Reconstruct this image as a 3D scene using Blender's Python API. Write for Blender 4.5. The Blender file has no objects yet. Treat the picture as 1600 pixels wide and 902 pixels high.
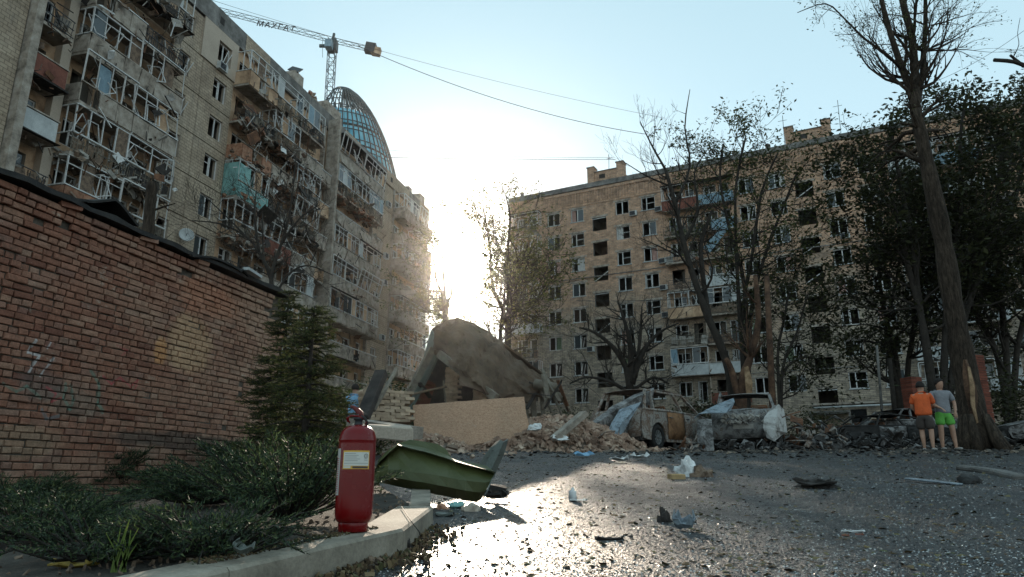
import bpy, math, random
from mathutils import Vector, Matrix, Euler
C = bpy.data.collections.new('scene_objects')
bpy.context.scene.collection.children.link(C)
scn = bpy.context.scene
PI = math.pi
# ------------------------------------------------------------------ camera, sky, sun, exposure
CAM_Z = 0.45
PITCH = math.atan(300 / 1110.0)
cam_d = bpy.data.cameras.new('camera')
cam_d.sensor_width = 36.0
cam_d.lens = 36.0 * 1110.0 / 1600.0
cam_d.clip_start = 0.05
cam_d.clip_end = 5000
cam_d.dof.use_dof = False
cam = bpy.data.objects.new('camera', cam_d)
C.objects.link(cam)
cam.location = (0, 0, CAM_Z)
cam.rotation_euler = (PI / 2 + PITCH, 0, 0)
scn.camera = cam
SUN_EL, SUN_AZ = 16.9, -4.04        # degrees; azimuth from +Y towards +X
sun_dir = Vector((math.sin(math.radians(SUN_AZ)) * math.cos(math.radians(SUN_EL)),
                  math.cos(math.radians(SUN_AZ)) * math.cos(math.radians(SUN_EL)),
                  math.sin(math.radians(SUN_EL))))
sd = bpy.data.lights.new('sun', 'SUN')
sd.energy = 4.8
sd.angle = math.radians(0.6)
sd.color = (1.0, 0.84, 0.66)
so = bpy.data.objects.new('sun', sd)
C.objects.link(so)
so.rotation_euler = sun_dir.to_track_quat('Z', 'Y').to_euler()
W = bpy.data.worlds.new('World')
scn.world = W
W.use_nodes = True
wn, wl = W.node_tree.nodes, W.node_tree.links
wn.clear()
wo = wn.new('ShaderNodeOutputWorld')
bg = wn.new('ShaderNodeBackground')
sk = wn.new('ShaderNodeTexSky')
sk.sky_type = 'NISHITA'
sk.sun_disc = False
sk.sun_elevation = math.radians(SUN_EL)
sk.sun_rotation = math.radians(SUN_AZ)
sk.air_density = 1.0
sk.dust_density = 0.3
sk.ozone_density = 2.0
sk.altitude = 150
bg.inputs[1].default_value = 0.13
# the bright aureole that low sun makes in dusty air, centred on the sun itself
tc = wn.new('ShaderNodeTexCoord')
dt = wn.new('ShaderNodeVectorMath'); dt.operation = 'DOT_PRODUCT'
dt.inputs[1].default_value = sun_dir
nrm = wn.new('ShaderNodeVectorMath'); nrm.operation = 'NORMALIZE'
wl.new(tc.outputs['Generated'], nrm.inputs[0]); wl.new(nrm.outputs[0], dt.inputs[0])
ac = wn.new('ShaderNodeMath'); ac.operation = 'ARCCOSINE'; ac.use_clamp = False
wl.new(dt.outputs['Value'], ac.inputs[0])
def wlobe(width, amp):
    a = wn.new('ShaderNodeMath'); a.operation = 'DIVIDE'; wl.new(ac.outputs[0], a.inputs[0]); a.inputs[1].default_value = math.radians(width)
    b = wn.new('ShaderNodeMath'); b.operation = 'POWER'; wl.new(a.outputs[0], b.inputs[0]); b.inputs[1].default_value = 1.6
    c = wn.new('ShaderNodeMath'); c.operation = 'MULTIPLY'; wl.new(b.outputs[0], c.inputs[0]); c.inputs[1].default_value = -1.0
    d = wn.new('ShaderNodeMath'); d.operation = 'EXPONENT'; wl.new(c.outputs[0], d.inputs[0])
    e = wn.new('ShaderNodeMath'); e.operation = 'MULTIPLY'; wl.new(d.outputs[0], e.inputs[0]); e.inputs[1].default_value = amp
    return e
def wadd(a, b):
    n = wn.new('ShaderNodeMixRGB'); n.blend_type = 'ADD'; n.inputs[0].default_value = 1.0
    wl.new(a, n.inputs[1]); wl.new(b, n.inputs[2]); return n.outputs[0]
def wtint(v, col):
    n = wn.new('ShaderNodeMixRGB'); n.blend_type = 'MULTIPLY'; n.inputs[0].default_value = 1.0
    wl.new(v, n.inputs[1]); n.inputs[2].default_value = (*col, 1); return n.outputs[0]
SKY_TINT = (0.22, 0.24, 0.22)
s0 = wtint(sk.outputs[0], SKY_TINT)
# pale cyan dust-lit sky: lighter and whiter towards the horizon, all the way round
spz = wn.new('ShaderNodeSeparateXYZ'); wl.new(nrm.outputs[0], spz.inputs[0])
rp = wn.new('ShaderNodeValToRGB'); wl.new(spz.outputs[2], rp.inputs[0]); el = rp.color_ramp.elements
el[0].position = 0.0; el[0].color = (.64, .75, .78, 1); el[1].position = .78; el[1].color = (.36, .54, .60, 1)
e_ = el.new(.22); e_.color = (.56, .69, .72, 1); e_ = el.new(.45); e_.color = (.46, .64, .70, 1)
s0 = wadd(s0, wtint(rp.outputs[0], (6.4, 6.4, 6.4)))
s1 = wadd(s0, wtint(wlobe(1.7, 420).outputs[0], (1, .93, .78)))
s1 = wadd(s1, wtint(wlobe(4.2, 16).outputs[0], (1, .86, .62)))
s2 = wadd(s1, wtint(wlobe(12.0, 1.9).outputs[0], (1, .92, .80)))
wl.new(s2, bg.inputs[0]); wl.new(bg.outputs[0], wo.inputs[0])
scn.view_settings.view_transform = 'Standard'
scn.view_settings.look = 'None'
scn.view_settings.gamma = 1
scn.view_settings.exposure = 0.45
scn.cycles.max_bounces = 6
scn.cycles.diffuse_bounces = 3
scn.cycles.glossy_bounces = 3
scn.cycles.transmission_bounces = 4
scn.cycles.volume_bounces = 0
scn.cycles.volume_step_rate = 4
scn.cycles.sample_clamp_indirect = 4.0
scn.cycles.caustics_reflective = False
scn.cycles.caustics_refractive = False

# ------------------------------------------------------------------ helpers
def g(x, y):
    """height of the rising courtyard ground"""
    yy = max(-12.0, min(y, 92.0))
    return -0.1 + 0.0695 * yy
COSP, SINP = math.cos(PITCH), math.sin(PITCH)
def ray(px, py):
    X = (px - 800) / 1110.0; v = (451 - py) / 1110.0
    return Vector((X, COSP - v * SINP, SINP + v * COSP))
def at(px, py, y):
    """world point seen at photo position px,py, y metres ahead of the camera"""
    r = ray(px, py); k = y / r.y
    return Vector((r.x * k, y, CAM_Z + r.z * k))
def gpt(px, y, lift=0.0):
    """ground point below photo column px at distance y"""
    z = g(0, y)
    t = (z - CAM_Z) / y
    X = (px - 800) / 1110.0
    return Vector((X * (COSP + t * SINP) * y, y, z + lift))
def ongr(px, py, off=0.0):
    """point where the photo ray meets the ground plane (raised by off)"""
    r = ray(px, py)
    # CAM_Z + r.z k = -0.1+off + .0695 r.y k
    k = (-0.1 + off - CAM_Z) / (r.z - 0.0695 * r.y)
    return Vector((r.x * k, r.y * k, CAM_Z + r.z * k))

def link(o, parent=None):
    C.objects.link(o)
    if parent is not None: o.parent = parent
    return o
def tag(o, label=None, cat=None, group=None, kind=None):
    if label: o['label'] = label
    if cat: o['category'] = cat
    if group: o['group'] = group
    if kind: o['kind'] = kind
    return o
def thing(name, label, cat, loc=(0, 0, 0), rz=0.0, group=None):
    o = bpy.data.objects.new(name, None); C.objects.link(o)
    o.empty_display_size = 0.2
    o.location = loc; o.rotation_euler = (0, 0, rz)
    return tag(o, label, cat, group)
def copy_tree(o, parent=None):
    c = o.copy(); C.objects.link(c); c.parent = parent
    for ch in list(o.children): copy_tree(ch, c)
    return c

class MB:
    def __init__(s): s.v = []; s.f = []; s.sm = []
    def add(s, vs, fs, smooth=False):
        n = len(s.v); s.v += [tuple(p) for p in vs]
        for f in fs: s.f.append(tuple(i + n for i in f)); s.sm.append(smooth)
    def quad(s, a, b, c, d): s.add([a, b, c, d], [(0, 1, 2, 3)])
    def box(s, x0, x1, y0, y1, z0, z1):
        s.add([(x0, y0, z0), (x1, y0, z0), (x1, y1, z0), (x0, y1, z0), (x0, y0, z1), (x1, y0, z1), (x1, y1, z1), (x0, y1, z1)],
              [(0, 3, 2, 1), (4, 5, 6, 7), (0, 1, 5, 4), (1, 2, 6, 5), (2, 3, 7, 6), (3, 0, 4, 7)])
    def obox(s, c, size, rot=(0, 0, 0), jit=0, rng=None):
        M = rot if isinstance(rot, Matrix) else Euler(rot).to_matrix()
        hx, hy, hz = size[0] / 2, size[1] / 2, size[2] / 2
        vs = []
        for dx, dy, dz in ((-1, -1, -1), (1, -1, -1), (1, 1, -1), (-1, 1, -1), (-1, -1, 1), (1, -1, 1), (1, 1, 1), (-1, 1, 1)):
            p = Vector((dx * hx, dy * hy, dz * hz))
            if jit and rng: p += Vector((rng.uniform(-jit, jit), rng.uniform(-jit, jit), rng.uniform(-jit, jit)))
            vs.append(Vector(c) + M @ p)
        s.add(vs, [(0, 3, 2, 1), (4, 5, 6, 7), (0, 1, 5, 4), (1, 2, 6, 5), (2, 3, 7, 6), (3, 0, 4, 7)])
    def bar(s, a, b, w, h=None, up=(0, 0, 1)):
        """rectangular bar from a to b"""
        a, b = Vector(a), Vector(b); h = h or w
        d = (b - a)
        if d.length < 1e-6: return
        d.normalize(); u = Vector(up)
        if abs(d.dot(u)) > .98: u = Vector((1, 0, 0))
        x = d.cross(u).normalized(); y = x.cross(d)
        vs = []
        for p in (a, b):
            for i, j in ((-1, -1), (1, -1), (1, 1), (-1, 1)): vs.append(p + x * (i * w / 2) + y * (j * h / 2))
        s.add(vs, [(0, 3, 2, 1), (4, 5, 6, 7), (0, 1, 5, 4), (1, 2, 6, 5), (2, 3, 7, 6), (3, 0, 4, 7)])
    def tube(s, pts, rad, n=6, cap=True, smooth=True):
        pts = [Vector(p) for p in pts]
        if not hasattr(rad, '__len__'): rad = [rad] * len(pts)
        vs = []; prev = None
        for i, p in enumerate(pts):
            d = (pts[min(i + 1, len(pts) - 1)] - pts[max(i - 1, 0)])
            if d.length < 1e-9: d = Vector((0, 0, 1))
            d.normalize()
            if prev is None:
                u = Vector((0, 0, 1)) if abs(d.z) < .9 else Vector((1, 0, 0))
                x = d.cross(u).normalized()
            else:
                x = (prev - d * prev.dot(d))
                x = x.normalized() if x.length > 1e-6 else d.orthogonal().normalized()
            prev = x; y = d.cross(x)
            for k in range(n):
                a = 2 * PI * k / n
                vs.append(p + (x * math.cos(a) + y * math.sin(a)) * rad[i])
        fs = []
        for i in range(len(pts) - 1):
            for k in range(n):
                fs.append((i * n + k, i * n + (k + 1) % n, (i + 1) * n + (k + 1) % n, (i + 1) * n + k))
        if cap:
            fs.append(tuple(range(n - 1, -1, -1))); m = (len(pts) - 1) * n
            fs.append(tuple(range(m, m + n)))
        s.add(vs, fs, smooth)
    def lathe(s, prof, n=32, c=(0, 0, 0), smooth=True):
        vs = []
        for r, z in prof:
            for k in range(n):
                a = 2 * PI * k / n
                vs.append((c[0] + r * math.cos(a), c[1] + r * math.sin(a), c[2] + z))
        fs = []
        for i in range(len(prof) - 1):
            for k in range(n):
                fs.append((i * n + k, i * n + (k + 1) % n, (i + 1) * n + (k + 1) % n, (i + 1) * n + k))
        s.add(vs, fs, smooth)
    def sheet(s, rows, thick=0.0, smooth=False):
        """grid of points rows[i][j]; thick gives it a real thickness along its normals"""
        m, n = len(rows), len(rows[0])
        P = [[Vector(p) for p in r] for r in rows]
        if thick:
            N = [[None] * n for _ in range(m)]
            for i in range(m):
                for j in range(n):
                    a = P[min(i + 1, m - 1)][j] - P[max(i - 1, 0)][j]
                    b = P[i][min(j + 1, n - 1)] - P[i][max(j - 1, 0)]
                    c = a.cross(b)
                    N[i][j] = c.normalized() if c.length > 1e-9 else Vector((0, 0, 1))
        vs = [P[i][j] for i in range(m) for j in range(n)]
        fs = [(i * n + j, i * n + j + 1, (i + 1) * n + j + 1, (i + 1) * n + j) for i in range(m - 1) for j in range(n - 1)]
        if thick:
            o = m * n
            vs += [P[i][j] - N[i][j] * thick for i in range(m) for j in range(n)]
            fs += [tuple(o + k for k in reversed(f)) for f in fs[:(m - 1) * (n - 1)]]
            ed = [j for j in range(n)] + [i * n + n - 1 for i in range(1, m)] + [(m - 1) * n + j for j in range(n - 2, -1, -1)] + [i * n for i in range(m - 2, 0, -1)]
            for a in range(len(ed)):
                p, q = ed[a], ed[(a + 1) % len(ed)]
                fs.append((q, p, p + o, q + o))
        s.add(vs, fs, smooth)
    def poly(s, pts, thick, nrm):
        """flat polygon given thickness against nrm"""
        n = len(pts); nv = Vector(nrm).normalized() * thick
        P = [Vector(p) for p in pts]
        vs = P + [p - nv for p in P]
        fs = [tuple(range(n)), tuple(range(2 * n - 1, n - 1, -1))] + [((i + 1) % n, i, i + n, (i + 1) % n + n) for i in range(n)]
        s.add(vs, fs)
    def mesh(s, name, m):
        me = bpy.data.meshes.new(name)
        me.from_pydata(s.v, [], s.f)
        me.polygons.foreach_set('use_smooth', s.sm)
        for mm in (m if isinstance(m, (list, tuple)) else [m]): me.materials.append(mm)
        me.update()
        return me
    def build(s, name, m, parent=None, kind=None, label=None):
        o = bpy.data.objects.new(name, s.mesh(name, m))
        link(o, parent)
        if kind: o['kind'] = kind
        if label: o['label'] = label
        return o
def bevel(o, w=0.01, seg=1, ang=35):
    b = o.modifiers.new('bevel', 'BEVEL'); b.width = w; b.segments = seg; b.limit_method = 'ANGLE'; b.angle_limit = math.radians(ang)
    return o
def inst(name, me, parent, loc=(0, 0, 0), rot=(0, 0, 0), scale=None):
    o = bpy.data.objects.new(name, me); link(o, parent)
    o.location = loc; o.rotation_euler = rot
    if scale: o.scale = scale
    return o

# ------------------------------------------------------------------ materials
class NT:
    def __init__(s, name):
        s.m = bpy.data.materials.new(name); s.m.use_nodes = True
        s.n = s.m.node_tree.nodes; s.l = s.m.node_tree.links; s.n.clear()
        s.out = s.n.new('ShaderNodeOutputMaterial'); s.b = s.n.new('ShaderNodeBsdfPrincipled')
        s.l.new(s.b.outputs[0], s.out.inputs[0])
        s.pos = s.n.new('ShaderNodeNewGeometry').outputs['Position']
    def put(s, i, v):
        if isinstance(v, bpy.types.NodeSocket): s.l.new(v, i)
        elif hasattr(v, '__len__') and len(v) == 3 and i.type == 'RGBA': i.default_value = (*v, 1)
        else: i.default_value = v
    def noise(s, scale, detail=4, rough=.6, vec=None, dist=0):
        t = s.n.new('ShaderNodeTexNoise'); t.inputs['Scale'].default_value = scale
        t.inputs['Detail'].default_value = detail; t.inputs['Roughness'].default_value = rough
        t.inputs['Distortion'].default_value = dist
        s.l.new(vec or s.pos, t.inputs['Vector']); return t.outputs['Fac']
    def voronoi(s, scale, vec=None, out='Distance', rnd=1):
        t = s.n.new('ShaderNodeTexVoronoi'); t.inputs['Scale'].default_value = scale
        s.l.new(vec or s.pos, t.inputs['Vector']); return t.outputs[out]
    def ramp(s, f, stops, const=False):
        r = s.n.new('ShaderNodeValToRGB'); e = r.color_ramp.elements
        if const: r.color_ramp.interpolation = 'CONSTANT'
        while len(e) < len(stops): e.new(.5)
        for k, (p, c) in enumerate(stops):
            e[k].position = p
            e[k].color = (*c, 1) if hasattr(c, '__len__') else (c, c, c, 1)
        s.l.new(f, r.inputs[0]); return r.outputs[0]
    def math(s, op, a, b=None, clamp=False):
        n = s.n.new('ShaderNodeMath'); n.operation = op; n.use_clamp = clamp
        s.put(n.inputs[0], a)
        if b is not None: s.put(n.inputs[1], b)
        return n.outputs[0]
    def mix(s, f, a, b, mode='MIX'):
        n = s.n.new('ShaderNodeMixRGB'); n.blend_type = mode
        s.put(n.inputs[0], f); s.put(n.inputs[1], a); s.put(n.inputs[2], b); return n.outputs[0]
    def scale(s, vec, xyz):
        n = s.n.new('ShaderNodeMapping'); s.l.new(vec or s.pos, n.inputs[0]); n.inputs['Scale'].default_value = xyz; return n.outputs[0]
    def obj(s):
        return s.n.new('ShaderNodeTexCoord').outputs['Object']
    def rnd(s): return s.n.new('ShaderNodeObjectInfo').outputs['Random']
    def bump(s, h, st=.3, dist=.02, nrm=None):
        b = s.n.new('ShaderNodeBump'); b.inputs['Strength'].default_value = st; b.inputs['Distance'].default_value = dist
        s.l.new(h, b.inputs['Height'])
        if nrm is not None: s.l.new(nrm, b.inputs['Normal'])
        return b.outputs[0]
    def done(s, col, rough=.8, metal=0.0, nrm=None, spec=.4):
        s.put(s.b.inputs['Base Color'], col); s.put(s.b.inputs['Roughness'], rough); s.put(s.b.inputs['Metallic'], metal)
        s.put(s.b.inputs['Specular IOR Level'], spec)
        if nrm is not None: s.l.new(nrm, s.b.inputs['Normal'])
        return s.m
def vary(name, cols, scale=3.0, rough=.8, bump=.25, bscale=40, metal=0.0, spec=.35, rand=.0, dist=.01, fine=.25, lo=.3, hi=.7):
    t = NT(name)
    n1 = t.noise(scale, 6, .65)
    k = len(cols)
    col = t.ramp(n1, [(lo + (hi - lo) * i / max(1, k - 1), c) for i, c in enumerate(cols)]) if k > 1 else None
    if col is None:
        col = t.mix(0, cols[0], cols[0])
    f = t.noise(bscale, 4, .7)
    m = t.ramp(f, [(.25, 1 - fine), (.75, 1 + fine)])
    col = t.mix(1.0, col, m, 'MULTIPLY')
    if rand:
        r = t.ramp(t.rnd(), [(0, 1 - rand), (1, 1 + rand)])
        col = t.mix(1.0, col, r, 'MULTIPLY')
    return t.done(col, rough, metal, t.bump(f, bump, dist), spec)
def plain(name, col, rough=.6, metal=0.0, spec=.4):
    t = NT(name); return t.done(col, rough, metal, None, spec)
M = {}
M['concrete'] = vary('concrete_grey', [(.11, .088, .07), (.31, .26, .215), (.45, .40, .345)], 1.8, .9, .35, 30)
M['concrete_d'] = vary('concrete_sooty', [(.06, .055, .05), (.15, .14, .13), (.25, .235, .22)], 1.4, .9, .35, 25)
M['plaster_tan'] = vary('plaster_tan', [(.20, .12, .075), (.46, .30, .19), (.56, .40, .28)], .9, .9, .25, 30)
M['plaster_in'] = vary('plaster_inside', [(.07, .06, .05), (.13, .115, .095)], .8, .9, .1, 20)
M['plaster_pink'] = vary('plaster_beige', [(.38, .31, .25), (.50, .41, .33)], .5, .9, .15, 30)
M['white_frame'] = vary('frame_white', [(.42, .41, .40), (.66, .65, .63)], 5, .5, .05, 60, fine=.1)
M['wood_grey'] = vary('wood_grey', [(.10, .08, .06), (.22, .19, .15)], 6, .8, .3, 80)
M['rust'] = vary('rust_brown', [(.035, .022, .016), (.12, .055, .03), (.22, .10, .05)], 3, .85, .4, 40)
M['brick_red'] = vary('brick_rubble_red', [(.16, .07, .04), (.33, .16, .10), (.42, .26, .17)], 5, .9, .4, 60, rand=.3)
M['dark_metal'] = vary('metal_dark', [(.02, .02, .022), (.07, .07, .075)], 4, .6, .2, 50, metal=.3)
M['blue_panel'] = vary('panel_blue', [(.13, .20, .25), (.24, .34, .40)], 2, .6, .2, 30)
M['teal_panel'] = vary('panel_teal', [(.08, .16, .15), (.20, .38, .36), (.26, .44, .41)], 2, .7, .2, 30)
M['white_panel'] = vary('panel_white', [(.32, .33, .33), (.52, .53, .52)], 1.5, .7, .15, 30)
M['rust_panel'] = vary('panel_rust_red', [(.10, .03, .02), (.24, .09, .06)], 2, .8, .2, 30)
M['glass'] = plain('glass_dark', (.04, .05, .055), .08, 0, .6)
M['bitumen'] = vary('bitumen_black', [(.012, .011, .011), (.04, .036, .034)], 6, .75, .5, 40)
M['debris_l'] = vary('debris_pale', [(.20, .18, .16), (.40, .37, .33)], 5, .9, .3, 50)
M['debris_m'] = vary('debris_brown', [(.05, .035, .025), (.16, .11, .08), (.26, .18, .12)], 5, .9, .3, 50)
M['debris_d'] = vary('debris_dark', [(.012, .011, .010), (.06, .05, .045)], 5, .9, .3, 50)

def tile_panel():
    t = NT('panel_tiled_grey')
    o = t.obj()
    n = t.noise(.35, 6, .7); n2 = t.noise(2.2, 6, .7)
    col = t.ramp(n, [(.3, (.30, .225, .165)), (.5, (.44, .345, .255)), (.72, (.53, .43, .33))])
    st = t.noise(1.0, 5, .7, t.scale(o, (3.5, 1, .35)))
    col = t.mix(t.ramp(st, [(.5, 0.0), (.75, .55)]), col, (.16, .135, .115))
    col = t.mix(1, col, t.ramp(n2, [(.3, .8), (.7, 1.15)]), 'MULTIPLY')
    w = t.n.new('ShaderNodeTexBrick'); t.l.new(t.scale(o, (1, 1, 1)), w.inputs['Vector'])
    # brick texture works in XY of its vector: build it from local x,z
    sep = t.n.new('ShaderNodeSeparateXYZ'); t.l.new(o, sep.inputs[0])
    cmb = t.n.new('ShaderNodeCombineXYZ'); t.l.new(sep.outputs[0], cmb.inputs[0]); t.l.new(sep.outputs[2], cmb.inputs[1])
    t.l.new(cmb.outputs[0], w.inputs['Vector'])
    w.inputs['Scale'].default_value = 1; w.inputs['Brick Width'].default_value = .40; w.inputs['Row Height'].default_value = .20
    w.inputs['Mortar Size'].default_value = .022
    w.inputs['Color1'].default_value = (1, 1, 1, 1); w.inputs['Color2'].default_value = (.74, .74, .74, 1); w.inputs['Mortar'].default_value = (.38, .36, .34, 1)
    col = t.mix(.75, col, w.outputs['Color'], 'MULTIPLY')
    return t.done(col, .85, 0, t.bump(w.outputs['Fac'], -.3, .01), .3)
M['tile_panel'] = tile_panel()

def facade_brick():
    t = NT('facade_brick')
    o = t.obj()
    sep = t.n.new('ShaderNodeSeparateXYZ'); t.l.new(o, sep.inputs[0])
    cmb = t.n.new('ShaderNodeCombineXYZ'); t.l.new(sep.outputs[0], cmb.inputs[0]); t.l.new(sep.outputs[2], cmb.inputs[1])
    w = t.n.new('ShaderNodeTexBrick'); t.l.new(cmb.outputs[0], w.inputs['Vector'])
    w.inputs['Scale'].default_value = 1; w.inputs['Brick Width'].default_value = .52; w.inputs['Row Height'].default_value = .16
    w.inputs['Mortar Size'].default_value = .018; w.inputs['Bias'].default_value = -.1
    w.inputs['Color1'].default_value = (.54, .32, .205, 1); w.inputs['Color2'].default_value = (.38, .235, .16, 1); w.inputs['Mortar'].default_value = (.27, .22, .175, 1)
    grey = t.n.new('ShaderNodeTexBrick'); t.l.new(cmb.outputs[0], grey.inputs['Vector'])
    for a, b in (('Scale', 1), ('Brick Width', .52), ('Row Height', .16), ('Mortar Size', .018)): grey.inputs[a].default_value = b
    grey.inputs['Color1'].default_value = (.42, .34, .255, 1); grey.inputs['Color2'].default_value = (.27, .22, .175, 1); grey.inputs['Mortar'].default_value = (.16, .14, .12, 1)
    n = t.noise(.22, 6, .7)
    # the upper storeys were laid in redder brick than the lower ones
    hz = t.math('MULTIPLY', t.math('SUBTRACT', sep.outputs[2], 19.0), .045)
    f = t.math('ADD', n, hz)
    col = t.mix(t.ramp(f, [(.30, 0.0), (.62, 1.0)]), grey.outputs['Color'], w.outputs['Color'])
    v = t.noise(1.7, 6, .75)
    col = t.mix(1, col, t.ramp(v, [(.32, .58), (.68, 1.32)]), 'MULTIPLY')
    vv = t.voronoi(1.6, t.scale(o, (1, 1, 2.6)), 'Color')
    col = t.mix(1, col, t.ramp(vv, [(.0, .84), (1, 1.14)]), 'MULTIPLY')
    st = t.noise(1.0, 5, .7, t.scale(o, (1.6, 1, .22)))
    col = t.mix(t.ramp(st, [(.52, 0.0), (.8, .5)]), col, (.11, .085, .07))
    return t.done(col, .9, 0, t.bump(w.outputs['Fac'], -.35, .015), .25)
M['facade_brick'] = facade_brick()

# ------------------------------------------------------------------ ground
def asphalt():
    t = NT('asphalt_wet')
    p = t.pos
    big = t.noise(.55, 6, .65); mid = t.noise(3.0, 6, .7); fine = t.noise(46, 5, .8); grit = t.voronoi(70)
    col = t.ramp(mid, [(.3, (.018, .019, .022)), (.55, (.036, .036, .037)), (.75, (.07, .064, .058))])
    sp = t.ramp(t.voronoi(58, out='Color'), [(.84, 0.0), (.90, 1.0)])
    col = t.mix(t.math('MULTIPLY', sp, .55), col, (.22, .205, .185))
    # dust and soil towards the far end and right kerb
    sep = t.n.new('ShaderNodeSeparateXYZ'); t.l.new(p, sep.inputs[0])
    far = t.math('MULTIPLY', t.math('SUBTRACT', sep.outputs[1], 15.5), .35, True)
    dirt = t.math('MULTIPLY', far, t.ramp(mid, [(.35, .5), (.6, 1.0)]))
    soil = t.ramp(fine, [(.3, (.03, .025, .02)), (.7, (.09, .075, .06))])
    col = t.mix(dirt, col, soil)
    wet = t.ramp(big, [(.36, 0.0), (.54, 1.0)])
    r = t.mix(wet, (.46, .46, .46), (.27, .27, .27))
    r = t.mix(1, r, t.ramp(fine, [(.3, .8), (.7, 1.5)]), 'MULTIPLY')
    # dried mud drifts and old cracks
    mud = t.ramp(t.noise(.9, 6, .75, t.scale(p, (1, .55, 1))), [(.50, 0.0), (.66, 1.0)])
    col = t.mix(t.math('MULTIPLY', mud, .5), col, t.ramp(fine, [(.3, (.02, .017, .014)), (.7, (.075, .062, .05))]))
    r = t.mix(t.math('MULTIPLY', mud, .7), r, (.75, .75, .75))
    ve = t.n.new('ShaderNodeTexVoronoi'); ve.feature = 'DISTANCE_TO_EDGE'; ve.inputs['Scale'].default_value = .55
    wv = t.n.new('ShaderNodeVectorMath'); wv.operation = 'ADD'; t.l.new(p, wv.inputs[0]); nn = t.n.new('ShaderNodeTexNoise'); nn.inputs['Scale'].default_value = 2.2; t.l.new(p, nn.inputs['Vector']); t.l.new(nn.outputs['Color'], wv.inputs[1])
    t.l.new(wv.outputs[0], ve.inputs['Vector'])
    crack = t.ramp(ve.outputs['Distance'], [(.004, 1.0), (.014, 0.0)])
    col = t.mix(t.math('MULTIPLY', crack, .75), col, (.006, .006, .006))
    r = t.mix(far, r, (.85, .85, .85))
    h = t.math('ADD', t.math('MULTIPLY', fine, 1.0), t.math('MULTIPLY', grit, .8))
    h2 = t.math('ADD', h, t.math('MULTIPLY', mid, 1.2))
    n = t.bump(h2, .9, .016)
    return t.done(col, r, 0, n, .38)
M['asphalt'] = asphalt()
M['soil'] = vary('soil_dark', [(.018, .014, .010), (.045, .036, .028), (.08, .068, .055)], 5, .95, .8, 30, dist=.03)
def axis(lo, hi, near, step, grow):
    out = []; v = 0.0; s = step
    while v < hi:
        out.append(v); v += s
        if v > near: s *= grow
    out.append(hi)
    neg = []; v = 0.0; s = step
    while v > lo:
        v -= s
        if -v > near: s *= grow
        neg.append(max(v, lo))
    return sorted(set(neg + out))
rg = random.Random(5)
gx = axis(-900, 900, 7, .22, 1.13); gy = axis(-60, 1500, 26, .16, 1.12)
from mathutils import noise as mnoise
rows = []
for y in gy:
    row = []
    for x in gx:
        z = g(x, y)
        if -2 < y < 60: z += .035 * mnoise.noise(Vector((x * .35, y * .35, 0))) + .012 * mnoise.noise(Vector((x * 1.7, y * 1.7, 3)))
        if y > 14 and y < 60: z += .05 * mnoise.noise(Vector((x * 1.1, y * 1.1, 7)))
        row.append((x, y, z))
    rows.append(row)
mb = MB(); mb.sheet(rows, smooth=True)
for k in range(len(mb.sm)): mb.sm[k] = True
ground = mb.build('ground', M['asphalt'], kind='structure')
# ------------------------------------------------------------------ buildings
def wall_cells(mb, x0, x1, z0, z1, ops, y=0.0):
    xs = sorted({x0, x1, *[v for o in ops for v in o[:2] if x0 < v < x1]})
    zs = sorted({z0, z1, *[v for o in ops for v in o[2:] if z0 < v < z1]})
    for i in range(len(zs) - 1):
        run = None
        for j in range(len(xs) - 1):
            cx, cz = (xs[j] + xs[j + 1]) / 2, (zs[i] + zs[i + 1]) / 2
            hole = any(o[0] < cx < o[1] and o[2] < cz < o[3] for o in ops)
            if hole:
                if run is not None: mb.quad((run, y, zs[i]), (xs[j], y, zs[i]), (xs[j], y, zs[i + 1]), (run, y, zs[i + 1])); run = None
            elif run is None: run = xs[j]
        if run is not None: mb.quad((run, y, zs[i]), (x1, y, zs[i]), (x1, y, zs[i + 1]), (run, y, zs[i + 1]))
def reveal(mb, o, y0, y1):
    a, b, c, d = o[:4]
    mb.quad((a, y0, c), (a, y1, c), (a, y1, d), (a, y0, d)); mb.quad((b, y1, c), (b, y0, c), (b, y0, d), (b, y1, d))
    mb.quad((a, y0, c), (b, y0, c), (b, y1, c), (a, y1, c)); mb.quad((a, y1, d), (b, y1, d), (b, y0, d), (a, y0, d))
def room(mb, o, y0, dep=3.2):
    a, b, c, d = o[:4]; e = .9
    reveal(mb, (a - e, b + e, c - .5, d + .4), y0, y0 + dep)
    Y = y0 + dep
    mb.quad((a - e, Y, c - .5), (b + e, Y, c - .5), (b + e, Y, d + .4), (a - e, Y, d + .4))
    Y = y0
    for q in (((a - e), a, c - .5, d + .4), (b, b + e, c - .5, d + .4), (a, b, c - .5, c), (a, b, d, d + .4)):
        mb.quad((q[0], Y, q[2]), (q[1], Y, q[2]), (q[1], Y, q[3]), (q[0], Y, q[3]))

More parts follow.
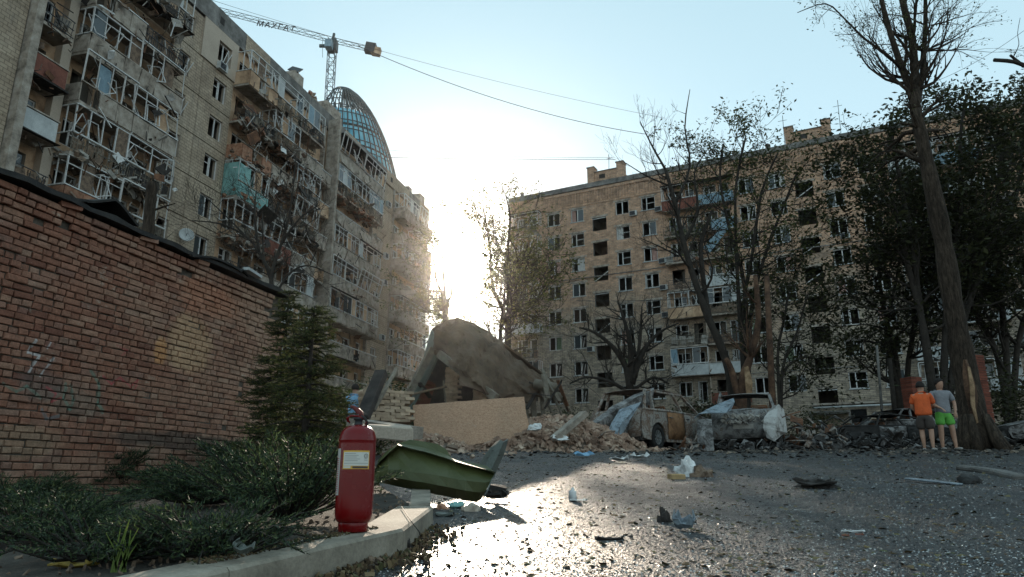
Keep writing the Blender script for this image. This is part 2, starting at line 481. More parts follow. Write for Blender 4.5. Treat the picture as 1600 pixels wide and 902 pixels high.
def frame_mesh(w, h, kind, rng):
    """window frame seen from outside; origin at the opening's lower left corner"""
    m = MB(); t = .075; d = .06
    if kind != 4:
        m.box(0, t, 0, d, 0, h); m.box(t, w - t, 0, d, 0, t)
    if kind in (0, 1, 2, 3): m.box(w - t, w, 0, d, t, h); m.box(t, w - t, 0, d, h - t, h)
    mx = w * (.5 if kind != 3 else .38)
    if w > 1.0: m.box(mx - t * .6, mx + t * .6, -.01, d - .01, t, h - t)
    if kind in (1,):
        m.box(t + .05, t + .10, .012, .05, t + .04, h - t - .04); m.box(mx - .12, mx - .07, .012, .05, t + .04, h - t - .04)
        m.box(t + .10, mx - .12, .012, .05, h * .62, h * .62 + .05)
    if kind == 2:
        a = .45; m.bar((mx + .05, -.05, t + .05), (mx + .05 + .5 * math.sin(a), -.25, h * .8), .05)
        m.bar((mx + .3, -.08, t + .05), (mx + .6, -.3, h * .75), .05)
    if kind == 3: m.bar((mx, .0, h * .5), (w - t, .01, h * .52), .05)
    if kind == 4: m.bar((t, .0, .05), (w * .7, -.1, h * .8), .06); m.box(0, w, 0, d, -.01, t)
    return m.mesh('window_frame_mesh', M['white_frame'])
_fc = {}
def window(parent, x, z, w, h, rng, y=.12, kinds=(0, 0, 1, 2, 3, 4), glassp=.25):
    k = rng.choice(kinds); key = (round(w, 2), round(h, 2), k)
    if key not in _fc: _fc[key] = frame_mesh(w, h, k, rng)
    o = inst('window', _fc[key], parent, (x - w / 2, y, z - h / 2))
    if rng.random() < glassp:
        kk = ('g', round(w, 2), round(h, 2))
        if kk not in _fc:
            m = MB(); m.box(.08, w / 2 - .05, .02, .03, .08, h - .08); _fc[kk] = m.mesh('pane_mesh', M['glass'])
        inst('pane', _fc[kk], o, (0 if rng.random() < .5 else w / 2 - .03, 0, 0))
    return o
def op(x, z, w, h): return (x - w / 2, x + w / 2, z - h / 2, z + h / 2)

ac_white = vary('air_conditioner_white', [(.35, .35, .34), (.55, .55, .53)], 4, .5, .05, 40)
def ac_mesh():
    m = MB(); m.box(0, .8, -.38, -.08, 0, .55); 
    m2 = MB()
    for k in range(14):
        a = 2 * PI * k / 14; m2.bar((.32, -.385, .27), (.32 + .2 * math.cos(a), -.385, .27 + .2 * math.sin(a)), .02)
    m2.box(.02, .62, -.382, -.381, .04, .51)
    return m.mesh('ac_mesh', ac_white), m2.mesh('ac_fan_mesh', M['dark_metal'])
AC, ACF = ac_mesh()
def aircon(parent, x, z):
    o = inst('air_conditioner', AC, parent, (x, 0, z)); inst('fan_grille', ACF, o)
    return o

def litter(rng, x0, x1, y0, y1, z0, z1, n, mats, parent, name='debris', size=(.25, 1.3), plates=.25):
    """broken laths, boards and torn sheet hanging about a balcony"""
    out = {k: MB() for k in mats}
    for _ in range(n):
        m = out[rng.choice(mats)]
        p = Vector((rng.uniform(x0, x1), rng.uniform(y0, y1), z0 + (z1 - z0) * rng.random() ** 1.6))
        L = rng.uniform(*size)
        if rng.random() < plates:
            m.obox(p, (L * .6, rng.uniform(.02, .05), L * rng.uniform(.25, .6)), (rng.uniform(-1, 1), rng.uniform(-.9, .9), rng.uniform(-1, 1)), .05, rng)
        else:
            d = Vector((rng.gauss(0, .8), rng.gauss(0, .45), rng.gauss(0, .8))).normalized() * L
            q = p + d * .5 + Vector((0, 0, -.05)); 
            if rng.random() < .3: m.tube([p - d * .5, p + Vector((rng.uniform(-.15, .15), rng.uniform(-.1, .1), -.12)), q], rng.uniform(.012, .03), 4)
            else: m.bar(p - d * .5, q, rng.uniform(.03, .08), rng.uniform(.02, .05))
    for k, m in out.items():
        if m.v: m.build(name, M[k], parent, kind='stuff')

def balcony(root, xa, xb, zf, prot, par, glz, rng, mess=14, sides=True, panw=1.25, roof=False):
    """projecting balcony: slab, parapet panels, glazing bars, broken litter"""
    m = MB(); m.box(xa, xb, -prot, -.003, zf - .16, zf)
    b = m.build('balcony', M['concrete'], root)
    H = 1.0; y = -prot
    if par in ('concrete', 'blue', 'white', 'rust', 'teal', 'brick', 'tan'):
        mat = {'concrete': M['concrete'], 'blue': M['blue_panel'], 'white': M['white_panel'], 'rust': M['rust_panel'], 'teal': M['teal_panel'], 'brick': M['brick_red'], 'tan': M['plaster_tan']}[par]
        n = max(1, round((xb - xa) / panw)); w = (xb - xa) / n
        for k in range(n):
            if rng.random() < .07: continue
            tx = rng.uniform(-.03, .03) if rng.random() < .8 else rng.uniform(-.25, .25)
            p = MB()
            p.obox((0, 0, H / 2 - .05), (w - .03, .07, H + .10 - rng.uniform(0, .08)), (tx, rng.uniform(-.015, .015), 0), .012, rng)
            o = p.build('panel', mat, b); o.location = (xa + w * (k + .5), y - .045, zf - .02)
        if sides:
            for xx in (xa, xb):
                p = MB(); p.box(xx - .03, xx + .03, -prot, -.01, zf, zf + H - .02); p.build('side_panel', mat, b)
        p = MB(); p.box(xa - .05, xb + .05, y - .11, y + .02, zf + H + .005, zf + H + .065); p.build('rail', M['white_frame'] if rng.random() < .5 else M['concrete'], b)
    elif par in ('bars', 'lattice'):
        p = MB(); x = xa
        while x < xb:
            if rng.random() > .12: p.bar((x, y, zf), (x + rng.gauss(0, .05), y - rng.uniform(0, .1), zf + H * rng.uniform(.75, 1)), .025)
            x += .16
        for zz in (.12, .55, 1.0): p.bar((xa, y, zf + zz), (xb, y + rng.uniform(-.08, .05), zf + zz + rng.uniform(-.05, .05)), .04)
        p.build('railing', M['dark_metal'] if par == 'bars' else M['wood_grey'], b)
        p = MB(); x = xa + .1
        while x < xb - .4:
            w = rng.uniform(.25, .7)
            if rng.random() < .62: p.obox((x + w / 2, y + rng.uniform(0, .08), zf + rng.uniform(.35, .55)), (w, .03, rng.uniform(.5, .95)), (rng.uniform(-.2, .2), rng.uniform(-.15, .15), 0), .06, rng)
            x += w + rng.uniform(0, .25)
        if p.v: p.build('board', rng.choice([M['debris_m'], M['debris_d'], M['wood_grey'], M['debris_l']]), b)
    if glz:
        p = MB(); z0, z1 = zf + H + .07, zf + 2.58; tilt = -.35 if glz == 2 else 0.0; ytop = y - (rng.uniform(.2, .6) if glz == 2 else 0)
        skip = .12 if glz == 1 else .2
        n = max(2, round((xb - xa) / .78)); w = (xb - xa) / n
        for k in range(n + 1):
            if rng.random() < skip and 0 < k < n: continue
            x = xa + w * k; t = .085 if k % 3 == 0 else .055
            p.bar((x, y, z0), (x + tilt + rng.gauss(0, .02), ytop, z1), t, .05)
        p.bar((xa + tilt, ytop, z1), (xb + tilt, ytop + rng.uniform(-.1, .1), z1 + rng.uniform(-.05, .03)), .09, .06)
        p.bar((xa, y, z0), (xb, y, z0), .07, .07)
        if rng.random() < .6: p.bar((xa + tilt * .7, y + (ytop - y) * .7, z0 + 1.08), (xb + tilt * .7, y + (ytop - y) * .7, z0 + 1.08), .05, .05)
        if glz == 1:
            for xx in (xa, xb):
                p.bar((xx, -.05, z0), (xx, -.05, z1), .06); p.bar((xx, -prot, z1), (xx, -.03, z1), .06); p.bar((xx, -prot * .5, z0), (xx, -prot * .5, z1), .05); p.bar((xx, -prot, z0), (xx, -.03, z0), .06)
        for _ in range(rng.randint(1, 3)):     # sashes knocked askew
            k = rng.randrange(n); x = xa + w * (k + .5); c = Vector((x, y - rng.uniform(-.3, .15), (z0 + z1) / 2 - rng.uniform(0, .4)))
            R = Euler((rng.uniform(-.5, .5), rng.uniform(-.5, .5), rng.uniform(-.6, .6))).to_matrix(); hw, hh = w * .42, .6
            cs = [c + R @ Vector(q) for q in ((-hw, 0, -hh), (hw, 0, -hh), (hw, 0, hh), (-hw, 0, hh))]
            for i in range(4): p.bar(cs[i], cs[(i + 1) % 4], .05, .04)
        p.build('glazing_frame', M['white_frame'], b)
        if rng.random() < .7:
            p = MB()
            for k in range(n):
                r = rng.random()
                if r < .16: p.box(xa + w * k + .05, xa + w * (k + 1) - .05, y - .005, y + .005, z0 + .05, z1 - .05)
            if p.v: p.build('pane', M['glass'], b)
            p = MB()
            k = rng.randrange(n); p.box(xa + w * k + .05, xa + w * (k + 1) - .05, y - .012, y + .012, z0 + .05, z1 - .05)
            p.build('infill_panel', rng.choice([M['white_panel'], M['plaster_tan'], M['plaster_tan'], M['debris_m'], M['blue_panel']]), b)
    if roof:
        p = MB(); p.obox(((xa + xb) / 2, -prot / 2 - .1, zf + 2.68), (xb - xa + .2, prot + .3, .05), (.06, rng.uniform(-.01, .01), 0), .05, rng); p.build('awning', M['debris_d'], b)
    if mess:
        litter(rng, xa, xb, -prot - .15, -.2, zf - .1, zf + 1.7, int(mess), ['debris_m', 'debris_d', 'debris_l', 'wood_grey'], b)
        litter(rng, xa, xb, -prot - .25, -prot, zf - .7, zf + .2, int(mess * .4), ['debris_m', 'debris_d', 'rust'], b, size=(.2, .8), plates=.1)
    return b

# --- the long shattered panel block on the left
rl = random.Random(41)
LB = thing('apartment_building', 'grey panel apartment block on the left, its balconies shattered and twisted by a blast', 'apartment building', (-19.9, 43.2, 0), math.radians(74.9))
LZ = [28.85 - 2.8 * k for k in range(11)]
ROOF_L = 31.2
ops = []; oth = []
bays = {'A': (-14.1, -12.2), 'B': (-11.4, -4.6), 'D': (1.3, 13.4), 'E': (14.4, 23.3), 'G': (28.2, 36.2)}
for zc in LZ[:10]:
    for x in (-3.5,): ops.append(op(x, zc, .95, 1.5))
    ops.append(op(0.0, zc, 1.35, 1.5)); ops.append(op(25.2, zc, 1.3, 1.5))
    for a, b in ((-14.1, -11.8), (-11.4, -8.0), (-8.0, -4.6), (1.4, 5.3), (5.3, 9.2), (9.2, 13.2), (14.5, 18.8), (18.8, 23.2), (28.3, 32.2), (32.2, 36.0)):
        c = (a + b) / 2; z = zc
        if b - a < 3: oth.append((c - .6, c + .5, z - .75, z + .7))
        else:
            oth.append((a + .5, a + 1.9, z - .7, z + .72)); oth.append((b - 1.35, b - .5, z - 1.5, z + .72))
# wall behind: tan plaster in the balcony bays, tiled panels in the flat bays
zb = 0.0
m_t, m_p, m_rev, m_in = MB(), MB(), MB(), MB()
for a, b in ((-14.1, -4.6), (1.3, 23.4), (28.1, 37.0)): wall_cells(m_p, a, b, zb, ROOF_L, [o for o in oth if a <= o[0] < b], .16)
for o in oth: reveal(m_rev, o, .16, .42); room(m_in, o, .42)
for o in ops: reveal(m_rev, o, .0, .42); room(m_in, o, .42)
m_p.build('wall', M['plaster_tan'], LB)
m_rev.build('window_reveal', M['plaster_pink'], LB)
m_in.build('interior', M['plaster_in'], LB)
# panels of the flat bays: each storey two wall panels with open joints
def panel_col(x0, x1, zc, mat, ops_, holes, name='wall_panel', y=0.0):
    z0, z1 = zc - 1.365, zc + 1.375
    xs = [x0, x1]
    m = MB(); wall_cells(m, x0 + .02, x1 - .02, z0, z1, holes, y)
    # thickness at the joints
    m.quad((x0 + .02, y + .14, z0), (x1 - .02, y + .14, z0), (x1 - .02, y, z0), (x0 + .02, y, z0))
    m.quad((x0 + .02, y, z1), (x1 - .02, y, z1), (x1 - .02, y + .14, z1), (x0 + .02, y + .14, z1))
    m.quad((x0 + .02, y + .14, z0), (x0 + .02, y, z0), (x0 + .02, y, z1), (x0 + .02, y + .14, z1))
    m.quad((x1 - .02, y, z0), (x1 - .02, y + .14, z0), (x1 - .02, y + .14, z1), (x1 - .02, y, z1))
    m.build(name, mat, LB)
for a_, b_, f_ in ((-4.6, 1.3, lambda o: o[0] < 2), (23.4, 28.1, lambda o: o[0] > 20)):
    back = MB(); wall_cells(back, a_, b_, zb, ROOF_L, [o for o in ops if f_(o)], .15); back.build('joint_filler', M['bitumen'], LB)
for zc in LZ[:10]:
    panel_col(-4.6, -1.9, zc, M['tile_panel'], None, [o for o in ops if abs((o[2] + o[3]) / 2 - zc) < .1 and o[0] < -2])
    panel_col(-1.9, 1.3, zc, M['tile_panel'], None, [o for o in ops if abs((o[2] + o[3]) / 2 - zc) < .1 and -1 < o[0] < 2])
    panel_col(23.4, 28.1, zc, M['tile_panel'], None, [o for o in ops if abs((o[2] + o[3]) / 2 - zc) < .1 and o[0] > 20])
    # thin string course between storeys
    window(LB, 0.0, zc, 1.35, 1.5, rl, .14, (0, 0, 1, 2)); window(LB, 25.2, zc, 1.3, 1.5, rl, .14, (0, 1)); window(LB, -3.5, zc, .95, 1.5, rl, .14, (0, 0, 2))
for o in oth:
    w, h = o[1] - o[0], o[3] - o[2]
    if rl.random() < .8: window(LB, (o[0] + o[1]) / 2, (o[2] + o[3]) / 2, w, h, rl, .26, (0, 1, 2, 3, 4), .2)
# insulated beige patch round the top window
m = MB(); pz = LZ[0]
wall_cells(m, -2.25, 1.35, pz - 1.4, pz + 1.7, [op(0, pz, 1.35, 1.5)], -.09)
reveal(m, op(0, pz, 1.35, 1.5), -.09, 0.02)
m.quad((-2.25, 0, pz - 1.4), (-2.25, -.09, pz - 1.4), (-2.25, -.09, pz + 1.7), (-2.25, 0, pz + 1.7))
m.quad((-2.25, 0, pz - 1.4), (1.35, 0, pz - 1.4), (1.35, -.09, pz - 1.4), (-2.25, -.09, pz - 1.4))
m.build('insulation_panel', M['plaster_pink'], LB)
aircon(LB, -.7, pz - 1.45)
for k in (0, 2, 3, 5, 7): aircon(LB, 26.1, LZ[k] - 1.1)
# parapet of the roof, one slab per bay, with joints
x = -22.0
while x < 37.9:
    w = min(3.0, 38.0 - x); m = MB(); m.box(x + .015, x + w - .015, -.10, .25, ROOF_L - .85 + rl.uniform(0, .02), ROOF_L + .62)
    m.build('parapet_panel', M['tile_panel'] if rl.random() < .5 else M['concrete_d'], LB); x += w
m = MB(); x = -22.0
m.box(-22, 38, .12, 13.5, ROOF_L - .3, ROOF_L)
m.box(37.6, 38.0, .02, 13.5, 0, ROOF_L + .6)       # end wall
m.box(-22, 37.6, 13.2, 13.5, 0, ROOF_L - .3)
m.build('roof', M['concrete_d'], LB)
m = MB()
for xx, zz in ((-.9, ROOF_L + .05), (27, ROOF_L + .1)): m.box(xx, xx + .45, -.115, -.101, zz - .45, zz + .05)
m.build('vent_hole_plate', M['debris_d'], LB)  # dark plates on the parapet stand for shaded openings
# thick fins / piers between bays
for xx, w, pr, mat in ((-14.55, .42, 1.45, 'concrete'), (-12.0, .55, .28, 'plaster_pink'), (13.35, .2, .2, 'concrete'), (37.0, .6, .2, 'concrete'), (23.25, .2, .15, 'concrete'), (28.0, .2, .15, 'concrete')):
    m = MB(); m.box(xx, xx + w, -pr, -.015 + .17, 0, ROOF_L - .86); m.build('pier', M[mat], LB)
m = MB(); m.box(13.95, 14.25, -1.25, -.1, 0, ROOF_L - .05); m.build('pier', M['concrete'], LB)
# tiled blank wall left of the fin
for zc in LZ[:10]:
    m = MB(); m.box(-22, -14.6, -1.0, .1, zc - 1.38, zc + 1.40); m.build('wall_panel', M['tile_panel'], LB)
# balconies, storey by storey (parapet kind, glazing) as they stand in the photograph
def row(bay, k, specs, prot=1.2):
    a, b = bay; n = len(specs); w = (b - a) / n
    for i, (par, gl, mess) in enumerate(specs):
        balcony(LB, a + w * i + .02, a + w * (i + 1) - .02, LZ[k] - 1.55, prot, par, gl, rl, mess, roof=(rl.random() < .25))
A, B, D1, E1, G1 = bays['A'], bays['B'], (1.3, 11.6), bays['E'], bays['G']
for k in range(10):
    row((-14.05, -12.25), k, [(['rust', 'bars', 'bars', 'rust', 'white', 'bars', 'brick', 'bars', 'concrete', 'bars'][k], 0, 12)])
Bs = {0: [('bars', 0, 22), ('bars', 1, 20)], 1: [('concrete', 0, 10), ('bars', 0, 26)], 2: [('concrete', 1, 10), ('concrete', 2, 10)], 3: [('concrete', 2, 10), ('concrete', 2, 12)],
      4: [('lattice', 1, 24), ('lattice', 1, 26)], 5: [('brick', 1, 22), ('lattice', 2, 26)], 6: [('brick', 1, 16), ('brick', 0, 16)], 7: [('concrete', 1, 10), ('bars', 0, 10)], 8: [('concrete', 0, 6), ('concrete', 1, 6)], 9: [('brick', 0, 3), ('concrete', 0, 3)]}
Ds = {0: [('tan', 1, 14), ('lattice', 1, 22), ('bars', 1, 20)], 1: [('bars', 0, 34), ('lattice', 1, 34), ('concrete', 0, 30)], 2: [('brick', 0, 40), ('concrete', 0, 34), ('bars', 1, 30)], 3: [('teal', 1, 14), ('bars', 0, 34), ('lattice', 2, 34)],
      4: [('lattice', 1, 18), ('rust', 2, 28), ('concrete', 0, 26)], 5: [('bars', 0, 22), ('concrete', 0, 18), ('concrete', 1, 18)], 6: [('rust', 0, 16), ('brick', 0, 18), ('concrete', 1, 14)],
      7: [('brick', 0, 14), ('concrete', 0, 12), ('bars', 1, 14)], 8: [('concrete', 0, 8), ('concrete', 1, 8), ('concrete', 0, 8)], 9: [('concrete', 0, 4)] * 3}
Es = {0: [('concrete', 2, 14), ('concrete', 2, 14)], 1: [('lattice', 1, 14), ('lattice', 1, 14)], 2: [('concrete', 0, 16), ('concrete', 0, 12)], 3: [('concrete', 1, 12), ('concrete', 1, 14)], 4: [('concrete', 2, 8), ('concrete', 2, 8)],
      5: [('concrete', 1, 8), ('concrete', 1, 10)], 6: [('concrete', 0, 6), ('concrete', 0, 6)], 7: [('concrete', 0, 4), ('concrete', 0, 4)], 8: [('concrete', 0, 4)] * 2, 9: [('concrete', 0, 3)] * 2}
Gs = {k: [('concrete', 1 if k % 2 == 0 else 0, 9), ('concrete', 1 if k % 3 else 2, 9)] for k in range(10)}
for k in range(10):
    row(B, k, Bs[k]); row(D1, k, Ds[k]); row(E1, k, Es[k]); row(G1, k, Gs[k])
    if k: balcony(LB, 11.64, 13.56, LZ[k] - 1.55, .9, 'concrete' if k % 2 else 'tan', 0, rl, 6)
# burst masonry between the storeys of the worst hit bay
def chunkheap(rng, x0, x1, z0, z1, n, mats, y0=-1.3, y1=.1, s=(.12, .4)):
    d = {k: MB() for k in mats}
    for _ in range(n):
        d[rng.choice(mats)].obox((rng.uniform(x0, x1), rng.uniform(y0, y1), rng.uniform(z0, z1)), (rng.uniform(*s) * 1.5, rng.uniform(*s), rng.uniform(*s) * .6), (rng.uniform(-.7, .7), rng.uniform(-.7, .7), rng.uniform(-.7, .7)), .03, rng)
    for k, m in d.items(): m.build('rubble', M[k], LB, kind='stuff')
for k in range(8):
    litter(rl, -11.4, -4.6, -1.7, -.3, LZ[k] - 2.0, LZ[k] + .8, 34, ['debris_m', 'debris_d', 'rust', 'wood_grey', 'debris_l', 'white_frame'], LB, size=(.3, 1.5), plates=.2)
    litter(rl, 14.5, 23.2, -1.6, -.3, LZ[k] - 1.9, LZ[k] + .6, 26, ['debris_m', 'debris_d', 'rust', 'wood_grey'], LB, size=(.3, 1.3), plates=.2)
for k in (1, 2, 3, 4):
    chunkheap(rl, 1.3, 9.5, LZ[k] - 1.9, LZ[k] - 1.2, 110, ['brick_red', 'debris_m', 'debris_l'])
    litter(rl, 1.3, 11, -1.9, -.1, LZ[k] - 2.3, LZ[k] + .9, 110, ['rust', 'debris_m', 'debris_d', 'white_frame'], LB, size=(.4, 1.9), plates=.15)
chunkheap(rl, -11.4, -4.8, LZ[4] - 1.9, LZ[4] - 1.3, 90, ['debris_m', 'debris_l'])
chunkheap(rl, 14.6, 23, LZ[1] - 1.9, LZ[1] - 1.4, 90, ['debris_m', 'brick_red'])
# teal cladding of the fourth balcony: side and front sheets
zt = LZ[3] - 1.55
m = MB(); m.box(1.24, 1.28, -1.2, -.05, zt + .1, zt + 2.35); m.box(1.3, 2.5, -1.27, -1.235, zt + 1.1, zt + 2.3); m.box(3.4, 5.2, -.35, -.3, zt + .9, zt + 2.4); m.build('teal_cladding', M['teal_panel'], LB)
# roof stack with a fallen sheet, satellite dish, corner post
m = MB(); m.box(8.6, 9.9, .1, 1.2, ROOF_L, ROOF_L + 1.75); m.box(14.6, 17.2, .6, 2.4, ROOF_L, ROOF_L + 2.4); m.box(36.0, 37.4, .3, 2, ROOF_L, ROOF_L + 2.0); m.box(32.6, 33.5, .3, 1.3, ROOF_L, ROOF_L + 1.5); m.build('roof_stack', M['concrete'], LB)
m = MB(); m.obox((9.2, .5, ROOF_L + 2.2), (1.3, .9, .08), (.3, -.75, .2)); m.build('torn_roof_sheet', M['dark_metal'], LB)
chunkheap(rl, 10.6, 11.8, ROOF_L + .5, ROOF_L + 1.2, 22, ['brick_red', 'plaster_pink'], -.1, .8)
m = MB(); prof = [(0.0, 0), (.2, .02), (.36, .07), (.45, .13), (.44, .14), (.35, .085), (.2, .035), (0, .015)]
m.lathe(prof, 20); dish = m.build('satellite_dish', M['white_panel'], LB); dish.location = (-1.95, -.45, 14.95); dish.rotation_euler = (math.radians(78), 0, math.radians(-42))
m = MB(); m.bar((0, 0, 0), (0, 0, .35), .03); m.bar((0, 0, -.02), (0, .1, -.4), .05); m.build('dish_arm', M['dark_metal'], dish)

# --- the brick block across the courtyard
rr = random.Random(77)
RB = thing('apartment_building', 'brown brick apartment block facing the courtyard behind the trees, its windows blown out', 'apartment building', (30.7, 62.9, 0), math.radians(-27))
RZ = [29.15 - 2.87 * k for k in range(8)]
ROOF_R = 32.7; ZB = 3.2
PER = 21.1
XR = 27.5
ops = []; stair = []; oth = []
regs = [-29.15, -26.25, -21.0, -18.1, -8.0, -5.05, 0.0, 2.95, 13.1, 16.05, 21.1, 24.0]
for zc in RZ:
    for x in regs: ops.append(op(x, zc, 1.5, 1.5))
    for x in (-23.65, -2.6, 18.5): stair.append(op(x, zc - 1.42, 1.62, 1.55))
    for a, b in ((-34.2, -30.8), (-16.4, -12.7), (-12.7, -9.2), (4.7, 8.4), (8.4, 11.9)):
        oth.append((a + .45, a + 1.75, zc - .7, zc + .75)); oth.append((b - 1.4, b - .5, zc - 1.4, zc + .75))
low = [(x - .6, x + .6, 4.9, 6.3) for x in (-21, -13.8, -10, 2.95, 13.1, 16)] + [(-.9, .35, 4.3, 6.5), (-26.6, -25.5, 4.5, 6.4), (-24.2, -23.2, 4.3, 6.4)]
m = MB(); wall_cells(m, -34.7, XR, ZB, ROOF_R, ops + stair + oth + low, 0.0)
m.quad((-34.7, 14, ZB), (-34.7, 0, ZB), (-34.7, 0, ROOF_R), (-34.7, 14, ROOF_R))
m.quad((XR, 0, ZB), (XR, 14, ZB), (XR, 14, ROOF_R), (XR, 0, ROOF_R)); m.quad((XR, 14, ZB), (-34.7, 14, ZB), (-34.7, 14, ROOF_R), (XR, 14, ROOF_R))
m.build('wall', M['facade_brick'], RB)
m = MB(); mi = MB()
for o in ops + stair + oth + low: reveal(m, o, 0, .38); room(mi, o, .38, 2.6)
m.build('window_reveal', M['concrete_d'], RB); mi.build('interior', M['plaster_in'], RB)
for i, o in enumerate(ops):
    window(RB, (o[0] + o[1]) / 2, (o[2] + o[3]) / 2, 1.5, 1.5, rr, .12, (0, 0, 0, 1, 3, 2), .22)
sill = MB(); sill.box(-.85, .85, -.09, .15, -.08, 0); SM = sill.mesh('sill_mesh', M['white_panel'])
lint = MB(); lint.box(-1.0, 1.0, -.012, .05, 0, .22); LM = lint.mesh('lintel_mesh', M['concrete'])
for o in ops:
    if rr.random() < .8: inst('sill', SM, RB, ((o[0] + o[1]) / 2, 0, o[2]))
    inst('lintel', LM, RB, ((o[0] + o[1]) / 2, 0, o[3] + .003))
for o in stair:
    inst('lintel', LM, RB, ((o[0] + o[1]) / 2, 0, o[3] + .003))
    c = MB(); r = rr.random()
    if r < .35: c.bar((o[0], .1, o[2]), (o[1], .05, o[2] + 1.0), .07); c.build('broken_frame', M['white_frame'], RB)
    elif r < .6: c.bar((o[0], .05, o[3] - .15), (o[1], .05, o[3] - .1), .06); c.build('broken_frame', M['white_frame'], RB)
for o in oth:
    if rr.random() < .75: window(RB, (o[0] + o[1]) / 2, (o[2] + o[3]) / 2, o[1] - o[0], o[3] - o[2], rr, .12, (0, 0, 1, 3), .3)
for o in low[:6]: window(RB, (o[0] + o[1]) / 2, (o[2] + o[3]) / 2, 1.2, 1.4, rr, .12, (0,), .6)
# ribbed band of standing bricks below the cornice
m = MB(); x = -30.4
while x < XR: m.box(x, x + .15, -.10, .0 - .002, 30.42, 31.75); x += .33
m.build('ribbed_band', M['facade_brick'], RB, kind='stuff')
m = MB(); m.box(-34.8, XR, -.14, -.003, 31.75, 32.05); m.box(-30.4, XR, -.07, -.004, 30.18, 30.40); m.build('corbel_course', M['facade_brick'], RB)
m = MB(); m.box(-34.85, XR, -.20, .5, ROOF_R - .55, ROOF_R + .02); m.build('cornice', M['concrete_d'], RB)
m = MB(); m.box(-34.7, XR, .02, 14, ROOF_R - .6, ROOF_R - .3); m.build('roof', M['bitumen'], RB)
for z, a, b in ((10.2, -34.5, -16.5), (10.2, -9.0, 4.5), (10.2, 12.2, XR), (21.75, -30.4, -16.6), (21.75, -9, 4.5), (21.75, 12.2, XR)):
    m = MB(); m.box(a, b, -.05, -.003, z, z + .09); m.build('string_course', M['concrete_d'], RB)
m = MB(); m.box(-4, 5, -.35, -.03, 6.95, 7.12); m.box(-22, -17, -.3, -.03, 6.9, 7.05); m.build('ledge', M['concrete'], RB)
m = MB(); m.tube([(-4, -.5, 6.72), (5, -.5, 6.75)], .09, 8); m.tube([(-3.6, -1.6, 6.1), (-.9, -1.6, 6.12)], .06, 6); m.build('pipe', M['white_panel'], RB)
m = MB(); m.box(-4.2, -.95, -1.9, -.05, 6.15, 6.3)
for xx in (-4.1, -1.05): m.box(xx, xx + .14, -1.85, -1.7, 4.0, 6.15)
m.build('entrance_canopy', M['concrete_d'], RB)
m = MB(); x = -.9
while x < .36: m.bar((x, -.02, 4.3), (x, -.02, 6.5), .03); x += .12
for zz in (4.4, 5.0, 5.6, 6.2): m.bar((-.9, -.02, zz), (.36, -.02, zz), .03)
m.build('door_grille', M['dark_metal'], RB)
# stair head boxes on the roof
for x in (-24.6, -3.5, 17.6):
    m = MB(); m.box(x, x + 3.5, .3, 3.5, ROOF_R - .02, ROOF_R + 1.35); m.box(x - .35, x + .45, .1, 1.1, ROOF_R - .02, ROOF_R + 1.95); m.box(x + 3.1, x + 3.9, .1, 1.1, ROOF_R - .02, ROOF_R + 1.95)
    h = m.build('stair_head', M['facade_brick'], RB)
    m = MB(); m.box(x - .42, x + .52, .03, 1.2, ROOF_R + 1.95, ROOF_R + 2.05); m.box(x + 3.0, x + 3.97, .03, 1.2, ROOF_R + 1.95, ROOF_R + 2.05); m.box(x + .45, x + 3.1, .2, 3.6, ROOF_R + 1.35, ROOF_R + 1.42); m.build('capping', M['concrete_d'], h)
    m = MB(); m.box(x + 1.0, x + 1.7, .28, .3, ROOF_R + .5, ROOF_R + 1.0); m.build('vent_hole_plate', M['debris_d'], h)  # dark plate on the wall stands for a shaded opening
for x, h in ((-22.7, 3.6), (-4.0, 3.8), (1.2, 4.2), (8.3, 3.2)):
    m = MB(); m.bar((x, 1, ROOF_R - .3), (x + .1, 1, ROOF_R + h), .05); m.bar((x - .4, 1, ROOF_R + h * .85), (x + .45, 1, ROOF_R + h * .85), .03); m.build('antenna', M['dark_metal'], RB)
for x in (-33.4, -8.9, -5.6): 
    m = MB(); m.lathe([(0, ROOF_R + .9), (.3, ROOF_R + .7), (.22, ROOF_R + .6), (.2, ROOF_R - .1)], 8, (x, .6, 0)); m.build('roof_vent', M['concrete_d'], RB)
# bays of balconies
Lp = [('rust', 1), ('bars', 0), ('bars', 0), ('bars', 0), ('tan', 1), ('lattice', 0), ('white', 1), ('none', 0)]
Rp = [('blue', 0), ('blue', 0), ('none', 0), ('white', 0), ('lattice', 1), ('bars', 0), ('white', 0), ('rust', 0)]
for k, zc in enumerate(RZ):
    zf = zc - 1.55
    for (a, b), (par, gl) in (((-16.35, -12.75), Lp[k]), ((-12.65, -9.2), Rp[k]), ((-34.3, -30.7), [('lattice', 1), ('concrete', 1), ('bars', 0), ('lattice', 1), ('white', 0), ('bars', 0), ('lattice', 1), ('concrete', 0)][k]),
                              ((4.75, 8.35), [('white', 1), ('bars', 1), ('white', 0), ('bars', 1)][k % 4]), ((8.45, 11.9), [('blue', 1), ('white', 0), ('bars', 0), ('white', 1)][k % 4])):
        balcony(RB, a, b, zf, 1.0, par, gl, rr, 14 if a > -20 else 8, roof=(k == 0))
    m = MB(); m.box(-12.72, -12.68, -1.0, -.02, zf, zf + 2.5); m.build('partition', M['plaster_pink'], RB)
curt = [vary('curtain_white', [(.45, .44, .42), (.62, .60, .57)], 6, .9, .2, 30), vary('curtain_pink', [(.35, .20, .17), (.5, .33, .28)], 6, .9, .2, 30), vary('curtain_green', [(.10, .13, .08), (.2, .24, .15)], 6, .9, .2, 30)]
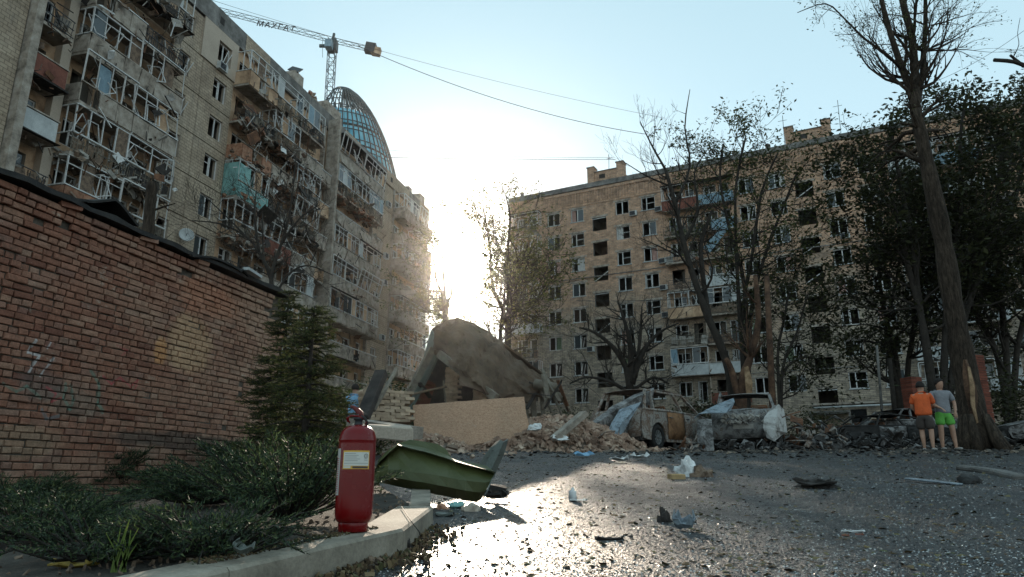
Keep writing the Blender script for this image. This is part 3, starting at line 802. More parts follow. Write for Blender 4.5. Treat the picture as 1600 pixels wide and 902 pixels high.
def curtain(root, o, rng, y=.3):
    x0, x1, z0, z1 = o; w = (x1 - x0) * rng.uniform(.25, .6); a = x0 if rng.random() < .5 else x1 - w; m = MB()
    m.sheet([[(a + w * i / 8, y + .05 * (i % 2) + .01 * j, z1 - (z1 - z0) * rng.uniform(.9, 1.0) * j / 2) for i in range(9)] for j in range(3)], .004); m.build('curtain', rng.choice(curt), root)
for o in ops:
    if rr.random() < .28: curtain(RB, o, rr)
for k in range(46):
    o = rr.choice(ops + stair); st_ = MB(); w = rr.uniform(.25, .9); x = rr.uniform(o[0], o[1] - w * .5); L_s = rr.uniform(.3, 1.1)
m = MB(); m.obox((-11.0, -1.35, RZ[2] + .3), (3.1, .06, .75), (.2, -.85, .1), .05, rr); m.build('hanging_sheet', M['blue_panel'], RB)
for x, k in ((-17.3, 0), (-17.2, 2), (-17.25, 3), (-25.4, 5), (-17.2, 4), (.05, 2), (-20.1, 0), (2.4, 5), (3.7, 1)): aircon(RB, x, RZ[k] - 1.25)
# ------------------------------------------------------------------ brick garage at the left
rw = random.Random(9)
GL = (-5.19, 7.5); GA = math.radians(74.9)
gdir = Vector((math.cos(GA), math.sin(GA), 0)); gin = Vector((-math.sin(GA), math.cos(GA), 0))
def gpx(px, py):
    """photo pixel -> (along wall, height) on the garage wall"""
    r = ray(px, py); o = Vector((GL[0], GL[1], 0)); c = Vector((0, 0, CAM_Z))
    k = (o - c).dot(gin) / r.dot(gin); p = c + r * k
    return (p - o).dot(gdir), p.z
def garage_brick():
    t = NT('brick_garage')
    isl = t.n.new('ShaderNodeNewGeometry').outputs['Random Per Island']
    rnd = t.math('FRACT', t.math('ADD', t.rnd(), isl))
    col = t.ramp(rnd, [(0, (.17, .07, .048)), (.2, (.26, .115, .075)), (.4, (.29, .14, .095)), (.6, (.24, .105, .07)), (.78, (.32, .175, .12)), (.92, (.21, .10, .075)), (1, (.35, .21, .15))])
    def lin(v):
        n = t.n.new('ShaderNodeVectorMath'); n.operation = 'DOT_PRODUCT'; t.l.new(t.pos, n.inputs[0]); n.inputs[1].default_value = v; return n.outputs['Value']
    u = t.math('SUBTRACT', lin(gdir), GL[0] * gdir.x + GL[1] * gdir.y); z = lin((0, 0, 1))
    cmb = t.n.new('ShaderNodeCombineXYZ'); t.l.new(u, cmb.inputs[0]); t.l.new(z, cmb.inputs[1]); P = cmb.outputs[0]
    wob = t.noise(9, 3, .6); big = t.noise(1.3, 5, .7); big2 = t.noise(.9, 5, .7, t.scale(t.pos, (1, 1, 2)))
    # paler, dustier brick low down and to the right
    f = t.math('ADD', t.math('MULTIPLY', u, .10), t.math('SUBTRACT', big2, .35))
    col = t.mix(t.ramp(f, [(.25, 0.0), (.75, .65)]), col, (.40, .27, .19))
    lowf = t.math('ADD', t.math('MULTIPLY', z, -.42), t.math('ADD', big, .1))
    col = t.mix(t.math('MULTIPLY', t.ramp(t.noise(2.4, 6, .8), [(.56, 0.0), (.70, 1.0)]), .55), col, (.07, .055, .045))
    col = t.mix(t.math('MULTIPLY', t.ramp(t.noise(3.3, 6, .8, t.scale(t.pos, (1, 1, 1.6))), [(.60, 0.0), (.70, 1.0)]), .6), col, (.42, .36, .29))
    col = t.mix(t.ramp(lowf, [(.22, 0.0), (.5, .55)]), col, (.34, .235, .17))
    def blob(px, py, ru, rz_, c, amt, edge=.35):
        nonlocal col
        a, b = gpx(px, py)
        n = t.n.new('ShaderNodeMapping'); n.vector_type = 'POINT'; t.l.new(P, n.inputs[0])
        n.inputs['Location'].default_value = (-a / ru, -b / rz_, 0); n.inputs['Scale'].default_value = (1 / ru, 1 / rz_, 1)
        L = t.n.new('ShaderNodeVectorMath'); L.operation = 'LENGTH'; t.l.new(n.outputs[0], L.inputs[0])
        d = t.math('ADD', L.outputs['Value'], t.math('MULTIPLY', t.math('SUBTRACT', big, .5), 1.6))
        col = t.mix(t.math('MULTIPLY', t.ramp(d, [(1 - edge, 1.0), (1 + edge, 0.0)]), amt), col, c)
    blob(300, 540, .55, .42, (.52, .33, .19), .6); blob(248, 548, .12, .22, (.62, .30, .12), .6); blob(330, 470, .8, .3, (.46, .19, .11), .45)
    blob(60, 600, .35, .2, (.10, .10, .10), .4); blob(120, 630, .5, .2, (.16, .17, .14), .35); blob(280, 690, 1.4, .14, (.05, .045, .04), .7); blob(30, 690, .6, .2, (.33, .24, .16), .5)
    def stroke(pts, w, c, amt):
        nonlocal col
        for (ax, ay), (bx, by) in zip(pts[:-1], pts[1:]):
            a = Vector((*gpx(ax, ay), 0)); b = Vector((*gpx(bx, by), 0)); ab = b - a; L2 = ab.length_squared
            s = t.n.new('ShaderNodeVectorMath'); s.operation = 'SUBTRACT'; t.l.new(P, s.inputs[0]); s.inputs[1].default_value = a
            dt_ = t.n.new('ShaderNodeVectorMath'); dt_.operation = 'DOT_PRODUCT'; t.l.new(s.outputs[0], dt_.inputs[0]); dt_.inputs[1].default_value = ab / L2
            h = t.math('ADD', dt_.outputs['Value'], 0.0, True)
            sc = t.n.new('ShaderNodeVectorMath'); sc.operation = 'SCALE'; sc.inputs[0].default_value = ab; t.l.new(h, sc.inputs['Scale'])
            s2 = t.n.new('ShaderNodeVectorMath'); s2.operation = 'SUBTRACT'; t.l.new(s.outputs[0], s2.inputs[0]); t.l.new(sc.outputs[0], s2.inputs[1])
            L = t.n.new('ShaderNodeVectorMath'); L.operation = 'LENGTH'; t.l.new(s2.outputs[0], L.inputs[0])
            d = t.math('ADD', L.outputs['Value'], t.math('MULTIPLY', t.math('SUBTRACT', wob, .5), .03))
            col = t.mix(t.math('MULTIPLY', t.ramp(d, [(w * .6, 1.0), (w * 1.2, 0.0)]), amt), col, c)
    wh = (.55, .53, .52)
    stroke([(52, 532), (40, 551), (58, 556), (42, 582)], .016, wh, .7); stroke([(75, 536), (70, 545)], .014, wh, .6); stroke([(80, 560), (60, 588)], .014, wh, .6)
    gr = (.12, .22, .17)
    stroke([(100, 600), (96, 622), (106, 640), (112, 625), (108, 602)], .02, gr, .5); stroke([(140, 580), (152, 600), (150, 630), (158, 645)], .022, gr, .55)
    stroke([(2, 600), (22, 612), (40, 604), (60, 622)], .02, gr, .45); stroke([(62, 640), (70, 655), (90, 650)], .02, (.10, .19, .22), .4)
    rd = (.42, .07, .08)
    stroke([(158, 588), (172, 600), (185, 590), (200, 605), (214, 592), (206, 610)], .013, rd, .55); stroke([(70, 605), (84, 615), (78, 628), (92, 622)], .013, rd, .5)
    stroke([(180, 540), (196, 548), (188, 556)], .012, rd, .35)
    fine = t.noise(55, 5, .75)
    col = t.mix(1, col, t.ramp(t.math('ADD', t.math('MULTIPLY', fine, .5), t.math('MULTIPLY', t.noise(11, 5, .75), .5)), [(.34, .5), (.64, 1.35)]), 'MULTIPLY')
    return t.done(col, .9, 0, t.bump(t.math('ADD', fine, t.noise(14, 4, .6)), .6, .008), .25)
M['garage_brick'] = garage_brick()
M['mortar'] = vary('mortar_dark', [(.05, .04, .032), (.13, .105, .085)], 5, .95, .5, 50)
GB = thing('brick_garage', 'low red brick garage wall with graffiti traces and a rough tar roof edge', 'garage', (GL[0], GL[1], 0), GA)
X0, X1, ZT = -2.4, 4.64, 3.50
m = MB(); m.box(X0, X1 - .02, .0, .24, -.1, ZT); m.box(X1 - .26, X1 - .02, .24, 4.0, -.1, ZT); m.build('mortar_core', M['mortar'], GB)
def brick_mesh(w, h, d, rng):
    m = MB(); c = .007; j = lambda s=.003: rng.uniform(-s, s)
    v = []
    for sx, sz in ((-1, -1), (1, -1), (1, 1), (-1, 1)): v.append((sx * w / 2 + j(), d, sz * h / 2 + j()))
    for sx, sz in ((-1, -1), (1, -1), (1, 1), (-1, 1)): v.append((sx * w / 2 + j(.005), c * 1.2, sz * h / 2 + j(.004)))
    for sx, sz in ((-1, -1), (1, -1), (1, 1), (-1, 1)): v.append((sx * (w / 2 - c * rng.uniform(.5, 1.8)), j(.002), sz * (h / 2 - c * rng.uniform(.5, 1.6))))
    v.append((j(.03), -rng.uniform(-.002, .005), j(.01)))
    f = []
    for k in range(4):
        n = (k + 1) % 4
        f += [(k, n, 4 + n, 4 + k), (4 + k, 4 + n, 8 + n, 8 + k), (8 + k, 8 + n, 12)]
    m.add(v, f); return m
STR = [brick_mesh(.232, .065, .05, rw) for _ in range(9)]; HDR = [brick_mesh(.108, .065, .05, rw) for _ in range(7)]
STRm = [b.mesh('brick_mesh', M['garage_brick']) for b in STR]; HDRm = [b.mesh('brick_mesh', M['garage_brick']) for b in HDR]
cand = []
nrow = int((ZT - 0.02) / .0765)
for r in range(nrow):
    z = .06 + r * .0765
    proj_ = 0.0
    if r >= nrow - 1: proj_ = .06
    elif r >= nrow - 2: proj_ = .045
    elif r >= nrow - 3: proj_ = .03
    elif r == nrow - 5: proj_ = .02
    x = X0 + rw.uniform(-.2, 0)
    xe = X1 - (.38 if proj_ > .01 else 0)
    while x < xe - .05:
        s = rw.random() < (.34 if r % 2 else .52)
        w = .232 if s else .108
        if x + w > xe: w = max(.06, xe - x); 
        miss = rw.random() < (.003 if z < 3.1 else .02)
        cand.append((x + w / 2, z, s, w, proj_, miss)); x += w + rw.uniform(.010, .020)
def bdist(c):
    p = Vector((GL[0], GL[1], 0)) + gdir * c[0]; p.z = c[1]
    inv = 0 if c[0] > -.9 else 40
    return (p - Vector((0, 0, CAM_Z))).length + inv
vis = sorted([c for c in cand if not c[5]], key=bdist)
near = set(id(c) for c in vis[:298])
st = MB()
for c in cand:
    x, z, s, w, pj, miss = c
    if miss: continue
    k = rw.randrange(9) if s else rw.randrange(7)
    full = w in (.232, .108)
    off = -.028 - pj + rw.gauss(0, .006) + (rw.uniform(.004, .02) if rw.random() < .06 else 0)
    sx = 1 if full else w / (.232 if s else .108)
    if id(c) in near:
        inst('brick', (STRm if s else HDRm)[k], GB, (x, off, z + rw.gauss(0, .003)), (0, rw.gauss(0, .010), rw.gauss(0, .02)), (sx, 1, 1))
    else:
        src = (STR if s else HDR)[k]; dz = rw.gauss(0, .0015)
        st.add([(p[0] * sx + x, p[1] + off, p[2] + z + dz) for p in src.v], src.f)
# return wall bricks at the corner
for r in range(nrow):
    z = .06 + r * .0765; y = .0 + (.13 if r % 2 else 0)
    while y < 3.9:
        st.add([(X1 - .02 - (p[1] - .0) + .03, y + .12 + p[0], p[2] + z) for p in STR[r % 9].v], [tuple(reversed(f)) for f in STR[r % 9].f]); y += .26
st.build('brick', M['garage_brick'], GB, kind='stuff', label='the remaining bricks of the wall, further along')
# tar roof edge: ragged overlapping sheets
def ragged(x0, x1, z, y0, y1, amp, name='roof_edge', lift=None, n=26, th=.03):
    rows_ = []
    for j, yy in enumerate((y0, (y0 * .6 + y1 * .4), y1)):
        row_ = []
        for i in range(n + 1):
            x = x0 + (x1 - x0) * i / n
            zz = z + amp * mnoise.noise(Vector((x * 2.3, j * 1.3, z))) - (.02 if j == 0 else 0) + .05 * j
            if lift: zz += lift(x, j)
            row_.append((x, yy + (.05 * mnoise.noise(Vector((x * 3.1, 4, 1))) if j == 0 else 0), zz))
        rows_.append(row_)
    m = MB(); m.sheet(rows_, th); return m.build(name, M['bitumen'], GB)
ragged(X0, X1 + .12, ZT + .03, -.16, 4.0, .035, th=.05)
ragged(X0, 1.9, ZT + .075, -.13, 1.2, .05, 'roof_felt')
ragged(1.6, X1 + .08, ZT + .085, -.12, 1.6, .06, 'roof_felt')
ragged(.25, 1.1, ZT + .10, -.17, .9, .03, 'roof_felt', lambda x, j: (.17 - .38 * abs(x - .68) ** .9 if abs(x - .68) < .42 else 0) * (1 - .25 * j), 16)
ragged(2.1, 3.4, ZT + .02, -.20, 1.0, .02, 'lifted_roof_sheet', lambda x, j: .10 * math.sin(max(0, (x - 2.1)) / 1.3 * PI) - .02 + (.06 if x > 3.2 else 0), 20)
m = MB(); m.obox((3.42, -.22, ZT + .11), (.42, .10, .045), (0, .05, .1)); m.build('sheet_flashing', M['white_panel'], GB)
for xx in (.15, 1.35, 2.4): 
    m = MB(); m.obox((xx, -.09, ZT - .02), (.24, .09, .06), (rw.uniform(-.1, .1), rw.uniform(-.1, .1), rw.uniform(-.3, .3)), .008, rw); m.build('loose_brick', M['garage_brick'], GB)

# ------------------------------------------------------------------ planter bed, kerb
KT = .115
def kp(px, py): return ongr(px, py, KT)
front = [kp(360, 887), kp(631, 826), kp(677, 791)]
d0 = (front[1] - front[0]).normalized()
front = [front[0] - d0 * 2.2] + front
kwid = .21
def offs(poly, w):
    out = []
    for i, p in enumerate(poly):
        a = (poly[i] - poly[i - 1]).normalized() if i else (poly[1] - poly[0]).normalized()
        b = (poly[i + 1] - poly[i]).normalized() if i < len(poly) - 1 else a
        na = Vector((-a.y, a.x, 0)).normalized(); nb = Vector((-b.y, b.x, 0)).normalized(); n = (na + nb).normalized()
        out.append(p + n * (w / max(.35, n.dot(na))))
    return out
backl = offs(front, kwid)
KB = thing('kerb', 'pale concrete kerb stones of the planting bed, under the fire extinguisher', 'kerb', tuple(front[2]))
KB['kind'] = 'structure'
del KB['label'], KB['category']
M['kerb'] = vary('kerb_concrete', [(.13, .108, .085), (.25, .215, .17), (.38, .33, .265)], 4, .85, .5, 60, dist=.006, fine=.2)
def kerb_stone(a, b, c, d):
    o = Vector(front[2]); m = MB()
    def ch(p, dz): return Vector((p.x, p.y, g(0, p.y) + dz)) - o
    cz = KT
    n = (d - a).normalized() * .012
    A = [ch(a, -.12), ch(b, -.12), ch(c, -.12), ch(d, -.12), ch(a, cz - .012), ch(b, cz - .012), ch(c, cz - .006), ch(d, cz - .006), ch(a + n, cz), ch(b + n, cz), ch(c - n, cz), ch(d - n, cz)]
    m.add(A, [(0, 1, 5, 4), (1, 2, 6, 5), (2, 3, 7, 6), (3, 0, 4, 7), (4, 5, 9, 8), (5, 6, 10, 9), (6, 7, 11, 10), (7, 4, 8, 11), (8, 9, 10, 11)])
    return m.build('kerb_stone', M['kerb'], KB)
def lerp(a, b, t): return a + (b - a) * t
for i in range(len(front) - 1):
    n = max(1, round((front[i + 1] - front[i]).length / .95)) if i != 2 else 1
    for k in range(n):
        e = .004
        t0, t1 = k / n + (e if k else 0), (k + 1) / n - (e if k < n - 1 else 0)
        kerb_stone(lerp(front[i], front[i + 1], t0), lerp(front[i], front[i + 1], t1 - .002), lerp(backl[i], backl[i + 1], t1 - .002), lerp(backl[i], backl[i + 1], t0))
# the stone behind the corner, turned back along the bed
q = [kp(640, 789), kp(672, 787), kp(664, 766), kp(634, 766)]
kerb_stone(q[0] + Vector((0, .02, 0)), q[1] + Vector((0, .02, 0)), q[2] + Vector((-.02, .5, 0)), q[3] + Vector((-.02, .5, 0)))
def bed_edge(y):
    pts = [(backl[0].x, backl[0].y), (backl[1].x, backl[1].y), (backl[2].x, backl[2].y), (backl[3].x + .05, backl[3].y + .3), (-.95, 5.6), (-2.2, 9.5), (-3.2, 13.5), (-6.0, 18)]
    if y <= pts[0][1]: return pts[0][0] + (y - pts[0][1]) * (pts[1][0] - pts[0][0]) / (pts[1][1] - pts[0][1])
    for (xa, ya), (xb, yb) in zip(pts[:-1], pts[1:]):
        if y <= yb: return xa + (xb - xa) * (y - ya) / (yb - ya)
    return pts[-1][0]
def soil_z(x, y):
    e = bed_edge(y); t = min(1, max(0, (e - x) / 2.4))
    lo = .02 + .030 * y; hi = .015 + .07 * y - .015
    return hi * (1 - t) + lo * t + .02 * mnoise.noise(Vector((x * 2, y * 2, 0)))
rows_ = []
for i in range(90):
    y = 1.2 + i * .19; e = bed_edge(y) - .005
    rows_.append([(e - (11 + e) * (j / 60) ** 1.5 if True else 0, y, (soil_z(e - (11 + e) * (j / 60) ** 1.5, y) if j else g(0, y) + .09)) for j in range(61)])
m = MB(); m.sheet([list(reversed(r)) for r in rows_], smooth=True); m.build('planting_bed', M['soil'], kind='structure')

# ------------------------------------------------------------------ fire extinguisher
base = kp(551, 831); base = Vector((base.x, base.y, g(0, base.y) + KT + .001))
def red_paint():
    t = NT('paint_red_gloss')
    sc = t.noise(60, 4, .8); n = t.noise(7, 5, .7)
    col = t.mix(t.ramp(n, [(.35, 0.0), (.7, .5)]), (.17, .003, .004), (.12, .002, .003))
    scr = t.ramp(t.noise(1.0, 5, .8, t.scale(t.obj(), (90, 90, 14))), [(.68, 0.0), (.74, .5)]); col = t.mix(scr, col, (.22, .10, .08)); col = t.mix(t.ramp(t.noise(9, 5, .8), [(.60, 0.0), (.80, .35)]), col, (.16, .12, .09)); col = t.mix(t.ramp(sc, [(.68, 0.0), (.74, .7)]), col, (.10, .05, .04))
    dust = t.noise(2.5, 5, .7)
    r = t.ramp(dust, [(.35, .16), (.7, .34)])
    return t.done(col, r, 0, t.bump(sc, .10, .002), .35)
M['red'] = red_paint()
FE = thing('fire_extinguisher', 'red fire extinguisher with a white and yellow label standing on the kerb', 'fire extinguisher', tuple(base))
m = MB()
prof = [(.0, .036), (.058, .034), (.070, .042), (.0765, .054), (.080, .07), (.0803, .10), (.0803, .365), (.0803, .376), (.0815, .379), (.0815, .384), (.0803, .387), (.079, .400), (.072, .420), (.058, .436), (.038, .446), (.020, .450), (.0, .451)]
m.lathe(prof, 64); m.build('cylinder', M['red'], FE)
m = MB(); m.lathe([(.060, .0), (.063, .002), (.063, .034), (.060, .045), (.055, .045), (.055, .0), (.060, 0)], 48); m.build('foot_ring', M['red'], FE)
m = MB(); m.lathe([(.020, .448), (.021, .452), (.017, .456), (.017, .470), (.023, .472), (.023, .480), (.014, .484), (.014, .497), (0, .498)], 20)
m.build('valve', M['dark_metal'], FE)
m = MB(); m.tube([(-.045, -.01, .462), (-.05, -.015, .478), (-.03, -.018, .489), (0, -.016, .486), (.025, -.014, .478), (.038, -.01, .462), (.03, 0, .452)], .0045, 8)
m.tube([(-.042, .015, .460), (-.05, .012, .47), (-.044, -.01, .482)], .004, 8); m.build('carry_loop', M['red'], FE, kind='stuff')
darkred = vary('paint_red_worn', [(.06, .010, .009), (.16, .018, .015)], 20, .5, .1, 60)
m = MB(); m.tube([(.010, 0, .480), (.004, 0, .500), (-.010, 0, .516), (-.030, 0, .529), (-.040, 0, .531)], [.014, .0155, .012, .008, .005], 10); m.build('lever', darkred, FE)
m = MB(); m.tube([(.012, -.012, .487), (.030, -.016, .478), (.040, -.006, .458), (.036, 0, .440)], .006, 8); m.build('nozzle', M['bitumen'], FE)
view = math.atan2(-base.y, -base.x)           # direction from the bottle to the camera
def patch(a0, a1, z0, z1, r, mat, name, n=14, parent=FE):
    m = MB(); vs = []
    for zz in (z0, z1):
        for i in range(n + 1):
            a = view + (a0 + (a1 - a0) * i / n); vs.append((r * math.cos(a), r * math.sin(a), zz))
    m.add(vs, [(i, i + 1, n + 2 + i, n + 1 + i) for i in range(n)], True)
    return m.build(name, mat, parent)
lab_w = plain('label_white', (.62, .60, .55), .45); lab_y = plain('label_yellow', (.66, .36, .05), .45); ink = plain('label_ink', (.07, .05, .05), .6); ink2 = plain('label_ink_grey', (.32, .29, .27), .6)
R0 = .0803
LB_ = patch(-.78, .72, .258, .336, R0 + .0006, lab_y, 'label')
patch(-.73, .67, .272, .329, R0 + .0011, lab_w, 'label_field', parent=LB_)
patch(-.73, -.30, .262, .270, R0 + .0011, lab_w, 'label_strip', parent=LB_)
patch(-.20, .64, .2615, .2695, R0 + .0015, ink, 'label_line', parent=LB_)
for zz, a, b in ((.322, -.66, -.05), (.314, -.66, .10), (.307, -.66, .0), (.299, -.66, .18), (.292, -.66, .05), (.281, -.68, .62)):
    patch(a, b, zz, zz + .0022, R0 + .0015, ink2, 'label_line', 8, LB_)
m = MB(); a0 = view + .50
for k in range(10):
    a = 2 * PI * k / 10; b = 2 * PI * (k + .62) / 10
    def cp(t, rr_): 
        aa = a0 + rr_ * math.cos(t) / R0; return ((R0 + .0016) * math.cos(aa), (R0 + .0016) * math.sin(aa), .313 + rr_ * math.sin(t))
    m.quad(cp(a, .0065), cp(b, .0065), cp(b, .0100), cp(a, .0100))
m.quad(cp(0, .003), cp(PI / 2, .003), cp(PI, .003), cp(-PI / 2, .003))
m.build('emblem', ink, LB_, kind='stuff')
for zz in (.300, .294): patch(.40, .60, zz, zz + .0016, R0 + .0015, ink2, 'label_line', 4, LB_)
S_ = patch(-1.62, -1.02, .150, .345, R0 + .0006, plain('label_side', (.45, .42, .40), .5), 'side_label')
for k in range(17): patch(-1.50, -1.12, .158 + k * .009, .161 + k * .009, R0 + .0012, plain('label_red', (.32, .05, .05), .5) if k == 0 else bpy.data.materials['label_red'], 'label_line', 5, S_)

# ------------------------------------------------------------------ bent green sheet and its bracket
ry = random.Random(3)
M['brick_tan'] = vary('brick_tan', [(.22, .15, .10), (.36, .26, .18), (.44, .34, .25)], 4, .9, .4, 50, rand=.3)
M['green'] = vary('paint_olive', [(.032, .037, .008), (.052, .058, .015), (.07, .076, .026)], 3, .5, .15, 60, spec=.4, fine=.12)
M['grey_sheet'] = vary('sheet_grey_green', [(.07, .08, .07), (.14, .155, .14)], 4, .5, .15, 50, metal=.2)
top = [(586, 735), (592, 718), (606, 704), (622, 693), (640, 687), (662, 690), (684, 694), (697, 702), (706, 716), (722, 720), (742, 724), (760, 728), (772, 737)]
rib = [(586, 738), (593, 722), (608, 708), (622, 695), (642, 701), (664, 706), (684, 712), (700, 717), (712, 721), (726, 725), (744, 730), (760, 734), (773, 740)]
mid = [(584, 746), (592, 739), (607, 734), (624, 734), (644, 738), (664, 740), (684, 743), (700, 746), (714, 749), (728, 751), (744, 753), (757, 754), (767, 752)]
bot = [(585, 752), (594, 755), (608, 757), (624, 761), (644, 765), (662, 768), (682, 773), (698, 776), (712, 779), (724, 782), (736, 784), (745, 785), (752, 780)]
rows_ = []
def P2(pts, yy, f): return [at(px, py, yy - f * math.sin(PI * i / (len(pts) - 1)) * .12 - i * .02 + .02 * mnoise.noise(Vector((i, yy * 3, 0)))) for i, (px, py) in enumerate(pts)]
def mid2(a, b, t): return [((p[0] * (1 - t) + q_[0] * t), (p[1] * (1 - t) + q_[1] * t)) for p, q_ in zip(a, b)]
rows_ = [P2(top, 5.66, .3), P2(mid2(top, rib, .6), 5.64, .5), P2(rib, 5.585, .8), P2(mid2(rib, mid, .12), 5.66, .8), P2(mid2(rib, mid, .55), 5.60, 1), P2(mid, 5.52, 1.1), P2(mid2(mid, bot, .5), 5.50, 1.0), P2(bot, 5.60, .8)]
for rw_ in rows_:
    for i in range(len(rw_)): rw_[i] = rw_[i] + Vector((0, .03 * mnoise.noise(Vector((i * .7, rw_[i].z * 9, 5))), 0))
m = MB(); m.sheet(rows_, .012, False); gs = m.build('bent_metal_sheet', M['green'])
tag(gs, 'large crumpled olive green metal sheet lying behind the kerb corner', 'metal sheet')

m = MB()
m.sheet([[at(748, 727, 6.1), at(757, 712, 6.1), at(766, 700, 6.1), at(775, 690, 6.1)], [at(757, 728, 6.0), at(768, 708, 6.0), at(776, 694, 6.0), at(782, 687, 6.0)],
         [at(766, 738, 5.95), at(776, 716, 5.95), at(782, 702, 5.95), at(787, 691, 5.95)], [at(771, 748, 6.05), at(781, 724, 6.05), at(789, 706, 6.05), at(794, 687, 6.05)]], .01)
br = m.build('metal_bracket', M['grey_sheet']); tag(br, 'grey green channel bracket with torn top, propped right of the olive sheet', 'metal bracket')
m = MB()
for px, py in ((762, 716), (770, 705), (780, 712)): m.lathe([(0, 0), (.010, 0), (.010, .004), (0, .005)], 8, tuple(at(px, py, 5.9)))
m.build('rivet', M['debris_d'], br, kind='stuff')
m = MB(); m.sheet([[at(757, 775, 5.2), at(764, 760, 5.25), at(771, 744, 5.35)], [at(753, 785, 5.2), at(760, 768, 5.2), at(768, 748, 5.3)]], .006); o = m.build('bent_strip', M['grey_sheet']); tag(o, 'narrow pale metal strip hanging off the right corner of the olive sheet', 'metal strip')

# ------------------------------------------------------------------ chipboard, collapsed roof, masonry
def osb():
    t = NT('chipboard')
    v = t.voronoi(34, t.scale(t.pos, (1, 1, 2.2)), 'Color'); n = t.noise(1.2, 5, .7); f = t.noise(40, 4, .8)
    col = t.ramp(v, [(.1, (.32, .18, .115)), (.5, (.43, .255, .165)), (.9, (.52, .34, .23))])
    col = t.mix(t.ramp(n, [(.45, 0.0), (.75, .5)]), col, (.26, .18, .125))
    col = t.mix(t.ramp(t.noise(2.6, 5, .8), [(.62, 0.0), (.72, .45)]), col, (.50, .40, .33))
    return t.done(col, .85, 0, t.bump(f, .3, .01), .3)
M['osb'] = osb()
yb = 17.6
outl = [(645, 633), (700, 629), (760, 624), (819, 620), (822, 645), (828, 670), (824, 677), (806, 682), (790, 689), (770, 690), (745, 694), (722, 697), (700, 700), (672, 700), (655, 704), (650, 702), (647, 670)]
m = MB(); pts = [at(px, py, yb + (704 - py) * .006) for px, py in outl]; m.poly(pts[::-1], .035, (0, -1, 0)); o = m.build('chipboard_panel', M['osb'])
tag(o, 'big tan chipboard panel standing upright in front of the collapsed hut', 'board')
M['tarp'] = vary('roof_sheet_brown', [(.05, .032, .022), (.095, .064, .044), (.15, .105, .075)], 1.3, .85, .5, 9, fine=.2, spec=.15, dist=.04)
TH = thing('collapsed_hut', 'collapsed hut with a buckled brown sheet roof draped over broken posts, left of centre', 'hut', tuple(gpt(735, 22)))
th = Vector(TH.location)
def A_(px, py, y): return at(px, py, y) - th
def wave(i, j, s=.06): return Vector((0, s * mnoise.noise(Vector((i * .9, j * 1.3, 2))), s * .6 * mnoise.noise(Vector((i * .7, j, 9)))))
T0 = [(676, 518, 23.2), (692, 506, 23), (715, 500, 22.8), (738, 508, 22.8), (762, 520, 23), (784, 537, 23.2), (800, 556, 23.3), (822, 572, 23.3), (846, 587, 23.4), (874, 606, 23.6)]
T1 = [(676, 528, 22.4), (692, 520, 22), (714, 517, 21.6), (738, 526, 21.6), (762, 540, 21.8), (784, 556, 22), (802, 573, 22.3), (822, 585, 22.5), (846, 597, 22.9), (872, 609, 23.4)]
T2 = [(677, 545, 21.6), (692, 546, 21.2), (712, 550, 20.8), (736, 562, 20.6), (758, 574, 20.7), (780, 586, 21.0), (800, 594, 21.4), (822, 600, 21.9), (845, 605, 22.4), (868, 612, 23.0)]
T3 = [(680, 552, 21.3), (694, 558, 20.8), (714, 575, 20.2), (735, 592, 19.9), (756, 608, 19.8), (776, 619, 20.0), (798, 619, 20.6), (820, 618, 21.2), (840, 615, 21.9), (862, 616, 22.7)]
rows_ = []
for j, T in enumerate((T0, T1, T2, T3)): rows_.append([A_(*p) + wave(i, j, .16) + Vector((0, .12 * (-1) ** i * (j in (1, 2)), 0)) + Vector((0, -.16 * (i % 2) if j == 2 else 0, 0)) for i, p in enumerate(T)])
def refine(R_, ku, kv, amp, fold, seed):
    """finer grid with sharp creases and dents"""
    m_, n_ = len(R_), len(R_[0]); out = []
    for a in range((m_ - 1) * kv + 1):
        i = min(m_ - 2, a // kv); u = a / kv - i; row_ = []
        for b in range((n_ - 1) * ku + 1):
            j = min(n_ - 2, b // ku); v = b / ku - j
            p = R_[i][j] * (1 - u) * (1 - v) + R_[i + 1][j] * u * (1 - v) + R_[i][j + 1] * (1 - u) * v + R_[i + 1][j + 1] * u * v
            q = Vector((b * .35, a * .3, seed)); w = abs(mnoise.noise(Vector((b * .22 + a * .10, a * .05, seed + 3)))) * fold
            row_.append(p + Vector((amp * .4 * mnoise.noise(q), -w + amp * mnoise.noise(q * 2.1), amp * .5 * mnoise.noise(q + Vector((9, 0, 0))))))
        out.append(row_)
    return out
fine_ = refine(rows_, 5, 6, .10, .55, 1)
for j in range(len(fine_[-1])): fine_[-1][j] = fine_[-1][j] + Vector((0, 0, ry.uniform(-.12, .05)))
m = MB(); m.sheet(fine_, .03, False); o = m.build('roof_sheet', M['tarp'], TH)
rb_ = random.Random(88)
for k in range(16):      # snapped boards and laths sticking out of the heap
    px = rb_.choice((rb_.uniform(640, 700), rb_.uniform(790, 880))); py = rb_.uniform(600, 640) if px > 700 else rb_.uniform(560, 640)
    a = A_(px, py, rb_.uniform(20.3, 22.3)); dv = Vector((rb_.gauss(0, .8), rb_.gauss(0, .3), rb_.uniform(-.2, 1))).normalized() * rb_.uniform(.5, 1.5)
    m = MB(); m.bar(a - dv * .5, a + dv * .5, rb_.uniform(.06, .2), rb_.uniform(.025, .05)); m.build('board', rb_.choice([M['wood_grey'], M['debris_d'], M['rust'], M['debris_m']]), TH)
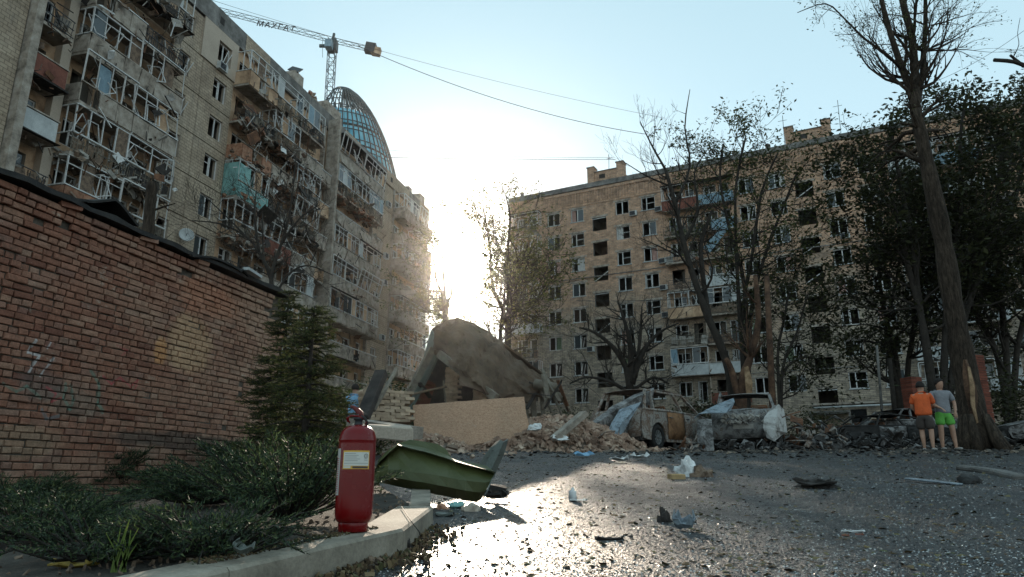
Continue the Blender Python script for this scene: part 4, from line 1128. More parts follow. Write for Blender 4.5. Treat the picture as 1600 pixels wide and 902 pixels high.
for px, py, yy, w in ((742, 585, 20.0, .9), (800, 600, 20.9, 1.0), (700, 530, 21.2, .8), (835, 596, 22.0, .8)):
    m = MB(); q0 = A_(px, py, yy); m.sheet(refine([[q0 + Vector((-w * .5, 0, .3)), q0 + Vector((w * .5, .1, -.1))], [q0 + Vector((-w * .45, -.25, -.35)), q0 + Vector((w * .55, -.2, -.6))]], 5, 4, .12, .1, px), .03); m.build('torn_sheet', M['tarp'], TH)
m = MB(); T4 = [(676, 516, 23.4), (692, 505, 23.3), (715, 499, 23.1), (738, 507, 23.1), (784, 536, 23.4), (874, 606, 23.8)]
m.sheet(refine([[A_(*p) for p in T4], [A_(px, py + 26, y + 2.2) for px, py, y in T4]], 4, 3, .08, .1, 5), .05); m.build('roof_sheet', M['tarp'], TH, label='rear slope of the buckled roof')
m = MB(); m.sheet([[A_(676, 516, 23.0), A_(664, 560, 22.6), A_(640, 605, 22.2), A_(622, 640, 21.8), A_(610, 656, 21.6)], [A_(692, 545, 21.5), A_(676, 580, 21.4), A_(655, 620, 21.2), A_(640, 648, 21.0), A_(622, 657, 21.0)]][::1], .06); m.build('side_sheet', M['grey_sheet'], TH)
m = MB(); m.bar(A_(686, 553, 20.7), A_(775, 622, 19.8), .16, .22); m.build('beam', M['wood_grey'], TH)
m = MB(); m.bar(A_(676, 545, 21.5), A_(618, 655, 21.0), .18, .2); m.build('beam', M['wood_grey'], TH)
m = MB(); a = A_(668, 560, 24.0); b = A_(790, 560, 24.6); a.z = -.3; b.z = -.3; up = Vector((0, 0, 3.75)); m.sheet([[a, b], [a + up, b + up]], .1); m.build('rear_wall', M['debris_d'], TH)  # coloured dark and raised so the gap under the roof looks shaded
def masonry(name, parent, p, w, d, h, rz, rx=0, mat='brick_red', lbl=None, rag=.3):
    """a leftover piece of brickwork, every brick its own part"""
    o = thing(name, None, None, tuple(p), rz) if parent is None else thing(name, None, None, tuple(p), rz)
    o.parent = parent; o.rotation_euler.x = rx
    if lbl and parent is None: tag(o, lbl, 'masonry')
    nz = max(1, int(h / .08)); me = MB(); me.obox((0, 0, 0), (.245, d, .076), (0, 0, 0), .005, ry); me = me.mesh('loose_brick_mesh', M[mat])
    hm_ = MB(); hm_.obox((0, 0, 0), (.12, d, .076), (0, 0, 0), .008, ry); hm_ = hm_.mesh('half_brick_mesh', M[mat])
    for k in range(nz):
        x = -w / 2 + (.13 if k % 2 else 0); xe = w / 2 - rag * ry.random() * w * (k / nz) - .1
        if k % 2: inst('brick', hm_, o, (-w / 2 + .06, ry.gauss(0, .012), k * .08 + .04), (ry.gauss(0, .03), 0, ry.gauss(0, .05)))
        while x < xe:
            inst('brick', me, o, (x + .12 + ry.gauss(0, .006), ry.gauss(0, .016), k * .08 + .04), (ry.gauss(0, .03), ry.gauss(0, .03), ry.gauss(0, .05))); x += .255
    return o
masonry('brick_post', TH, A_(706, 640, 21.8), .42, .3, 1.35, 0, rag=.2, mat='brick_tan'); masonry('brick_post', TH, A_(753, 630, 21.2), .5, .3, .55, .2, rag=.5, mat='brick_tan')
for px, w in ((818, .22), (832, .16), (846, .12)):
    m = MB(); a = A_(px, 612, 22.0); b = A_(px + 4, 668, 21.6); m.bar(a, b, w, .1); m.build('post', M['wood_grey'], TH)
for a, b, r in (((836, 600), (872, 606), .16), ((850, 608), (880, 622), .13), ((846, 612), (866, 650), .05), ((866, 622), (880, 652), .045), ((862, 600), (848, 640), .06)):
    m = MB(); m.tube([A_(*a, 21.6), A_(*b, 21.3)], [r, r * .8], 7); m.build('timber', M['wood_grey'], TH)
m = MB(); m.sheet([[A_(648, 600, 22.6), A_(664, 590, 22.6), A_(680, 600, 22.4)], [A_(636, 640, 22), A_(655, 640, 22), A_(668, 640, 22)]], .05); m.build('inner_panel', M['rust_panel'], TH)
# hollow slab, leaning beams, fallen brickwork left of the hut
a, b = at(562, 664, 14.5), at(640, 676, 13.2); dirv = (b - a).normalized()
HS = thing('concrete_slab', 'broken hollow-core concrete slab lying left of the chipboard panel', 'concrete slab', tuple(a))
m = MB(); L = (b - a).length; up = Vector((0, 0, 1)); nrmv = dirv.cross(up).normalized()
m.bar((0, 0, 0), b - a, .6, .22); m.build('slab', M['concrete'], HS)
for t in (.80, .93):
    m = MB(); c = (b - a) * t + nrmv * .302
    m.tube([c - nrmv * .003, c + nrmv * .004], .062, 12); m.build('core_hole_disc', M['debris_d'], HS)  # dark disc on the slab face stands for the shaded hole
for nm, a, b, w, h, mt, lb in (('burnt_beam', (566, 655, 15.5), (596, 582, 16.5), .28, .2, 'debris_d', 'thick black charred beam leaning up beside the spruce'), ('leaning_pole', (583, 642, 16), (620, 576, 17.5), .1, .08, 'wood_grey', 'thin brown pole leaning between the charred beam and the hut')):
    m = MB(); m.bar(at(*a), at(*b), w, h); o = m.build(nm, M[mt]); tag(o, lb, 'beam'); bevel(o, .02)
masonry('fallen_brickwork', None, at(608, 664, 17.5), 1.1, .5, 1.0, .5, -.25, 'brick_tan', 'slumped chunk of pale brickwork between the leaning pole and the hut', .7)
masonry('fallen_brickwork', None, at(590, 660, 19.0), .8, .4, .9, -.3, .3, 'brick_tan', 'smaller pale brickwork lump behind the charred beam', .8)
m = MB(); m.obox(at(596, 676, 11.6), (1.0, .4, .22), (.05, .04, .2), .03, ry); o = m.build('stone_block', M['plaster_pink']); tag(o, 'buff stone block under the left end of the hollow slab', 'stone block'); bevel(o, .02)

# ------------------------------------------------------------------ brick rubble heap
def heap_z(x, y, hx, hy, rx_, ry_, H):
    d = ((x - hx) / rx_) ** 2 + ((y - hy) / ry_) ** 2
    return H * max(0, 1 - d) ** .9
hc = gpt(868, 18.6); heaps = [(hc.x, hc.y, 2.2, 1.3, .80), (hc.x - .6, hc.y - .6, 1.9, .8, .35), (gpt(760, 18).x, 18.3, 2.2, .6, .3), (gpt(930, 18.2).x, 18.2, 1.3, .8, .45), (gpt(620, 16.6).x, 16.8, 1.8, 1.6, .45)]
def hz(x, y): return max([heap_z(x, y, *h) for h in heaps] + [0])
rows_ = []
for i in range(40):
    y = 14.5 + i * .15; rows_.append([(x, y, g(x, y) - .06 + hz(x, y) * .92 + .05 * mnoise.noise(Vector((x * 4, y * 4, 0)))) for x in [-5.2 + j * .14 for j in range(75)]])
m = MB(); m.sheet(rows_); m.build('rubble_mound', vary('rubble_dust', [(.12, .09, .07), (.22, .165, .125), (.30, .24, .19)], 6, .95, .8, 30, dist=.03), kind='structure')
M['rubble_brick'] = vary('rubble_brick', [(.15, .085, .06), (.28, .185, .135), (.40, .31, .24)], 2.2, .92, .5, 40, rand=.45)
bm = []
for k in range(8):
    m = MB(); fr = ry.choice((1, 1, .6, .45, .8)); m.obox((0, 0, 0), (.25 * fr, .12, .075 if k % 3 else .1), (0, 0, 0), .014, ry); bm.append(m.mesh('rubble_brick_mesh', M['rubble_brick']))
cnt = 0; junk = MB()
while cnt < 285:
    h = heaps[0] if cnt < 150 else ry.choice(heaps)
    x = h[0] + ry.uniform(-1.1, 1.1) * h[2]; y = h[1] + ry.uniform(-1.15, .55) * h[3]
    zz = hz(x, y)
    if zz < .03 and ry.random() > .12: continue
    o = bpy.data.objects.new('brick', ry.choice(bm)); C.objects.link(o)
    o.location = (x, y, g(x, y) + zz + ry.uniform(-.02, .05)); o.rotation_euler = (ry.gauss(0, .45), ry.gauss(0, .45), ry.uniform(0, PI))
    tag(o, 'loose tan and reddish brick in the rubble heap between the chipboard panel and burnt cars', 'brick', 'bricks tumbled in the rubble heap'); cnt += 1
for _ in range(3200):
    h = ry.choice(heaps); x = h[0] + ry.gauss(0, .62) * h[2]; y = h[1] + ry.gauss(-.1, .6) * h[3]; s = ry.uniform(.02, .09)
    junk.obox((x, y, g(x, y) + hz(x, y) + s * .2), (s * 1.5, s, s * .8), (ry.random() * 3, ry.random() * 3, ry.random() * 3), s * .15, ry)
junk.build('brick_rubble', M['rubble_brick'], kind='stuff')
def plank(nm, a, b, w, h, mt, lb, cat='plank'):
    m = MB(); m.bar(a, b, w, h); o = m.build(nm, M[mt]); tag(o, lb, cat); bevel(o, .008); return o
plank('concrete_lintel', at(866, 686, 17.2), at(913, 646, 17.6), .30, .14, 'concrete', 'pale concrete lintel lying aslant on top of the rubble heap', 'lintel')
# sink the asphalt sheet under the planting bed
for v in ground.data.vertices:
    if 1.3 < v.co.y < 17.8 and -11 < v.co.x < bed_edge(v.co.y) - .12: v.co.z -= .45
# ------------------------------------------------------------------ vegetation
def in_pruned_gap(p):
    """the gap pruned in the far crowns so that the low sun reaches the yard"""
    if p.y < 44: return False
    t = (p.z - CAM_Z) / p.y; D = COSP + t * SINP; px = 800 + 1110 * p.x / (p.y * D); py = 451 - 1110 * (t * COSP - SINP) / D
    return ((px - 713) / 27) ** 2 + ((py - 427) / 48) ** 2 < 1  # crown opening shaped to let sunlight through onto kerb and asphalt
class Tree:
    def __init__(s, rng): s.r = rng; s.mb = MB(); s.tips = []; s.segs = []
    def limb(s, pts, r0, r1, n=7):
        """a hand placed limb through pts, slightly knotted"""
        P = [Vector(p) for p in pts]; out = []
        for i in range(len(P) - 1):
            for k in range(3):
                t = k / 3; a = P[max(i - 1, 0)]; b = P[i]; c = P[i + 1]; d = P[min(i + 2, len(P) - 1)]
                q = .5 * ((2 * b) + (c - a) * t + (2 * a - 5 * b + 4 * c - d) * t * t + (3 * b - a - 3 * c + d) * t ** 3)
                out.append(q)
        out.append(P[-1]); m = len(out)
        rad = [r0 + (r1 - r0) * (i / (m - 1)) for i in range(m)]
        rad = [r * (1 + .10 * s.r.uniform(-1, 1)) for r in rad]
        s.mb.tube(out, rad, n, True)
        for i in range(m - 1): s.segs.append((out[i], out[i + 1], rad[i]))
        return out, rad
    def grow(s, p, d, L, r, lev, up=.15, spread=.6, kids=(3, 5), wig=.18, minr=.004, droop=0.0):
        n = 5 if lev > 0 else 3; pts = [p]; q = Vector(p); dd = Vector(d).normalized()
        for i in range(n):
            dd = (dd + Vector((s.r.gauss(0, wig), s.r.gauss(0, wig), s.r.gauss(0, wig) + up * .5 - droop))).normalized()
            q = q + dd * (L / n); pts.append(q.copy())
        if in_pruned_gap(q) or in_pruned_gap(pts[2]): return
        rad = [max(minr, r * (1 - .65 * i / n)) for i in range(n + 1)]
        s.mb.tube(pts, rad, 5 if r > .04 else (4 if r > .012 else 3), False)
        for i in range(n): s.segs.append((pts[i], pts[i + 1], rad[i]))
        if lev == 0: s.tips.append((pts[-1], dd)); s.tips.append((pts[-2], dd)); return
        for k in range(s.r.randint(*kids)):
            i = s.r.randint(max(1, n // 2 - 1), n); a = s.r.uniform(0, 2 * PI)
            x = dd.orthogonal().normalized(); y = dd.cross(x)
            nd = (dd + (x * math.cos(a) + y * math.sin(a)) * s.r.uniform(.5, 1.2) * spread / .6 * .9).normalized()
            s.grow(pts[i], nd, L * s.r.uniform(.5, .8), rad[i] * .62, lev - 1, up, spread, kids, wig, minr, droop)
        s.grow(pts[-1], dd, L * .7, rad[-1] * .9, lev - 1, up, spread, kids, wig, minr, droop)
    def branches(s, pts, rad, n, L, lev, t0=.3, **kw):
        for _ in range(n):
            t = t0 + (1 - t0) * s.r.random(); i = min(len(pts) - 2, int(t * (len(pts) - 1)))
            d = (pts[i + 1] - pts[i]).normalized(); x = d.orthogonal().normalized(); y = d.cross(x); a = s.r.uniform(0, 2 * PI)
            nd = (d * s.r.uniform(.2, .8) + x * math.cos(a) + y * math.sin(a)).normalized()
            s.grow(pts[i], nd, L * s.r.uniform(.6, 1.15) * (1.15 - .5 * t), rad[i] * .5, lev, **kw)
def leaf_mb(rng, centers, per, spread, size, flat=.5, up=0):
    m = MB()
    for c in centers:
        for _ in range(per):
            p = c + Vector((rng.gauss(0, spread), rng.gauss(0, spread), rng.gauss(0, spread * .8)))
            if in_pruned_gap(p): continue
            s = size * rng.uniform(.6, 1.3)
            a = Vector((rng.gauss(0, 1), rng.gauss(0, 1), rng.gauss(0, flat))).normalized(); b = a.cross(Vector((rng.gauss(0, .6), rng.gauss(0, .6), 1))).normalized()
            m.v += [tuple(p - a * s), tuple(p + b * s * .45), tuple(p + a * s), tuple(p - b * s * .45)]
            k = len(m.v) - 4; m.f.append((k, k + 1, k + 2, k + 3)); m.sm.append(False)
    return m
def leafmat(name, cols, trans=.35):
    t = NT(name)
    isl = t.n.new('ShaderNodeNewGeometry').outputs['Random Per Island']
    col = t.ramp(isl, [(i / max(1, len(cols) - 1), c) for i, c in enumerate(cols)])
    big = t.noise(.8, 3, .6)
    col = t.mix(1, col, t.ramp(big, [(.3, .7), (.7, 1.3)]), 'MULTIPLY')
    tr = t.n.new('ShaderNodeBsdfTranslucent'); t.l.new(col, tr.inputs[0])
    mx = t.n.new('ShaderNodeMixShader'); mx.inputs[0].default_value = trans
    t.l.new(t.b.outputs[0], mx.inputs[1]); t.l.new(tr.outputs[0], mx.inputs[2]); t.l.new(mx.outputs[0], t.out.inputs[0])
    return t.done(col, .6, 0, None, .3)
M['leaf_green'] = leafmat('leaf_green', [(.025, .04, .012), (.045, .07, .02), (.075, .10, .03)])
M['leaf_olive'] = leafmat('leaf_olive', [(.04, .05, .018), (.075, .085, .03), (.12, .11, .045)])
M['leaf_backlit'] = leafmat('leaf_backlit', [(.07, .075, .02), (.13, .125, .04), (.19, .16, .06)], .55)  # olive leaf made paler and golder, backlight put into its colour
M['leaf_dark'] = leafmat('leaf_dark', [(.022, .024, .011), (.042, .045, .019), (.075, .075, .032)], .35)
M['needle'] = leafmat('needle_spruce', [(.022, .032, .010), (.05, .062, .02), (.13, .13, .045)], .45)  # palest yellow-green puts backlit highlights into the needle colour
M['juniper'] = leafmat('needle_juniper', [(.010, .019, .010), (.018, .034, .016), (.035, .056, .022), (.10, .13, .05)], .25)
def bark(name, cols):
    t = NT(name); v = t.scale(t.pos, (6, 6, 1.1)); n = t.noise(3, 6, .75, v, .5); n2 = t.noise(.9, 4, .6)
    col = t.ramp(n, [(.32, cols[0]), (.5, cols[1]), (.68, cols[2])]); col = t.mix(1, col, t.ramp(n2, [(.3, .7), (.7, 1.3)]), 'MULTIPLY')
    return t.done(col, .95, 0, t.bump(n, .8, .05), .15)
M['bark'] = bark('bark_brown', [(.010, .008, .006), (.04, .029, .022), (.09, .066, .048)])
M['bark_d'] = vary('bark_dark', [(.02, .016, .013), (.05, .04, .033)], 4, .95, .7, 25, dist=.03)
M['bare_wood'] = vary('wood_splintered', [(.12, .07, .035), (.26, .16, .09), (.40, .27, .16)], 6, .8, .5, 40)
M['bark_scorched'] = vary('bark_scorched', [(.03, .018, .013), (.09, .048, .03), (.18, .10, .06)], 2.5, .95, .8, 22, dist=.04)
def finish(T, name, label, base, barkm, leafm=None, per=0, spread=.3, size=.1, frac=1.0, cat='tree', extra=None, every=1):
    root = thing(name, label, cat, tuple(base)); o = Vector(base)
    def shift(mb): mb.v = [(p[0] - o.x, p[1] - o.y, p[2] - o.z) for p in mb.v]; return mb
    shift(T.mb).build('trunk', barkm, root)
    if leafm:
        cs = [t[0] for t in T.tips if T.r.random() < frac]
        if extra: cs += extra
        shift(leaf_mb(T.r, cs, per, spread, size)).build('crown', leafm, root)
    return root
def path(lst, y): return [at(px, py, y if len(q) == 0 else q[0]) for px, py, *q in lst]

# tall poplar with a splintered foot, beside the two people
T = Tree(random.Random(11)); y0 = 19.6
P, R_ = T.limb(path([(1531, 706, 19.2), (1522, 660, 19.3), (1512, 600, 19.5), (1500, 540), (1488, 470), (1474, 380), (1458, 300), (1443, 230), (1430, 172)], y0), .37, .17, 12)
top = P[-1]
P1, R1 = T.limb([top] + path([(1418, 130), (1400, 80), (1382, 20), (1366, -50)], y0), .12, .06, 8)
P2_, R2 = T.limb([top] + path([(1430, 120), (1425, 60), (1412, 10), (1400, -50)], y0 + .3), .15, .08, 8)
P3, R3 = T.limb([at(1408, 108, y0)] + path([(1385, 85), (1350, 60), (1320, 30), (1290, 6), (1246, 20)], y0 - .5), .055, .012, 6)
P4, R4 = T.limb([at(1432, 170, y0)] + path([(1441, 120), (1445, 60), (1446, 0), (1440, -40)], y0 + .5), .10, .05, 7)
T.branches(P1, R1, 11, 1.6, 2, .15, up=.35, spread=.35, wig=.12); T.branches(P2_, R2, 11, 1.5, 2, .1, up=.35, spread=.3, wig=.12)
T.branches(P4, R4, 12, 1.5, 2, .05, up=.1, spread=.3, wig=.14, droop=.06); T.branches(P3, R3, 12, .9, 1, .3, up=.25, spread=.4); T.branches(P[18:], R_[18:], 7, 1.3, 1, .3, up=.0, spread=.5, droop=.1)
T.grow(at(1455, 40, y0), (1, 0, .1), 1.2, .03, 1, up=0, droop=.1)
base = Vector((P[0].x, P[0].y, g(0, P[0].y)))
PO = finish(T, 'poplar_tree', 'tall leaning tree with a thick splintered trunk, right behind the man in green shorts', base, M['bark'], M['leaf_olive'], 2, .10, .045, .7)
m = MB(); rows_ = []
for i, (px, py, w) in enumerate([(1508, 562, 5), (1511, 585, 12), (1516, 610, 15), (1521, 635, 14), (1527, 660, 14), (1534, 686, 8)]):
    rows_.append([at(px - w * .6, py, 19.08) - base, at(px, py, 18.98 + .03 * (i % 2)) - base, at(px + w * .7, py, 19.08) - base])
m.sheet(rows_, .05); m.build('split_wood', M['bark_scorched'], PO)
m = MB(); m.sheet([[at(1512, 572, 19.0) - base, at(1516, 574, 19.0) - base], [at(1516, 600, 18.93) - base, at(1523, 604, 18.95) - base], [at(1518, 632, 18.93) - base, at(1524, 636, 18.95) - base], [at(1526, 662, 18.95) - base, at(1529, 660, 18.95) - base]], .03); m.build('bare_wood', M['bare_wood'], PO)
for k in range(9):   # torn strips and root flare
    a = T.r.uniform(0, 2 * PI); m = MB(); q = Vector((math.cos(a) * .38, math.sin(a) * .38, 0)); m.tube([q * 1.7 + Vector((0, 0, -.1)), q * 1.25 + Vector((0, 0, .25)), q * .9 + Vector((-.05, 0, .9))], [.16, .15, .06], 6); m.build('root_flare', M['bark'], PO)

# dark leafy trees behind it
def crown_tree(seed, name, label, base_px, by, stems, leafm, lv, nb, L, per, spread, size, frac=1, barkm=None, up=.1, r0=.16, kids=(3, 4), extra=None, tgt=.0):
    T = Tree(random.Random(seed)); b = gpt(base_px, by)
    for st_ in stems:
        P, R_ = T.limb([b + Vector((0, 0, -.2))] + [at(*s) if len(s) == 3 else at(*s, by) for s in st_], r0, .04, 7)
        T.branches(P, R_, nb, L, lv, .28, up=up, spread=.6, kids=kids, minr=by * .00032)
    return finish(T, name, label, b, barkm or M['bark_d'], leafm, per, spread, size, frac, extra=extra)
crown_tree(21, 'leafy_tree', 'big dark leafy tree behind the leaning poplar, filling the right of the yard', 1470, 27,
           [[(1445, 520), (1420, 420), (1400, 330), (1370, 240)], [(1440, 500), (1425, 380), (1400, 250), (1390, 190)], [(1480, 480), (1500, 330), (1500, 220), (1510, 150)], [(1500, 520), (1540, 400), (1560, 280), (1570, 190)]],
           M['leaf_dark'], 2, 15, 2.5, 8, .24, .11, .85, kids=(3, 4))
crown_tree(22, 'leafy_tree', 'dark leafy tree at the right edge, beyond the brick pillar', 1580, 29,
           [[(1570, 520), (1560, 400), (1590, 300), (1600, 200)], [(1590, 540), (1620, 440), (1640, 300)], [(1560, 560), (1520, 480), (1480, 400), (1450, 340)]],
           M['leaf_dark'], 2, 20, 3.2, 10, .25, .12, .95)
crown_tree(23, 'leafy_tree', 'dark leafy tree with low boughs just left of the leaning poplar', 1412, 31,
           [[(1400, 560), (1385, 500), (1375, 440), (1368, 380)], [(1420, 560), (1440, 480), (1470, 440)], [(1400, 600), (1385, 520), (1400, 440), (1410, 380)]],
           M['leaf_dark'], 2, 10, 2.2, 7, .22, .10, .85)
# sparse multi-stemmed tree in the middle
crown_tree(24, 'slender_tree', 'slender many-stemmed tree with sparse leaves in front of the brick block', 1168, 30,
           [[(1155, 480), (1150, 380), (1150, 290), (1165, 215)], [(1160, 500), (1175, 400), (1190, 300), (1215, 240)], [(1172, 500), (1195, 400), (1225, 320), (1245, 270)], [(1165, 460), (1140, 360), (1125, 280), (1130, 225)]],
           M['leaf_olive'], 2, 15, 2.3, 6, .18, .09, .9, r0=.11, kids=(2, 3))
# the low leafy mass right of the lamp post
crown_tree(25, 'young_tree', 'young dark green tree with drooping leaf clumps right of the lamp post', 1222, 28,
           [[(1215, 560), (1225, 500), (1235, 440)], [(1222, 580), (1245, 520), (1262, 460)], [(1222, 590), (1250, 560), (1275, 560)]],
           M['leaf_dark'], 2, 9, 1.9, 7, .20, .09, .8, r0=.07, kids=(2, 3))
# bare forked tree
T = Tree(random.Random(31)); yb_ = 26; b = gpt(1150, yb_)
P, R_ = T.limb([b] + path([(1143, 600), (1128, 545), (1108, 500), (1086, 440), (1068, 380), (1055, 320), (1040, 265)], yb_), .19, .07, 9)
T.branches(P[10:], R_[10:], 10, 2.0, 2, .1, up=.3, spread=.45, kids=(2, 3))
for lst, r in (([(1055, 320), (1078, 260), (1070, 200), (1078, 140)], .06), ([(1040, 265), (1020, 230), (1000, 190)], .06), ([(1045, 290), (1010, 275), (978, 255)], .045), ([(1068, 380), (1090, 330), (1085, 270), (1105, 235)], .07), ([(1060, 400), (1030, 385), (1000, 372)], .04), ([(1058, 340), (1095, 335), (1120, 300)], .04)):
    Q, S_ = T.limb(path(lst, yb_), r, .015, 5); T.branches(Q, S_, 7, 1.1, 2, .2, up=.25, spread=.45, kids=(2, 3))
P, R_ = T.limb(path([(1108, 500), (1098, 430), (1096, 380), (1112, 330)], yb_ + .2), .12, .05, 7); T.branches(P, R_, 6, 1.6, 2, .3, up=.3, kids=(2, 3))
fb = finish(T, 'bare_tree', 'bare black tree forking above the burnt hatchback, with scorched bark at its foot', b, M['bark_d'])
T = Tree(random.Random(32)); b = gpt(1163, 25.4)
P, R_ = T.limb([b] + path([(1160, 600), (1172, 560), (1185, 500), (1180, 430)], 25.4), .19, .08, 8); T.branches(P, R_, 6, 1.5, 1, .5, up=.3)
P, R_ = T.limb([b + Vector((.1, 0, .2))] + path([(1145, 585), (1133, 560)], 25.4), .15, .09, 8)
st_ = finish(T, 'broken_tree', 'torn reddish tree trunk snapped low down, behind the two middle burnt cars', b, M['bark_scorched'])
m = MB(); m.sheet([[at(1163, 574, 25.0) - b, at(1169, 572, 25.0) - b], [at(1165, 598, 24.9) - b, at(1176, 598, 24.9) - b], [at(1167, 622, 24.95) - b, at(1175, 620, 24.95) - b]], .06); m.build('bare_wood', M['bare_wood'], st_)
# wide bare tree in front of the brick block
T = Tree(random.Random(33)); yb_ = 38; b = gpt(985, yb_)
for lst, r in (([(985, 610), (978, 575), (960, 545), (930, 520), (905, 512)], .22), ([(985, 600), (985, 540), (975, 500), (965, 470)], .2), ([(988, 600), (1005, 550), (1030, 520), (1060, 505)], .18), ([(985, 615), (950, 595), (915, 590), (890, 600)], .12), ([(990, 610), (1020, 590), (1045, 600)], .12), ([(992, 590), (1000, 530), (1003, 480)], .15)):
    Q, S_ = T.limb(path(lst, yb_), r, .04, 6); T.branches(Q, S_, 11, 1.9, 2, .25, up=.22, spread=.5, kids=(2, 3))
finish(T, 'bare_tree', 'low wide bare tree spreading in front of the left half of the brick block', b, M['bark_d'])
# trees by the sun
crown_tree(34, 'thin_tree', 'thin tree with fine leaves at the left corner of the brick block', 792, 55,
           [[(795, 480, 55), (793, 400, 55), (797, 340, 55), (790, 305, 55)], [(792, 520, 55), (815, 440, 55), (835, 370, 55)], [(792, 510, 55), (770, 450, 55), (765, 380, 55), (755, 325, 55)], [(795, 500, 55), (840, 470, 55), (865, 430, 55)]],
           M['leaf_backlit'], 2, 20, 3.2, 4, .36, .15, .85, r0=.24, kids=(2, 3), barkm=M['bark'])
crown_tree(35, 'thin_tree', 'thin tree standing in the sun glare between the two blocks', 697, 62,
           [[(697, 500, 62), (693, 430, 62), (690, 360, 62)], [(697, 490, 62), (706, 460, 62), (701, 420, 62)], [(694, 480, 62), (682, 440, 62), (676, 380, 62)]],
           M['leaf_backlit'], 2, 16, 2.6, 5, .30, .15, .8, r0=.26, kids=(2, 3), barkm=M['bark'])
crown_tree(36, 'thin_tree', 'half bare tree with two crossing limbs behind the hut roof', 778, 50,
           [[(782, 520, 50), (788, 470, 50), (790, 400, 50)], [(782, 520, 50), (800, 480, 50), (790, 430, 50)], [(775, 540, 50), (740, 512, 50), (700, 515, 50), (660, 540, 50)]],
           M['leaf_backlit'], 2, 12, 3.0, 4, .35, .13, .8, r0=.16, kids=(2, 3), barkm=M['bark'])
# thin bare tree in front of the left block
T = Tree(random.Random(37)); yb_ = 15; b = gpt(425, yb_)
for lst, r in (([(420, 560), (428, 480), (424, 430), (440, 380), (455, 320), (463, 240)], .07), ([(424, 430), (405, 395), (385, 370), (345, 350), (300, 345)], .045), ([(405, 395), (398, 340), (400, 300)], .04), ([(440, 380), (470, 340), (500, 320)], .03), ([(426, 470), (450, 430), (480, 415), (520, 430)], .03), ([(385, 370), (350, 335), (318, 305)], .025), ([(424, 440), (412, 400), (410, 330)], .035)):
    Q, S_ = T.limb(path(lst, yb_), r, .01, 6); T.branches(Q, S_, 8, .8, 2, .25, up=.2, spread=.5, kids=(2, 3), minr=.003)
finish(T, 'bare_tree', 'thin bare sapling with crooked arms rising behind the garage corner', b, M['bark_d'])
T = Tree(random.Random(38)); b = gpt(232, 13); T.limb([b, at(229, 420, 13), at(232, 360, 13), at(235, 318, 13), at(238, 286, 13)], .13, .10, 9)
T.grow(at(236, 330, 13), (1, 0, .3), .5, .03, 0)
so_ = finish(T, 'tree_stump', 'sawn off pale tree trunk sticking up behind the garage roof', b, M['bark'])
T = Tree(random.Random(39)); b = Vector((17.5, 17.5, g(0, 17.5)))
T.limb([b, b + Vector((0, 0, 5)), at(1660, 120, 17.5)], .25, .15, 8); Q, S_ = T.limb([at(1660, 120, 17.5), at(1620, 110, 17.5), at(1585, 97, 17.5), at(1553, 94, 17.5)], .08, .05, 6)
T.limb([at(1600, 104, 17.5), at(1590, 96, 17.5), at(1578, 86, 17.5)], .05, .035, 6); T.limb([at(1584, 88, 17.5), at(1592, 70, 17.5), at(1590, 52, 17.5), at(1594, 28, 17.5)], .014, .006, 4)
finish(T, 'broken_tree', 'snapped dark branch poking into the top right corner of the sky', b, M['bark_d'])
# bushes beyond
def bush(seed, px, y, w, h, label, mat='leaf_green', per=40, n=26, size=.07):
    r = random.Random(seed); b = gpt(px, y); root = thing('bush', label, 'bush', tuple(b))
    m = MB(); cs = []
    for _ in range(n):
        e = Vector((r.gauss(0, w * .35), r.gauss(0, w * .3), h * r.uniform(.2, 1))); m.tube([(0, 0, 0), tuple(e * .5 + Vector((0, 0, .1))), tuple(e)], [.02, .012, .005], 3); cs += [e, e * .75]
    m.build('stem', M['bark_d'], root, kind='stuff'); leaf_mb(r, cs, per, .16 * w, size).build('foliage', M[mat], root); return root
bush(51, 548, 21, 1.8, 1.5, 'dense green bush between the spruce and the charred beam'); bush(52, 640, 26, 2.4, 2.2, 'green bush at the foot of the far end of the left block')
bush(53, 605, 24, 2.0, 2.0, 'green bush behind the slumped brickwork'); bush(54, 578, 15.0, .7, .5, 'small yellow green weed clump beside the leaning pole', 'leaf_olive', 20, 12, .05)
bush(55, 890, 45, 3, 1.6, 'dark bush against the foot of the brick block', 'leaf_dark', 30, 24, .1); bush(56, 1270, 40, 3, 1.4, 'dark bush under the entrance canopy', 'leaf_dark', 30, 24, .1)
bush(57, 1585, 26, 3, 2.6, 'dark undergrowth at the right edge of the yard', 'leaf_dark', 40, 30, .09); bush(58, 1110, 40, 4, 2.0, 'dark scrub behind the burnt hatchback', 'leaf_dark', 30, 30, .1)

